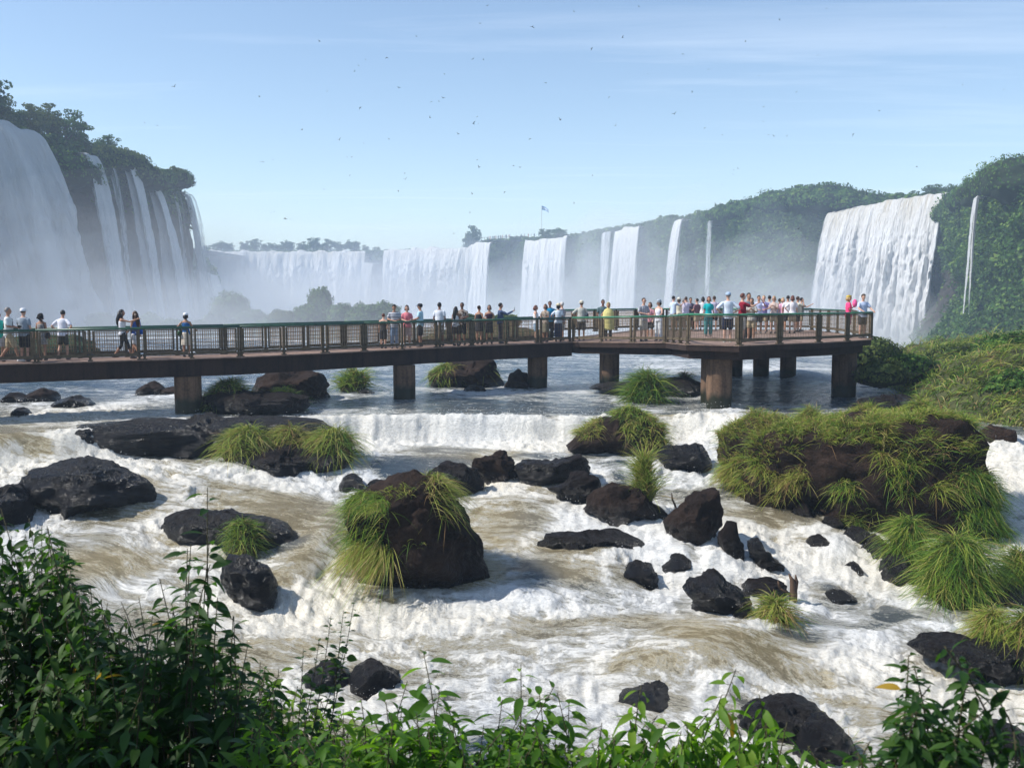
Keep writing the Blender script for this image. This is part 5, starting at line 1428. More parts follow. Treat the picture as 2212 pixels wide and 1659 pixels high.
# ---- railings
_meshes = {}
def post_mesh(h, w, mat):
    k = (round(h, 2), w, mat.name)
    if k not in _meshes:
        mb = MB(); mb.box((0, 0, h / 2), (w, w * 1.2, h)); mb.box((0, 0, .02), (w * 2.1, w * 2.6, .04)); mb.box((0, 0, .12), (w * 1.5, w * 2.0, .05))
        _meshes[k] = mb.mesh('post', mat)
    return _meshes[k]
def panel_mesh(w, h, mat, fr, dense):
    k = (round(w, 2), round(h, 2), mat.name, dense)
    if k not in _meshes:
        mb = MB(); sp = .075 if dense else .085; n = int(w / sp)
        t = .020 if dense else .009
        for i in range(1, n): mb.box((-w / 2 + i * w / n, 0, h / 2), (t, t, h))
        for j in range(1, 6 if dense else 5): mb.box((0, .005, h * j / (6 if dense else 5)), (w, t * .8, t))
        wires = mb.mesh('wire_mesh', mat)
        mb = MB()
        for s in (-1, 1): mb.box((s * w / 2, 0, h / 2), (.06, .045, h))
        mb.box((0, 0, 0), (w, .04, .045)); mb.box((0, 0, h), (w, .038, .035))
        _meshes[k] = (wires, mb.mesh('panel_frame', fr))
    return _meshes[k]
def railing(pts, label, top, post, wire, dense=False, inset=.08, hgt=1.08, module=3.2):
    e = empty('railing', pts[0], label, 'railing', 'green railings of the bridge and platform')
    o0 = Vector(pts[0])
    for a, b in zip(pts[:-1], pts[1:]):
        d = b - a; Ln = d.length; dn = d.normalized(); rz = math.atan2(d.y, d.x)
        k = max(1, round(Ln / (module / 2))); 
        tb = MB(); tb.tube([a - o0 + Vector((0, 0, hgt)), b - o0 + Vector((0, 0, hgt))], 0.042, 8); r = tb.build('top_rail', top, e, True)
        bb = MB(); bb.bar(a - o0 + Vector((0, 0, .16)), b - o0 + Vector((0, 0, .16)), .06); bb.build('bottom_rail', post, e)
        for i in range(k + 1):
            offs = (-.085, .085) if i % 2 == 0 and 0 < i < k else ((.05,) if i == 0 else (-.05,) if i == k else (0,))
            for of in offs:
                p = a + dn * (Ln * i / k + of)
                q = link('post', post_mesh(hgt - .03, .072, post), e, loc=p - o0); q.rotation_euler = (0, 0, rz)
        for i in range(k):
            w = Ln / k - .26
            c = a + d * ((i + .5) / k)
            wm, fm = panel_mesh(w, .80, wire, post, dense)
            q = link('panel_frame', fm, e, loc=c - o0 + Vector((0, 0, .21))); q.rotation_euler = (0, -math.asin(dn.z), rz)
            s = link('wire_mesh', wm, q); s['kind'] = 'stuff'
    return e
def shift(pts, off): return [p + WN * off for p in pts]
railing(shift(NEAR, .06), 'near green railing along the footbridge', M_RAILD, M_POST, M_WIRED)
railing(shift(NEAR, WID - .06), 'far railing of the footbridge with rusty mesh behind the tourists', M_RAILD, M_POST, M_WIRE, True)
ins = lambda ps, dv: [p + Vector(dv) for p in ps]
railing(ins(PLAT[0:2], (.03, .08, 0)), 'green railing on the slanted near edge left of the platform corner', M_GREEN, M_POST, M_WIRED)
railing([PLAT[1] + Vector((.08, .0, 0)), PLAT[2] + Vector((.08, .1, 0))], 'short railing end-on at the platform corner', M_GREEN, M_POST, M_WIRED)
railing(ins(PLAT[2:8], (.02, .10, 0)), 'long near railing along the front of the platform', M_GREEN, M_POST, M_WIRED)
railing([PLAT[7] + Vector((-.06, .1, 0)), BACK[0] + Vector((-.1, 0, 0)), BACK[1] + Vector((-.1, -.1, 0))], 'railing at the right end of the platform', M_RAILD, M_POST, M_WIRE)
railing([BACK[1] + Vector((-.1, -.1, 0)), BACK[2] + Vector((0, -.1, 0)), BACK[3] + Vector((0, -.1, 0)), Vector((BACK[4].x, BACK[4].y - .1, PZ))], 'far railing behind the crowd on the platform', M_GREEN, M_POST, M_WIRE, True)
# ------------------------------------------------------------------ people
_cl = {}
def cloth(c, kind='plain'):
    k = (c, kind)
    if k in _cl: return _cl[k]
    if kind == 'plain': m = m_plain('cloth', c, .85, .18, 7, spec=.15, bump=.5)
    else:
        t = NT('patterned_cloth'); co = t.coord()
        n = t.noise(co, 6, 3)
        if kind == 'stripe':
            w = t.node('ShaderNodeTexWave', bands_direction='Z'); t.set(w, 'Vector', co); t.set(w, 'Scale', 5.2)
            col = t.mix(t.mr(w.outputs['Fac'], .45, .55), c, (.72, .72, .74))
        elif kind == 'plaid':
            w1 = t.node('ShaderNodeTexWave', bands_direction='Z'); w2 = t.node('ShaderNodeTexWave', bands_direction='X')
            for w in (w1, w2): t.set(w, 'Vector', co); t.set(w, 'Scale', 4.0)
            col = t.mix(t.math('MULTIPLY', t.math('ADD', w1.outputs['Fac'], w2.outputs['Fac']), .5), c, (.55, .55, .58))
        else:
            v = t.noise(co, 14, 4, .7); col = t.ramp(v, [(.4, c), (.5, (.45, .40, .36)), (.6, tuple(q * .4 for q in c))], 'CONSTANT')
        m = t.done(t.bsdf(col, .85, .15, 0, t.bump(n, .5, .01)))
    _cl[k] = m; return m
SKIN = [m_plain('skin_light', (.56, .33, .24), .55, .08, 5), m_plain('skin_tan', (.40, .215, .14), .55, .08, 5), m_plain('skin_dark', (.20, .10, .065), .55, .08, 5)]
M_EYE = m_plain('eye_dark', (.02, .015, .012), .3, 0, 5); M_LIP = m_plain('lips', (.35, .12, .10), .5, 0, 5)
HAIRC = {'black': (.012, .010, .010), 'brown': (.055, .030, .018), 'red': (.12, .042, .028), 'grey': (.22, .20, .19), 'fair': (.40, .27, .12), 'white': (.55, .53, .5)}
_hm = {}
def hairmat(c):
    if c not in _hm: _hm[c] = m_plain('hair_' + c, HAIRC[c], .5, .35, 25, bump=.8)
    return _hm[c]
WHITE, OFFW, LBLUE, GREY, DARK, NAVY = (.78, .78, .80), (.66, .62, .54), (.42, .56, .72), (.34, .36, .40), (.028, .028, .034), (.035, .045, .09)
KHAKI, DENIM, JEAN = (.40, .32, .21), (.10, .16, .26), (.22, .30, .42)

JOBS = []     # (object, mesh builder result needing remesh)
def limb(mb, a, b, ra, rb, n=8, over=.02):
    a, b = Vector(a), Vector(b); d = (b - a)
    mb.tube([a - d.normalized() * ra * .5, a, a.lerp(b, .35), a.lerp(b, .7), b, b + d.normalized() * rb * .5], [ra * .6, ra, ra * .98, rb * 1.12, rb, rb * .6], n)

def remeshed(name, mb, mats, parent, vox, smooth=2):
    o = mb.build(name, mats, parent, True)
    m = o.modifiers.new('skin', 'REMESH'); m.mode = 'VOXEL'; m.voxel_size = vox; m.use_smooth_shade = True
    s = o.modifiers.new('soft', 'SMOOTH'); s.iterations = smooth; s.factor = .5
    JOBS.append(o); return o

ARMS = {  # elbow, wrist for the right arm (x>0); mirrored for the left. y forward
    'down': ((.235, -.01, 1.15), (.255, .06, .91)), 'rail': ((.27, .12, 1.19), (.24, .36, 1.09)),
    'phone': ((.23, .25, 1.27), (.18, .50, 1.40)), 'camera': ((.25, .22, 1.27), (.07, .26, 1.53)),
    'hips': ((.40, -.06, 1.18), (.19, .04, 1.03)), 'belly': ((.26, .02, 1.17), (.07, .25, 1.12)),
    'point': ((.24, .26, 1.33), (.26, .52, 1.42)), 'chest': ((.25, .08, 1.17), (.05, .24, 1.30)), 'bagarm': ((.27, -.03, 1.16), (.20, .16, 1.02)),
}
def person(pos, face, H, label, top=('tee', WHITE), bottom=('shorts', DARK), hair=('short', 'black'), skin=0, arms=('down', 'down'), legs='stand', hat=None, sex='m', extra=(), group=None, detail=True, tkind='plain', lean=0.0, shoe=(.10, .09, .09), headturn=0.0, look=0.0):
    """face: compass turn, 0 looks away from the bridge's near side (+y), 180 towards the camera, 90 right"""
    k = H / 1.75
    e = empty('person', pos, label, 'person', group, -R(face)); e.scale = (k, k, k)
    f = sex == 'f'
    sh = .165 if f else .195; hp = .155 if f else .150
    B = MB()
    Lr = Matrix.Rotation(-R(lean), 4, 'X')             # leaning forward about the hips
    hip = Vector((0, 0, .93))
    def up(p):                                          # upper body point
        p = Vector(p); return hip + Lr @ (p - hip)
    # torso
    T = [(0, 0, .86, hp * .98, .105), (0, 0, .93, hp * 1.02, .115), (0, 0, 1.02, hp * .92, .10), (0, 0, 1.10, hp * (.80 if f else .93), .092), (0, .005, 1.22, sh * .84, .11 if not f else .115), (0, .004, 1.33, sh * .93, .112), (0, -.005, 1.41, sh * .88, .088), (0, -.01, 1.455, sh * .55, .065), (0, -.005, 1.48, .062, .06)]
    def torso(mb, T, sc=1.0, add=0.0, m=0, n=14):
        V = []; F = []
        for (x, y, z, rx, ry) in T:
            for j in range(n):
                a = 2 * math.pi * j / n; V.append(up((x + (rx + add) * math.cos(a), y + (ry + add) * math.sin(a), z)))
        for i in range(len(T) - 1):
            for j in range(n): F.append((i * n + j, i * n + (j + 1) % n, (i + 1) * n + (j + 1) % n, (i + 1) * n + j))
        F.append(tuple(reversed(range(n)))); F.append(tuple((len(T) - 1) * n + j for j in range(n)))
        mb.add(V, F, m)
    torso(B, T)
    B.tube([up((0, -.005, 1.44)), up((0, 0, 1.50)), up((0, .01, 1.57))], [.062, .052, .05], 9)
    hc = up((0, .018, 1.635)); ht = R(-headturn)
    def hd(p):                                          # head point, turned and nodded
        p = Vector(p); p = Matrix.Rotation(-R(look), 4, 'X') @ p; p = Matrix.Rotation(ht, 4, 'Z') @ p; return hc + p
    def hell(mb, c, r, n=12, kk=9, m=0, fn=None):
        t = MB(); t.ell((0, 0, 0), r, n, kk, fn=fn); mb.add([hd(Vector(c) + Vector(p)) for p in t.v], t.f, m)
    hell(B, (0, 0, .01), (.074, .092, .105)); hell(B, (0, .022, -.05), (.056, .066, .058)); hell(B, (0, .092, -.012), (.014, .022, .022), 6, 5)
    for s in (-1, 1): hell(B, (s * .076, 0, -.005), (.012, .02, .03), 6, 5)
    # arms
    hands = []
    for s, am in ((1, arms[1]), (-1, arms[0])):
        el, wr = ARMS[am]; S_ = up((s * sh * .93, -.005, 1.395)); el = up((s * el[0] * sh / .195, el[1], el[2])); wr = up((s * wr[0], wr[1], wr[2]))
        limb(B, S_, el, .050 if not f else .042, .037 if not f else .031); limb(B, el, wr, .037 if not f else .031, .025 if not f else .022)
        d = (wr - el).normalized(); B.ell(wr + d * .045, (.034, .034, .034), 8, 6); limb(B, wr, wr + d * .07, .026, .03, 8)
        hands.append((wr, el, s))
    # legs
    if legs == 'walk': LG = ((.09, .02, .90, .09, .20, .50, .085, .30, .09), (-.09, 0, .90, -.09, -.04, .49, -.085, -.30, .13))
    elif legs == 'step': LG = ((.09, .0, .90, .10, .08, .49, .10, .08, .08), (-.09, 0, .90, -.10, -.02, .49, -.12, -.14, .10))
    else: LG = ((.088, .0, .90, .10, .015, .49, .105, -.01, .08), (-.088, 0, .90, -.10, .015, .49, -.105, -.01, .08))
    for q in LG:
        h_, kn, an = Vector(q[0:3]), Vector(q[3:6]), Vector(q[6:9])
        limb(B, h_, kn, .082, .052, 10); limb(B, kn, an, .054, .034, 9)
    body = remeshed('body', B, [SKIN[skin]], e, .017)
    # fingers, rooted in the palm, unequal and bent; and the features of the face
    X = MB()
    for wr, el, s in hands:
        d = (wr - el).normalized(); sd = d.cross(Vector((0, 0, 1)));
        if sd.length < .1: sd = Vector((0, 1, 0))
        sd.normalize(); dn = sd.cross(d).normalized()
        if dn.z > 0: dn = -dn
        pm = wr + d * .06
        for j, ln in enumerate((.058, .070, .074, .066)):
            r0 = pm + sd * (j - 1.5) * .017
            X.tube([r0, r0 + d * ln * .55 + dn * .006, r0 + d * ln * .85 + dn * .030], [.0095, .009, .007], 5, 0)
        r0 = wr + d * .025 + sd * s * -.02; X.tube([r0, r0 + d * .03 - sd * s * .03, r0 + d * .062 - sd * s * .032 + dn * .01], [.011, .010, .008], 5, 0)
    for s in (-1, 1):
        t = MB(); t.ell((0, 0, 0), (.013, .006, .008), 6, 5); X.add([hd(Vector((s * .029, .086, .012)) + Vector(p)) for p in t.v], t.f, 1)
    t = MB(); t.ell((0, 0, 0), (.022, .006, .006), 6, 5); X.add([hd(Vector((0, .084, -.052)) + Vector(p)) for p in t.v], t.f, 2)
    X.build('fingers_and_face', [SKIN[skin], M_EYE, M_LIP], e, True) if detail else None
    # top garment
    ty, tc = top
    G_ = MB(); TT = list(T)
    if ty in ('tee', 'shirt', 'polo'):
        sec = [(x, y, z, rx, ry) for (x, y, z, rx, ry) in T[:-1]]
        sec[0] = (0, 0, .84, hp * 1.06, .13); sec[1] = (0, 0, .93, hp * 1.08, .13)
        if not f: sec[2] = (0, .004, 1.02, hp * 1.06, .125); sec[3] = (0, .006, 1.10, hp * 1.08, .122)
        torso(G_, sec, add=.014)
        for wr, el, s in hands:
            S_ = up((s * sh * .90, -.005, 1.39)); limb(G_, S_, S_.lerp(el, .72 if ty != 'shirt' else .85), .066, .062, 9)
            if ty == 'shirt' and 'long' in extra: limb(G_, el, wr, .052, .042, 9)
        remeshed('shirt', G_, [cloth(tc, tkind)], e, .02, 1)
    elif ty == 'tank':
        sec = [(x, y, z, rx, ry) for (x, y, z, rx, ry) in T[:7]]; sec[0] = (0, 0, .86, hp * 1.04, .125); sec[6] = (0, .0, 1.375, sh * .66, .095)
        torso(G_, sec, add=.012)
        for s in (-1, 1): G_.tube([up((s * .075, .10, 1.34)), up((s * .085, .0, 1.455)), up((s * .075, -.09, 1.36))], .014, 5)
        remeshed('tank_top', G_, [cloth(tc, tkind)], e, .02, 1)
    elif ty == 'poncho':
        torso(G_, [(0, 0, .52, .29, .24), (0, 0, .8, .27, .22), (0, 0, 1.1, .27, .20), (0, 0, 1.3, .25, .17), (0, 0, 1.42, .2, .13), (0, -.01, 1.5, .10, .10)])
        hell(G_, (0, -.02, .02), (.10, .115, .14), fn=lambda p: (p[0], min(p[1], .35), p[2]))
        remeshed('poncho', G_, [cloth(tc, tkind)], e, .022, 1)
    elif ty == 'dress':
        sec = [(0, 0, .60, .21, .17), (0, 0, .78, .19, .15), (0, 0, .93, hp * 1.1, .13)] + [(x, y, z, rx + .012, ry + .012) for (x, y, z, rx, ry) in T[2:6]] + [(0, 0, 1.375, sh * .66, .10)]
        torso(G_, sec)
        for s in (-1, 1): G_.tube([up((s * .075, .10, 1.34)), up((s * .085, .0, 1.455)), up((s * .075, -.09, 1.36))], .013, 5)
        remeshed('dress', G_, [cloth(tc, tkind)], e, .02, 1)
    # lower garment
    bt, bc = bottom[:2]
    if bt and ty not in ('dress',):
        G2 = MB()
        if bt == 'skirt':
            zl = bottom[2] if len(bottom) > 2 else .50
            G2.loft([(0, 0, zl, .20, .17), (0, 0, .75, .18, .15), (0, 0, .93, hp * 1.08, .135), (0, 0, 1.0, hp * 1.0, .12)], 16)
        else:
            G2.loft([(0, 0, .84, hp * 1.02, .12), (0, 0, .93, hp * 1.06, .128), (0, 0, 1.0, hp * 1.0, .118)], 14)
            cut = {'shorts': .82, 'long_shorts': .98, 'pants': 1.93, 'capri': 1.55, 'leggings': 1.6}[bt]
            w = 0 if bt in ('leggings', 'capri') else .018
            for q in LG:
                h_, kn, an = Vector(q[0:3]), Vector(q[3:6]), Vector(q[6:9])
                kk = h_.lerp(kn, min(cut, 1)); limb(G2, h_, kk, .090 + w * .4, .060 + w * 1.5, 10)
                if cut > 1: limb(G2, kn, kn.lerp(an, cut - 1), .060 + w, .042 + w * 1.6, 10)
        remeshed({'skirt': 'skirt', 'shorts': 'shorts', 'long_shorts': 'shorts', 'pants': 'trousers', 'capri': 'trousers', 'leggings': 'leggings'}[bt], G2, [cloth(bc, bottom[3] if len(bottom) > 3 else 'plain')], e, .02, 1)
    # shoes
    for q in LG:
        an = Vector(q[6:9]); mb = MB()
        mb.ell((an.x, an.y + .055, an.z - .035), (.046, .135, .046), 10, 7, fn=lambda p: (p[0] * (1 - .15 * p[1]), p[1], max(p[2], -.75)))
        mb.ell((an.x, an.y - .01, an.z - .005), (.045, .055, .05), 8, 6)
        mb.build('shoe', cloth(shoe), e, True)
    # hair
    hs, hcx = hair
    if hs != 'bald':
        Hh = MB()
        def cap(p):
            x, y, z = p
            if y > .35 and z < .42: return (x * .80, .35 + (y - .35) * .1, z)
            if z < -.45: return (x * .8, y * .85, -.45 + (z + .45) * .3)
            return p
        hell(Hh, (0, -.014, .026), (.086, .103, .108), 14, 10, fn=cap)
        if hs == 'long':
            pts = [hd((0, -.065, .03)), hd((0, -.085, -.08)), up((0, -.115, 1.42)), up((0, -.13, 1.27)), up((.01, -.125, 1.16))]
            Hh.tube(pts, [.08, .085, .085, .065, .02], 10)
            for s in (-1, 1): Hh.tube([hd((s * .07, -.01, .02)), hd((s * .08, 0, -.08)), up((s * .095, .01, 1.42))], [.03, .034, .015], 6)
        elif hs == 'bob':
            Hh.tube([hd((0, -.05, .03)), hd((0, -.06, -.07)), hd((0, -.055, -.12))], [.085, .095, .05], 10)
            for s in (-1, 1): Hh.tube([hd((s * .06, .0, .02)), hd((s * .075, .0, -.09))], [.035, .03], 6)
        elif hs == 'curly':
            rnd = random.Random(len(label))
            for i in range(26):
                a, b = rnd.uniform(0, 6.28), rnd.uniform(-.6, 1.4)
                Hh.ell(hd((.085 * math.cos(a) * math.cos(b), -.03 + .08 * math.sin(a) * math.cos(b) - .02, .03 + .09 * math.sin(b) - .02)), (.035,) * 3, 6, 5)
            for i in range(16): Hh.ell(hd((rnd.uniform(-.1, .1), rnd.uniform(-.12, -.05), rnd.uniform(-.17, 0))), (.036,) * 3, 6, 5)
        elif hs == 'bun': Hh.ell(hd((0, -.12, .07)), (.045, .045, .04), 8, 6)
        Hh.build('hair', hairmat(hcx), e, True)
    if hat:
        ht_, hcx = hat; mb = MB()
        def hring(z, rx, ry, oy=0): return [hd((rx * math.cos(a), oy + ry * math.sin(a), z)) for a in [2 * math.pi * j / 18 for j in range(18)]]
        def rings(rs):
            V = sum(rs, []); F = [(i * 18 + j, i * 18 + (j + 1) % 18, (i + 1) * 18 + (j + 1) % 18, (i + 1) * 18 + j) for i in range(len(rs) - 1) for j in range(18)]
            F.append(tuple((len(rs) - 1) * 18 + j for j in range(18))); mb.add(V, F)
        if ht_ == 'cap':
            rings([hring(.03, .096, .115, -.01), hring(.075, .093, .110, -.012), hring(.11, .075, .088, -.014), hring(.13, .04, .05, -.014)])
            mb.build('cap', cloth(hcx), e, True)
            mb = MB(); V = [hd((s * .07, .085, .045)) for s in (-1, -.5, 0, .5, 1)] + [hd((s * .062, .085 + .095 * math.sqrt(max(0, 1 - (s * .8) ** 2)), .028)) for s in (-1, -.5, 0, .5, 1)]
            V += [v + Vector((0, 0, .008)) for v in V]; F = [(i, i + 1, i + 6, i + 5) for i in range(4)] + [(i + 10, i + 15, i + 16, i + 11) for i in range(4)] + [(i + 5, i + 6, i + 16, i + 15) for i in range(4)]
            mb.add(V, F); mb.build('visor', cloth(hcx), e)
        else:
            w = .17 if ht_ == 'straw' else .14
            rings([hring(.030, w * .95, w, -.01), hring(.045, w, w * 1.05, -.01), hring(.055, .094, .112, -.01), hring(.11, .088, .10, -.01), hring(.14, .065, .075, -.01), hring(.145, .03, .03, -.01)])
            mb.build('hat', cloth(hcx), e, True)
            mb = MB(); rs = [hring(.056, .097, .115, -.01), hring(.078, .095, .112, -.01)]
            mb.add(sum(rs, []), [(j, (j + 1) % 18, 18 + (j + 1) % 18, 18 + j) for j in range(18)]); mb.build('hat_band', cloth((.12, .09, .07)), e, True)
    for ex in extra:
        if ex == 'glasses':
            mb = MB()
            for s in (-1, 1): mb.ell(hd((s * .032, .095, .012)), (.027, .010, .018), 8, 5)
            mb.bar(hd((-.07, .06, .018)), hd((.07, .06, .018)), .006); mb.build('sunglasses', M_EYE, e, True)
        elif ex == 'headband':
            mb = MB(); rs = [[hd((.093 * math.cos(a), -.012 + .112 * math.sin(a), z)) for a in [2 * math.pi * j / 16 for j in range(16)]] for z in (.055, .095)]
            mb.add(sum(rs, []), [(j, (j + 1) % 16, 16 + (j + 1) % 16, 16 + j) for j in range(16)]); mb.build('headband', cloth((.75, .58, .05)), e, True)
        elif ex == 'phone':
            wr, el, s = hands[0]; d = (wr - el).normalized(); mb = MB(); mb.box(wr + d * .10 + Vector((0, 0, .05)), (.07, .012, .13)); mb.build('phone', M_EYE, e)
        elif ex == 'camera':
            wr, el, s = hands[0]; w2 = hands[1][0]; c = (wr + w2) / 2 + Vector((0, .06, .02)); mb = MB(); mb.box(c, (.12, .06, .08)); mb.tube([c, c + Vector((0, .08, 0))], [.032, .03], 10); mb.build('camera', M_EYE, e)
        elif ex == 'strap':
            mb = MB(); mb.tube([up((-.08, .10, 1.40)), up((-.02, .135, 1.28)), up((.06, .14, 1.15))], .012, 5); mb.tube([up((-.08, -.09, 1.42)), up((.04, -.125, 1.25)), up((.13, -.11, 1.1))], .012, 5); mb.build('strap', M_EYE, e, True)
        elif isinstance(ex, tuple) and ex[0] == 'bag':
            s, c, z = ex[1], ex[2], ex[3]; mb = MB()
            mb.ell((s * (hp + .09), -.03, z), (.075, .15, .13), 10, 7, fn=lambda p: (p[0], p[1], max(min(p[2], .8), -.9)))
            mb.tube([(s * (hp + .05), -.08, z + .1), (s * sh * .75, -.10, 1.43), (s * sh * .7, .08, 1.42), (s * (hp + .05), .05, z + .1)], .011, 5); mb.build('bag', cloth(c), e, True)
        elif isinstance(ex, tuple) and ex[0] == 'child':
            hell2 = MB(); c = up((.12, .22, 1.42)); hell2.ell(c, (.10, .10, .17), 10, 8); hell2.build('bundle', cloth((.80, .12, .30)), e, True)
    return e

def at_walk(u, t):
    """point on the footbridge deck below picture column u, t across it (0 near, 1 far)"""
    pts = shift(NEAR, .15 + t * (WID - .35)); best = None
    for a, b in zip(pts[:-1], pts[1:]):
        for i in range(41):
            p = a.lerp(b, i / 40); uu = float(proj(np.array(p[:]))[0]); q = abs(uu - u)
            if best is None or q < best[0]: best = (q, p)
    return best[1]
def at_plat(u, d):
    p = P(u, 700, d); return Vector((p.x, p.y, PZ if d < 40 or u > 1440 else np.interp(u, [1235, 1437], [A2.z, PLAT[1].z])))
W_, Pq = at_walk, at_plat
BG = (.05, .14, .07)
person(W_(4, .55), 0, 1.70, 'person in teal and purple shirt and white cap at the left edge of the bridge', ('tee', (.02, .34, .30)), ('shorts', GREY), ('short', 'brown'), 1, hat=('cap', WHITE), arms=('rail', 'down'))
person(W_(24, .30), 75, 1.84, 'tall grey-haired person in white shirt and khaki shorts walking right with a camera', ('shirt', (.70, .72, .70)), ('long_shorts', KHAKI), ('short', 'grey'), 1, ('belly', 'belly'), 'walk', extra=('strap', 'camera'), shoe=(.6, .6, .6))
person(W_(56, .45), 8, 1.80, 'broad person in grey t-shirt, dark shorts and white cap seen from behind', ('tee', (.30, .35, .41)), ('long_shorts', DARK), ('short', 'brown'), 0, ('rail', 'down'), hat=('cap', WHITE))
person(W_(93, .60), 5, 1.62, 'dark curly-haired person in a mottled grey dress seen from behind', ('dress', (.20, .20, .21)), (None, 0), ('curly', 'black'), 1, sex='f', tkind='mottled', extra=(('bag', 1, DARK, .95),))
person(W_(141, .62), 12, 1.72, 'dark-haired person in white t-shirt leaning with both arms on the rail', ('tee', (.76, .76, .84)), ('shorts', (.06, .06, .055)), ('short', 'black'), 0, ('hips', 'hips'), legs='step', headturn=-20, lean=4)
person(W_(264, .30), 72, 1.72, 'person with long black hair, white top and black leggings walking and gesturing', ('tank', (.72, .72, .76)), ('leggings', DARK), ('long', 'black'), 1, ('down', 'point'), 'walk', sex='f')
person(W_(300, .45), -62, 1.66, 'person with long dark hair in a blue top carrying a bright blue bag', ('tank', (.04, .10, .36)), ('shorts', (.68, .68, .70)), ('long', 'brown'), 1, ('bagarm', 'down'), 'walk', sex='f', extra=(('bag', 1, (.03, .16, .62), 1.0),))
person(W_(402, .35), 3, 1.58, 'lone visitor in white cap, blue vest and cream skirt with a green shoulder bag', ('tank', (.025, .12, .30)), ('skirt', (.62, .55, .46), .48), ('bob', 'black'), 1, ('hips', 'rail'), sex='f', hat=('cap', WHITE), extra=(('bag', -1, (.05, .10, .05), .95),))
person(W_(829, .45), 20, 1.42, 'short red-haired child in a black vest beside the striped shirt', ('tank', DARK), ('long_shorts', DARK), ('short', 'red'), 0, lean=3)
person(W_(850, .30), 165, 1.78, 'dark-haired person in a navy and white striped shirt looking down', ('tee', (.03, .035, .08)), ('pants', JEAN), ('short', 'black'), 1, ('belly', 'belly'), tkind='stripe', look=25)
person(W_(879, .35), 170, 1.74, 'person in a pink short-sleeved top with brown hair', ('tee', (.68, .20, .24)), ('long_shorts', (.5, .36, .34)), ('bob', 'brown'), 0, ('belly', 'belly'), sex='f', look=12)
person(W_(906, .35), -80, 1.80, 'person in light blue t-shirt and black cap facing left', ('tee', (.40, .60, .70)), ('long_shorts', DARK), ('short', 'black'), 1, ('belly', 'belly'), hat=('cap', DARK))
person(W_(952, .30), 15, 1.84, 'big dark-haired person in a white t-shirt seen from behind in the middle of the bridge', ('tee', (.66, .69, .76)), ('long_shorts', (.12, .10, .09), 0, 'mottled'), ('short', 'black'), 2, legs='step')
person(W_(996, .30), -165, 1.82, 'person in black and orange shirt with sunglasses pushed up', ('tee', (.06, .03, .02)), ('long_shorts', DARK), ('short', 'black'), 2, ('belly', 'bagarm'), tkind='mottled', extra=('glasses',))
person(W_(984, .12), 30, 1.66, 'person in white sleeveless top and dark shorts in front of the orange shirt', ('tank', (.68, .68, .70)), ('shorts', DARK), ('long', 'black'), 2, ('down', 'belly'), sex='f')
person(W_(1033, .35), 25, 1.68, 'person with hair in a bun and a black dress seen from behind', ('dress', DARK), (None, 0), ('bun', 'brown'), 1, sex='f', arms=('down', 'bagarm'))
person(W_(1058, .35), 175, 1.70, 'person with sunglasses and wavy dark hair in a black top', ('tank', (.05, .02, .04)), ('skirt', DARK, .5), ('bob', 'black'), 1, ('belly', 'belly'), sex='f', extra=('glasses',))
person(W_(1083, .30), 80, 1.78, 'person in a dark denim shirt holding a phone out to the right', ('shirt', (.06, .09, .17)), ('pants', (.03, .03, .05)), ('short', 'black'), 1, ('down', 'phone'), extra=('phone', 'long'))
# tourists where the bridge meets the platform
person(W_(1158, .15), 95, 1.66, 'person with short red-brown hair in a white tank top facing right', ('tank', WHITE), ('shorts', (.25, .35, .45)), ('bob', 'red'), 0, ('belly', 'belly'), sex='f')
person(W_(1180, .25), -140, 1.70, 'person in a flowered red and olive top among four others', ('tee', (.22, .16, .11)), ('skirt', (.2, .18, .13), .45), ('bob', 'brown'), 1, ('belly', 'hips'), sex='f', tkind='mottled')
person(W_(1188, .80), 165, 1.82, 'person in bright blue shirt half hidden behind the flowered top', ('tee', (.02, .26, .46)), ('pants', DARK), ('short', 'black'), 2)
person(W_(1205, .20), 12, 1.72, 'person in straw hat, white shirt and long navy skirt', ('tee', (.62, .68, .76)), ('skirt', NAVY, .22), ('bob', 'black'), 1, ('hips', 'down'), sex='f', hat=('straw', (.62, .56, .40)))
person(W_(1224, .35), -60, 1.78, 'older balding person in a dark checked shirt and grey shorts', ('shirt', (.12, .11, .14)), ('long_shorts', (.40, .38, .36)), ('short', 'white'), 0, ('belly', 'down'), tkind='plaid')
person(Pq(1256, 45.6), 10, 1.82, 'person in a straw hat and pale grey shirt with a dark bag', ('shirt', (.46, .46, .42)), ('long_shorts', DARK), ('short', 'brown'), 1, ('hips', 'down'), hat=('sun', (.64, .60, .48)), extra=(('bag', 1, (.05, .06, .08), 1.12),))
person(Pq(1302, 45.8), 170, 1.84, 'dark-haired person standing behind the yellow rain poncho', ('tee', (.10, .16, .17)), ('pants', DARK), ('short', 'black'), 2)
person(Pq(1314, 44.4), -170, 1.70, 'person wrapped in a pale yellow rain poncho with hood', ('poncho', (.62, .55, .22)), ('pants', DARK), ('short', 'brown'), 1, ('belly', 'hips'), sex='f')
person(Pq(1390, 42.8), 150, 1.86, 'brown-haired person in a checked shirt and sunglasses', ('shirt', (.12, .13, .18)), ('long_shorts', (.45, .42, .38)), ('short', 'brown'), 0, ('belly', 'belly'), tkind='plaid', extra=('glasses',))
person(Pq(1404, 43.8), -150, 1.66, 'person in a pink top between the checked shirt and the white tank top', ('tee', (.55, .26, .30)), ('shorts', DARK), ('bob', 'brown'), 1, ('belly', 'belly'), sex='f')
person(Pq(1423, 42.4), -140, 1.76, 'person in white tank top, white trousers and grey sun hat holding the rail', ('tank', (.76, .76, .84)), ('pants', (.60, .62, .66)), ('bob', 'black'), 0, ('rail', 'down'), sex='f', hat=('sun', (.36, .42, .48)))
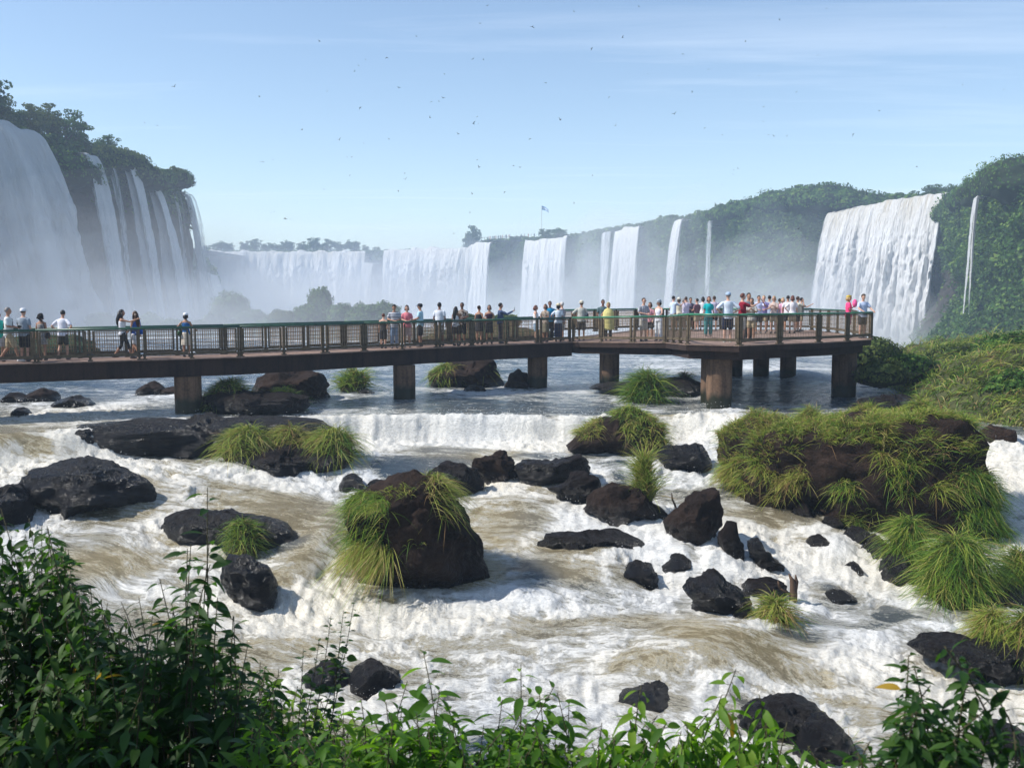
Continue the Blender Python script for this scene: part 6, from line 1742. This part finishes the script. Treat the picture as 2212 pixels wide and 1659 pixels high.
person(Pq(1572, 37.2), 2, 1.88, 'tall person in white shirt, dark shorts and pale blue cap on the platform', ('shirt', (.66, .73, .82)), ('long_shorts', (.012, .018, .045)), ('short', 'grey'), 0, ('hips', 'hips'), hat=('cap', (.34, .44, .58)), shoe=(.5, .48, .45))
person(Pq(1603, 37.6), 82, 1.84, 'balding person in dark red polo shirt and cream shorts reading something', ('polo', (.24, .012, .03)), ('long_shorts', (.58, .52, .45)), ('short', 'red'), 0, ('belly', 'phone'), shoe=(.12, .1, .1))
person(Pq(1616, 39.4), 160, 1.86, 'dark-haired person in a grey shirt right behind the dark red polo', ('tee', (.20, .22, .24)), ('pants', DARK), ('short', 'black'), 1)
person(Pq(1623, 38.6), -160, 1.66, 'person in a beige shirt holding a camera to the chest beside the dark red polo', ('shirt', (.44, .42, .38)), ('shorts', KHAKI), ('short', 'brown'), 1, ('chest', 'chest'), sex='f')
person(Pq(1530, 43.5), 178, 1.72, 'person in a bright turquoise top behind the platform rail', ('tee', (.01, .42, .44)), ('pants', (.05, .2, .2)), ('bob', 'red'), 1, ('down', 'down'), sex='f', lean=3)
# right end
person(Pq(1832, 41.6), 100, 1.78, 'person in a bright pink top with yellow headband holding a pink bundle', ('tee', (.86, .07, .22)), ('shorts', (.6, .3, .35)), ('bob', 'fair'), 1, ('chest', 'belly'), sex='f', extra=('headband', ('child',)))
person(Pq(1863, 41.3), 165, 1.82, 'brown-haired person in a light blue and white shirt resting an arm on the end rail', ('tee', (.52, .60, .78)), ('shorts', DARK), ('short', 'brown'), 0, ('rail', 'rail'), look=18)
# the far row at the back rail
far = [(1454, 50.0, 60, 1.74, ('tee', (.55, .66, .80)), 'black', 'short', ('down', 'phone'), 'far visitor in a pale blue shirt with one arm raised', None),
       (1466, 50.4, 20, 1.66, ('tee', (.66, .64, .50)), 'brown', 'bob', ('down', 'down'), 'far visitor in a cream hat and cream top', ('sun', (.66, .64, .54))),
       (1481, 50.2, 10, 1.70, ('tee', (.60, .58, .72)), 'brown', 'short', ('camera', 'camera'), 'far visitor in lilac holding a camera up to the eye', None),
       (1491, 50.8, 170, 1.66, ('tee', (.08, .08, .12)), 'black', 'short', ('down', 'belly'), 'far visitor in dark clothes beside the lilac shirt', None),
       (1505, 49.4, -40, 1.62, ('tee', (.20, .11, .13)), 'black', 'short', ('belly', 'belly'), 'far visitor in a dusky plum shirt standing alone', None),
       (1542, 50.2, 15, 1.74, ('tee', (.50, .46, .58)), 'brown', 'short', ('down', 'down'), 'far visitor in pale mauve between turquoise top and tall white shirt', None),
       (1518, 50.6, 0, 1.70, ('tee', (.70, .72, .74)), 'black', 'bob', ('down', 'down'), 'far visitor in white just left of the turquoise top', None),
       (1638, 46.2, 175, 1.76, ('tee', (.56, .60, .80)), 'black', 'short', ('camera', 'belly'), 'far visitor in light blue shading the eyes beside the grey group', None),
       (1649, 47.0, -165, 1.76, ('tee', (.30, .26, .52)), 'fair', 'short', ('belly', 'belly'), 'far visitor in a purple shirt with fair hair', None),
       (1661, 48.6, 20, 1.76, ('tee', (.42, .48, .60)), 'black', 'short', ('down', 'down'), 'far visitor in slate blue seen from behind', None),
       (1671, 46.4, -150, 1.74, ('tee', (.50, .40, .36)), 'fair', 'bob', ('chest', 'chest'), 'far visitor in sunglasses and beige top with blond hair', None),
       (1683, 49.4, 5, 1.62, ('tee', (.10, .10, .14)), 'black', 'short', ('down', 'down'), 'short far visitor in black between beige and pink tops', None),
       (1690, 48.6, 170, 1.66, ('tee', (.78, .42, .56)), 'fair', 'bob', ('belly', 'down'), 'far visitor in a pale pink top', None),
       (1701, 48.2, 15, 1.76, ('tee', (.66, .64, .68)), 'black', 'short', ('down', 'belly'), 'far visitor in white partly hidden by red hair', None),
       (1711, 46.6, 10, 1.76, ('tee', (.72, .70, .74)), 'red', 'bob', ('hips', 'down'), 'far visitor with bright red-brown hair in white', None),
       (1722, 48.4, 80, 1.72, ('tee', (.52, .50, .42)), 'brown', 'short', ('down', 'camera'), 'far visitor in khaki at the right end of the back row lifting a camera', None),
       (1730, 49.6, 100, 1.66, ('tee', (.25, .25, .22)), 'black', 'short', ('down', 'phone'), 'last far visitor in dark olive reaching over the rail', None),
       (1476, 51.0, 0, 1.6, ('tee', (.3, .3, .4)), 'grey', 'short', ('down', 'down'), 'far visitor in grey-blue almost hidden by the cream top', None)]
for i, (u, d, fc_, h, tp, hcx, hs, ar, lab, hat) in enumerate(far):
    person(Pq(u, d), fc_, h, lab, tp, ('shorts', DARK if i % 2 else KHAKI), (hs, hcx), i % 2, ar, sex='f' if hs == 'bob' else 'm', hat=hat, extra=('glasses',) if i == 10 else ())

# tiny people on the distant lookout
def tiny_people():
    ms = [cloth(c) for c in ((.15, .12, .2), (.4, .1, .1), (.6, .6, .6), (.08, .1, .2))]
    proto = []
    for m in range(4):
        b = MB(); b.loft([(0, 0, .1, .14, .1), (0, 0, .9, .17, .12), (0, 0, 1.35, .22, .13), (0, 0, 1.5, .07, .07), (0, 0, 1.55, .10, .1), (0, 0, 1.72, .09, .1), (0, 0, 1.8, .03, .03)], 8)
        for s in (-1, 1):
            b.tube([(s * .22, 0, 1.35), (s * .27, .05, 1.1), (s * .22, .2, .95)], [.05, .045, .03], 5); b.tube([(s * .09, 0, .9), (s * .1, 0, .0)], [.09, .05], 5)
        proto.append(b.mesh('distant_person', ms[m], True))
    rnd = random.Random(5)
    for i in range(24):
        o = link('person', proto[i % 4], loc=P(1054 + i * 3.4 + rnd.uniform(-1.2, 1.2) if i < 15 else 1128 + (i - 15) * 7 + rnd.uniform(-2, 2), 519 - i * .35, 468 + rnd.uniform(-1.5, 2)))
        o.rotation_euler = (0, 0, rnd.uniform(0, 6)); tag(o, 'tiny distant person at the railed lookout near the flag', 'person', 'people on the distant lookout')
tiny_people()

# bake the figures' surfaces once
dg = bpy.context.evaluated_depsgraph_get()
bpy.context.view_layer.update()
_new = [(o, bpy.data.meshes.new_from_object(o.evaluated_get(dg), depsgraph=dg)) for o in JOBS]
for o, me in _new:
    o.modifiers.clear(); old = o.data; mats = [m for m in old.materials]
    o.data = me
    if not len(me.materials):
        for m in mats: me.materials.append(m)
    me.polygons.foreach_set('use_smooth', np.ones(len(me.polygons), bool))
print('people', len(JOBS), sum(len(m.polygons) for o, m in _new))
# ------------------------------------------------------------------ near bank and its plants
def bank_z(x, y):
    b = -1.75 - .98 * np.clip(y - 2.6 + .06 * x, 0, None)
    b = b + .10 * fbm2(x * 1.1, y * 1.1, 3)
    return np.maximum(b, -11)
def bank():
    xs = np.linspace(-16, 14, 150); ys = np.linspace(-8, 12.5, 120)
    Y, X = np.meshgrid(ys, xs, indexing='ij'); Z = bank_z(X, Y)
    n, m = X.shape; idx = np.arange(n * m).reshape(n, m)
    F = np.stack([idx[:-1, :-1], idx[:-1, 1:], idx[1:, 1:], idx[1:, :-1]], -1).reshape(-1, 4)
    t = NT('bank_soil'); c = t.coord(); nn = t.noise(c, 3, 7, .7)
    m_ = t.done(t.bsdf(t.ramp(nn, [(.3, (.015, .013, .008)), (.6, (.05, .040, .025)), (.8, (.05, .07, .02))]), .95, .2, 0, t.bump(nn, .8, .08)))
    tag(link('river_bank', mesh_np('river_bank', np.stack([X, Y, Z], -1).reshape(-1, 3), F, m_, True)), 'steep overgrown bank falling from the viewpoint to the river', kind='structure')
bank()
def m_bigleaf(name, a, b, c, tcol, trans=.4):
    t = NT(name); oi = t.node('ShaderNodeObjectInfo'); co = t.coord('Object')
    at = t.attr('tint')
    f = t.math('ADD', t.math('MULTIPLY', oi.outputs['Random'], .8), t.math('MULTIPLY', at, .35), clamp=True)
    v = t.noise(co, 40, 3)
    col = t.ramp(t.math('ADD', f, t.math('MULTIPLY', t.math('SUBTRACT', v, .5), .2)), [(0, a), (.6, b), (1, c)])
    p = t.bsdf(col, .55, .25, 0, t.bump(v, .3, .004))
    tr = t.node('ShaderNodeBsdfTranslucent'); t.set(tr, 0, tcol)
    return t.done(t.mixs(trans, p, tr.outputs[0]))
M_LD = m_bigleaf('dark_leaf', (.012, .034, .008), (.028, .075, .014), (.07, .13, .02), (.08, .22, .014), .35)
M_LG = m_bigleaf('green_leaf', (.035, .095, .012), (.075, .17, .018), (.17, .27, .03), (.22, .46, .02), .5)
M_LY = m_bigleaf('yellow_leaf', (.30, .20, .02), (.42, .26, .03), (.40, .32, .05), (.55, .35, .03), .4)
M_STEM = m_plain('plant_stem', (.06, .055, .025), .7, .3, 20)
def leaf_mesh(mat, w=.36, fold=.25, curl=.5, serr=0):
    """unit leaf along +Y, hanging down towards its tip"""
    K = 6; V = []; F = []
    for k in range(K + 1):
        t = k / K; ww = w * .5 * (math.sin(math.pi * min(t * 1.02, 1) ** .8) ** .8 if 0 < t < 1 else 0.01)
        z = -curl * t * t * .5; y = t * (1 - curl * .12 * t)
        V += [(-ww, y, z + fold * ww), (0, y, z), (ww, y, z + fold * ww)]
    for k in range(K):
        a = k * 3; F += [(a, a + 1, a + 4, a + 3), (a + 1, a + 2, a + 5, a + 4)]
    me = bpy.data.meshes.new('leaf'); me.from_pydata(V, [], F); me.materials.append(mat)
    at = me.attributes.new('tint', 'FLOAT', 'POINT'); at.data.foreach_set('value', [v[1] * .3 for v in V])
    me.polygons.foreach_set('use_smooth', [True] * len(F)); return me
LEAF = {'dark': [leaf_mesh(M_LD, .36, .3, .6), leaf_mesh(M_LD, .28, .2, 1.0)], 'green': [leaf_mesh(M_LG, .32, .3, .6), leaf_mesh(M_LG, .25, .2, 1.1)],
        'round': [leaf_mesh(M_LD, .72, .2, .3), leaf_mesh(M_LD, .62, .3, .4)], 'yellow': [leaf_mesh(M_LY, .34, .2, .7)]}
def frame(d, roll, nup=Vector((0, 0, 1))):
    d = d.normalized(); x = d.cross(nup)
    if x.length < 1e-3: x = Vector((1, 0, 0))
    x.normalize(); z = x.cross(d)
    M = Matrix((x, d, z)).transposed()
    return M @ Matrix.Rotation(roll, 3, 'Y')
def plant(tips, root, label, kind='green', leaf=.10, per=14, seed=0, droop=.6, stem_r=.006, cat='plant', group=None, start=.35, maxparts=300, name='leafy_plant', yellow=.012, side=0, spread=1.0):
    leaf *= .84; per = int(per * 1.25)
    rnd = random.Random(seed); e = empty(name, root, label, cat, group)
    stems = MB(); L_ = []
    if len(tips) < 8 and kind != 'round':
        tips = list(tips) + [Vector(t_) + Vector((rnd.uniform(-.16, .16), rnd.uniform(-.12, .2), -rnd.uniform(.06, .42))) for t_ in tips for _ in range(3)]
    for tp in tips:
        tp = Vector(tp); a = Vector((root[0] + rnd.uniform(-.25, .25) + (tp.x - root[0]) * .6, root[1] + rnd.uniform(-.2, .3) * .5 + (tp.y - root[1]) * .7, 0)); a.z = float(bank_z(a.x, a.y)) - .05
        m = a.lerp(tp, .6) + Vector((rnd.uniform(-.28, .28), rnd.uniform(-.12, .12), .12))
        pts = []
        for i in range(9):
            t = i / 8; pts.append(a * (1 - t) ** 2 + m * 2 * t * (1 - t) + tp * t * t)
        stems.tube([p - Vector(root) for p in pts], [stem_r * (1.2 - .9 * i / 8) for i in range(9)], 5)
        for i in range(per):
            t = start + (1 - start) * (i + rnd.random() * .5) / per
            p = a * (1 - t) ** 2 + m * 2 * t * (1 - t) + tp * t * t
            dd = ((tp - m) * t + (m - a) * (1 - t)).normalized()
            ang = i * 2.4 + rnd.uniform(-.4, .4)
            o1 = dd.cross(Vector((.3, 1, .2))).normalized(); o2 = dd.cross(o1)
            out = o1 * math.cos(ang) + o2 * math.sin(ang)
            d = (out * spread + dd * rnd.uniform(.1, .7) + Vector((0, 0, -droop * rnd.uniform(.3, 1.2)))).normalized()
            s = leaf * rnd.uniform(.6, 1.25) * (1 - .35 * max(0, t - .85) / .15)
            pet = p + d * s * .18
            stems.bar(p - Vector(root), pet - Vector(root), stem_r * .4)
            L_.append((pet, frame(d, rnd.uniform(-.7, .7)), s))
    stems.build('stem', M_STEM, e, True)
    # the largest in the picture become leaves of their own, the rest one mass
    L_.sort(key=lambda q: -q[2] / max(q[0].y, .5)); rnd2 = random.Random(seed + 1)
    r0 = Vector(root)
    for p, M, s in L_[:maxparts]:
        ms = LEAF['yellow'] if rnd2.random() < yellow else LEAF[kind]
        o = bpy.data.objects.new('leaf', rnd2.choice(ms)); COL.objects.link(o); o.parent = e
        o.matrix_local = Matrix.Translation(p - r0) @ (M * s).to_4x4()
    rest = L_[maxparts:]
    if rest:
        me0 = LEAF[kind][0]; nv = len(me0.vertices); V0 = np.empty(nv * 3, np.float32); me0.vertices.foreach_get('co', V0); V0 = V0.reshape(-1, 3)
        F0 = np.array([list(p.vertices) for p in me0.polygons]); VV, FF, TT = [], [], []
        for i, (p, M, s) in enumerate(rest):
            VV.append(V0 @ (np.array(M).T * s) + np.array(p - r0)); FF.append(F0 + i * nv); TT.append(np.full(nv, rnd2.random()))
        o = link('leaves', mesh_np('leaves', np.concatenate(VV), np.concatenate(FF), LEAF[kind][0].materials[0], True, {'tint': ('POINT', 'FLOAT', np.concatenate(TT))}), e)
        o['kind'] = 'stuff'
    return e
def tips_in(poly, n, dr, seed):
    """points spread under a skyline: poly gives (u, v_top), each gets its own distance"""
    rnd = random.Random(seed); out = []
    us = [p[0] for p in poly]; vs = [p[1] for p in poly]
    while len(out) < n:
        u = rnd.uniform(us[0], us[-1]); v0 = float(np.interp(u, us, vs)); q = rnd.random()
        v = v0 + (q ** 1.5) * (1720 - v0) * .95
        d = dr[0] + (dr[1] - dr[0]) * (1 - q * .75) + rnd.uniform(-.3, .3)
        out.append(P(u, v + 14, max(d, 2.2)))
    return out
SKY = [(-60, 1050), (0, 1080), (60, 1105), (110, 1125), (150, 1175), (205, 1262), (260, 1310), (330, 1335), (420, 1320), (470, 1340), (540, 1405), (620, 1430), (700, 1500), (780, 1520)]
def sub(a, b): return [(a, float(np.interp(a, [p[0] for p in SKY], [p[1] for p in SKY])))] + [p for p in SKY if a < p[0] < b] + [(b, float(np.interp(b, [p[0] for p in SKY], [p[1] for p in SKY])))]
BR = lambda x, y: (x, y, float(bank_z(np.array(x), np.array(y))))
gS = 'dark bushes on the near bank'
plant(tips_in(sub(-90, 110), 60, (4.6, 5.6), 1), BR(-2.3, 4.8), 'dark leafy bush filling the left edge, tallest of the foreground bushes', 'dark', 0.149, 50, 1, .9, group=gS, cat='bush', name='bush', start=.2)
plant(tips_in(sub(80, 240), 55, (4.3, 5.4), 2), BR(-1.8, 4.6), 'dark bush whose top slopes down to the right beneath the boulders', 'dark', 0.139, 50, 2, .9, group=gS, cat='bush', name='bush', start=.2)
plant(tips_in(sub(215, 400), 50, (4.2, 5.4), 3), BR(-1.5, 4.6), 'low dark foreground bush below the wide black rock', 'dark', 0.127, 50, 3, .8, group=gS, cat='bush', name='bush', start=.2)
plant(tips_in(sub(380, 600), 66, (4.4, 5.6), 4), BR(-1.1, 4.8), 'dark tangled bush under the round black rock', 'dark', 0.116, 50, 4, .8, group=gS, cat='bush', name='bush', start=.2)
plant(tips_in(sub(560, 790), 64, (4.6, 5.6), 5), BR(-.6, 4.9), 'half-lit bush between the dark bushes and the bright middle plants', 'green', .15, 34, 5, .8, group=gS, cat='bush', name='bush', start=.2)
# tall sprig
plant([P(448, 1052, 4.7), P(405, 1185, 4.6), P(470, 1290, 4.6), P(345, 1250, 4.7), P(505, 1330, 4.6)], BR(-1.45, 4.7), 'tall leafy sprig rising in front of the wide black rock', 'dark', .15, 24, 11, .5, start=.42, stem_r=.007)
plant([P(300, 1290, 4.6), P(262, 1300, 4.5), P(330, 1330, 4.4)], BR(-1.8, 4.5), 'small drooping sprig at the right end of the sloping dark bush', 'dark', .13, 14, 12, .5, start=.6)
plant([P(765, 1298, 4.9), P(742, 1318, 4.9), P(715, 1330, 4.9), P(748, 1392, 4.9), P(690, 1380, 4.9), P(655, 1400, 4.9)], BR(-2.1, 4.9), 'thin arching twig with small round dark leaves against the white water', 'round', .062, 30, 13, .25, start=.50, stem_r=.005)
# bright plants at the middle bottom
mid = [(705, 1520), (760, 1490), (830, 1505), (880, 1450), (915, 1425), (950, 1480), (1010, 1500), (1060, 1510), (1120, 1500), (1135, 1460), (1190, 1560), (1260, 1600)]
plant([P(915, 1410, 4.2), P(880, 1470, 4.1), P(950, 1490, 4.0), P(900, 1540, 3.8), P(850, 1560, 3.8)], BR(-.6, 4.1), 'bright sunlit plant with one large upright leaf on top', 'green', .165, 26, 21, .55, start=.35, yellow=.02)
plant([P(1125, 1435, 4.3), P(1165, 1500, 4.2), P(1085, 1510, 4.2), P(1140, 1560, 4.0)], BR(.05, 4.2), 'leafy plant with a spiky crown right of the upright leaf', 'green', .15, 26, 22, .55, start=.35)
plant([P(780, 1510, 4.1), P(740, 1540, 4.0), P(810, 1560, 3.9), P(700, 1580, 3.9), P(760, 1620, 3.6)], BR(-.9, 4.0), 'bright green plant arching left at the bottom', 'green', .15, 26, 23, .6, start=.3)
plant(tips_in([(780, 1515), (900, 1540), (1040, 1525), (1130, 1540), (1200, 1570)], 70, (3.6, 4.2), 24), BR(-.3, 3.7), 'dense lit foliage along the bottom centre', 'green', .13, 30, 24, .7, start=.2, yellow=.03)
plant(tips_in([(1080, 1590), (1180, 1580), (1300, 1610)], 34, (3.6, 4.2), 25), BR(.25, 3.8), 'low yellowish foliage at the bottom, right of centre', 'green', .11, 30, 25, .6, start=.2, yellow=.05)
plant(tips_in([(540, 1540), (640, 1560), (760, 1600)], 46, (3.4, 4.0), 26), BR(-.95, 3.5), 'spiky green foliage at the bottom left of centre', 'green', .125, 30, 26, .5, start=.2)
plant([P(1385, 1480, 3.9), P(1360, 1540, 3.9), P(1420, 1545, 3.9), P(1400, 1600, 3.8), P(1330, 1590, 3.8)], BR(.5, 3.9), 'plant with large drooping leaves over the smooth low rock', 'green', .165, 24, 27, 1.1, start=.45, yellow=.06)
plant([P(1590, 1445, 3.9), P(1560, 1500, 3.8), P(1640, 1500, 3.9), P(1655, 1560, 3.8), P(1530, 1540, 3.8), P(1600, 1590, 3.7)], BR(.75, 3.9), 'drooping leafy branch in front of the dark rounded boulder', 'green', .15, 24, 28, 1.3, start=.5, yellow=.03)
plant([P(2040, 1395, 2.9), P(2100, 1440, 2.9), P(1985, 1500, 2.8), P(2120, 1540, 2.8), P(1935, 1560, 2.8), P(2060, 1590, 2.7)], BR(1.25, 2.9), 'blurred leafy sprig nearest the lens at the bottom right', 'dark', 0.090, 50, 29, .7, start=.40)
plant(tips_in([(1280, 1640), (1450, 1630), (1700, 1625), (1900, 1620), (2120, 1640)], 52, (3.3, 3.9), 30), BR(.9, 3.5), 'low blurred foliage along the bottom right edge', 'green', .11, 30, 30, .6, start=.2)
plant([P(1440, 1560, 3.7), P(1475, 1600, 3.6), P(1300, 1560, 3.8), P(1350, 1620, 3.6)], BR(.45, 3.7), 'low drooping plant filling the gap right of the large drooping leaves', 'green', .14, 24, 41, 1.1, start=.4)
plant([P(1700, 1560, 3.6), P(1660, 1610, 3.5), P(1745, 1610, 3.5)], BR(.95, 3.6), 'low leafy stems right of the drooping leafy branch', 'green', .12, 20, 42, .9, start=.4)
plant([P(2150, 1500, 2.9), P(2190, 1580, 2.8), P(1880, 1600, 2.9), P(1975, 1440, 2.9), P(2010, 1480, 2.9)], BR(1.3, 2.9), 'second blurred sprig beside the one nearest the lens', 'dark', .085, 24, 43, .7, start=.4)
# undergrowth under the bushes
def undergrowth():
    rng = np.random.default_rng(8); n = 15000
    x = rng.uniform(-4.9, 2.8, n); y = rng.uniform(3.3, 6.6, n)
    z = bank_z(x, y) + rng.random(n) ** 1.4 * np.interp(x / y, [-.62, -.25, -.1, .1, .5], [1.15, .85, .5, .2, .12])
    me0 = LEAF['dark'][0]; nv = len(me0.vertices); V0 = np.empty(nv * 3, np.float32); me0.vertices.foreach_get('co', V0); V0 = V0.reshape(-1, 3)
    k = [0, 2, 3, 4, 5, 9, 10, 11, 15, 16, 17, 19]          # fewer points for the mass
    V0 = V0[[1, 6, 7, 8, 12, 13, 14, 19]]; F0 = np.array([(0, 1, 2), (0, 2, 3), (1, 4, 5), (1, 5, 2), (2, 5, 6), (2, 6, 3), (4, 7, 5), (5, 7, 6)])
    d = rng.normal(size=(n, 3)); d[:, 2] = d[:, 2] * .5 - .35; d /= np.linalg.norm(d, axis=1)[:, None]
    up_ = rng.normal(size=(n, 3)) * .35 + np.array([0, 0, 1]); X = np.cross(d, up_); X /= np.linalg.norm(X, axis=1)[:, None]; Z = np.cross(X, d)
    s = rng.uniform(.07, .15, n)[:, None, None]
    V = (V0[None, :, 0:1] * X[:, None] + V0[None, :, 1:2] * d[:, None] + V0[None, :, 2:3] * Z[:, None]) * s + np.stack([x, y, z], 1)[:, None]
    F = (np.arange(n)[:, None, None] * 8 + F0[None]).reshape(-1, 3)
    me = mesh_np('undergrowth', V.reshape(-1, 3), F, M_LD, True, {'tint': ('POINT', 'FLOAT', np.repeat(rng.random(n), 8))})
    tag(link('undergrowth', me), 'tangled undergrowth on the near bank', kind='stuff')
undergrowth()
# trees of the near bank, out of the picture on the left: they shade the bushes
for (x, y, s, rz) in ((-9.4, 6.4, 1.0, 0), (-9.8, 3.6, 1.1, 2), (-8.4, 0.6, 1.0, 4)):
    z = float(bank_z(np.array(x), np.array(y)))
    tree((x, y, z), s, 0, ['tall tree standing nearest the water on the near bank', 'tree in the middle of the three on the near bank', 'tree closest to the viewpoint on the near bank'][int(rz / 2)], 'trees on the near bank', rz=rz)

# ------------------------------------------------------------------ birds
def birds():
    mb = MB()
    mb.tube([(0, -.16, 0), (0, -.06, .0), (0, .06, 0), (0, .13, .0), (0, .17, 0)], [.012, .035, .04, .028, .006], 7)
    mb.add([(0, -.12, 0), (-.06, -.27, 0), (0, -.21, .004), (.06, -.27, 0)], [(0, 1, 2, 3)])
    body = mb.mesh('bird', m_plain('bird_dark', (.045, .045, .055), .8, .1, 5), True)
    def wing(s, up_):
        m = MB(); m.add([(0, .07, .01), (s * .16, .09, .07 * up_), (s * .40, -.08, .13 * up_), (s * .17, -.02, .06 * up_), (0, -.06, .01)], [(0, 1, 3, 4), (1, 2, 3)] if s > 0 else [(4, 3, 1, 0), (3, 2, 1)])
        return m.mesh('wing', m_plain('bird_wing', (.05, .05, .06), .8, .1, 5))
    wings = [(wing(1, q), wing(-1, q)) for q in (1, 2.4, -1.2)]
    rnd = random.Random(21)
    pts = [(1053, 13), (1037, 52), (1150, 58), (1022, 128), (1044, 130), (836, 125), (862, 190), (766, 155), (775, 142), (790, 130), (948, 220), (932, 220), (957, 212), (929, 255), (1031, 252), (1033, 268), (1023, 268), (778, 233), (707, 198),
           (733, 303), (786, 310), (750, 340), (760, 340), (616, 287), (564, 350), (568, 351), (593, 458), (586, 460), (625, 474), (615, 472), (1031, 346), (1035, 362), (1110, 358), (1124, 362), (1020, 420), (1145, 300), (1240, 26), (1345, 82),
           (1278, 105), (1380, 15), (1457, 247), (1475, 117), (1640, 165), (1650, 232), (1648, 262), (1660, 292), (1672, 295), (1585, 367), (1583, 377), (1594, 365), (1522, 277), (1560, 292), (1700, 295), (1684, 42), (1767, 120), (1785, 20), (1843, 290),
           (1900, 240), (2079, 185), (2168, 194), (1745, 460), (1725, 495), (1730, 498), (1355, 475), (2190, 338), (1980, 360), (1300, 240), (1330, 272), (1316, 210), (874, 375), (876, 388), (860, 412), (990, 290), (377, 188), (312, 265), (340, 272),
           (590, 345), (652, 280), (700, 410), (755, 380), (840, 300), (1180, 180), (1210, 260), (1400, 160), (1424, 330), (1495, 200), (1530, 150), (1610, 90), (1720, 200), (1560, 400), (1280, 380), (900, 80), (960, 160), (690, 90), (560, 210), (1860, 90), (2040, 60), (1240, 440), (1090, 415), (980, 505), (1015, 460)]
    for i, (u, v) in enumerate(pts):
        d = rnd.uniform(85, 150)
        if v < 120: d = min(d, 118)
        o = link('bird', body, loc=P(u, v, d)); tag(o, 'small dark bird wheeling in the pale sky above the falls', 'bird', 'birds circling over the canyon')
        o.rotation_euler = (rnd.uniform(-.5, .5), rnd.uniform(-.7, .7), rnd.uniform(0, 6.28)); s = rnd.uniform(.4, .75); o.scale = (s, s, s)
        a, b = wings[i % 3]; link('wing', a, o); link('wing', b, o)
birds()
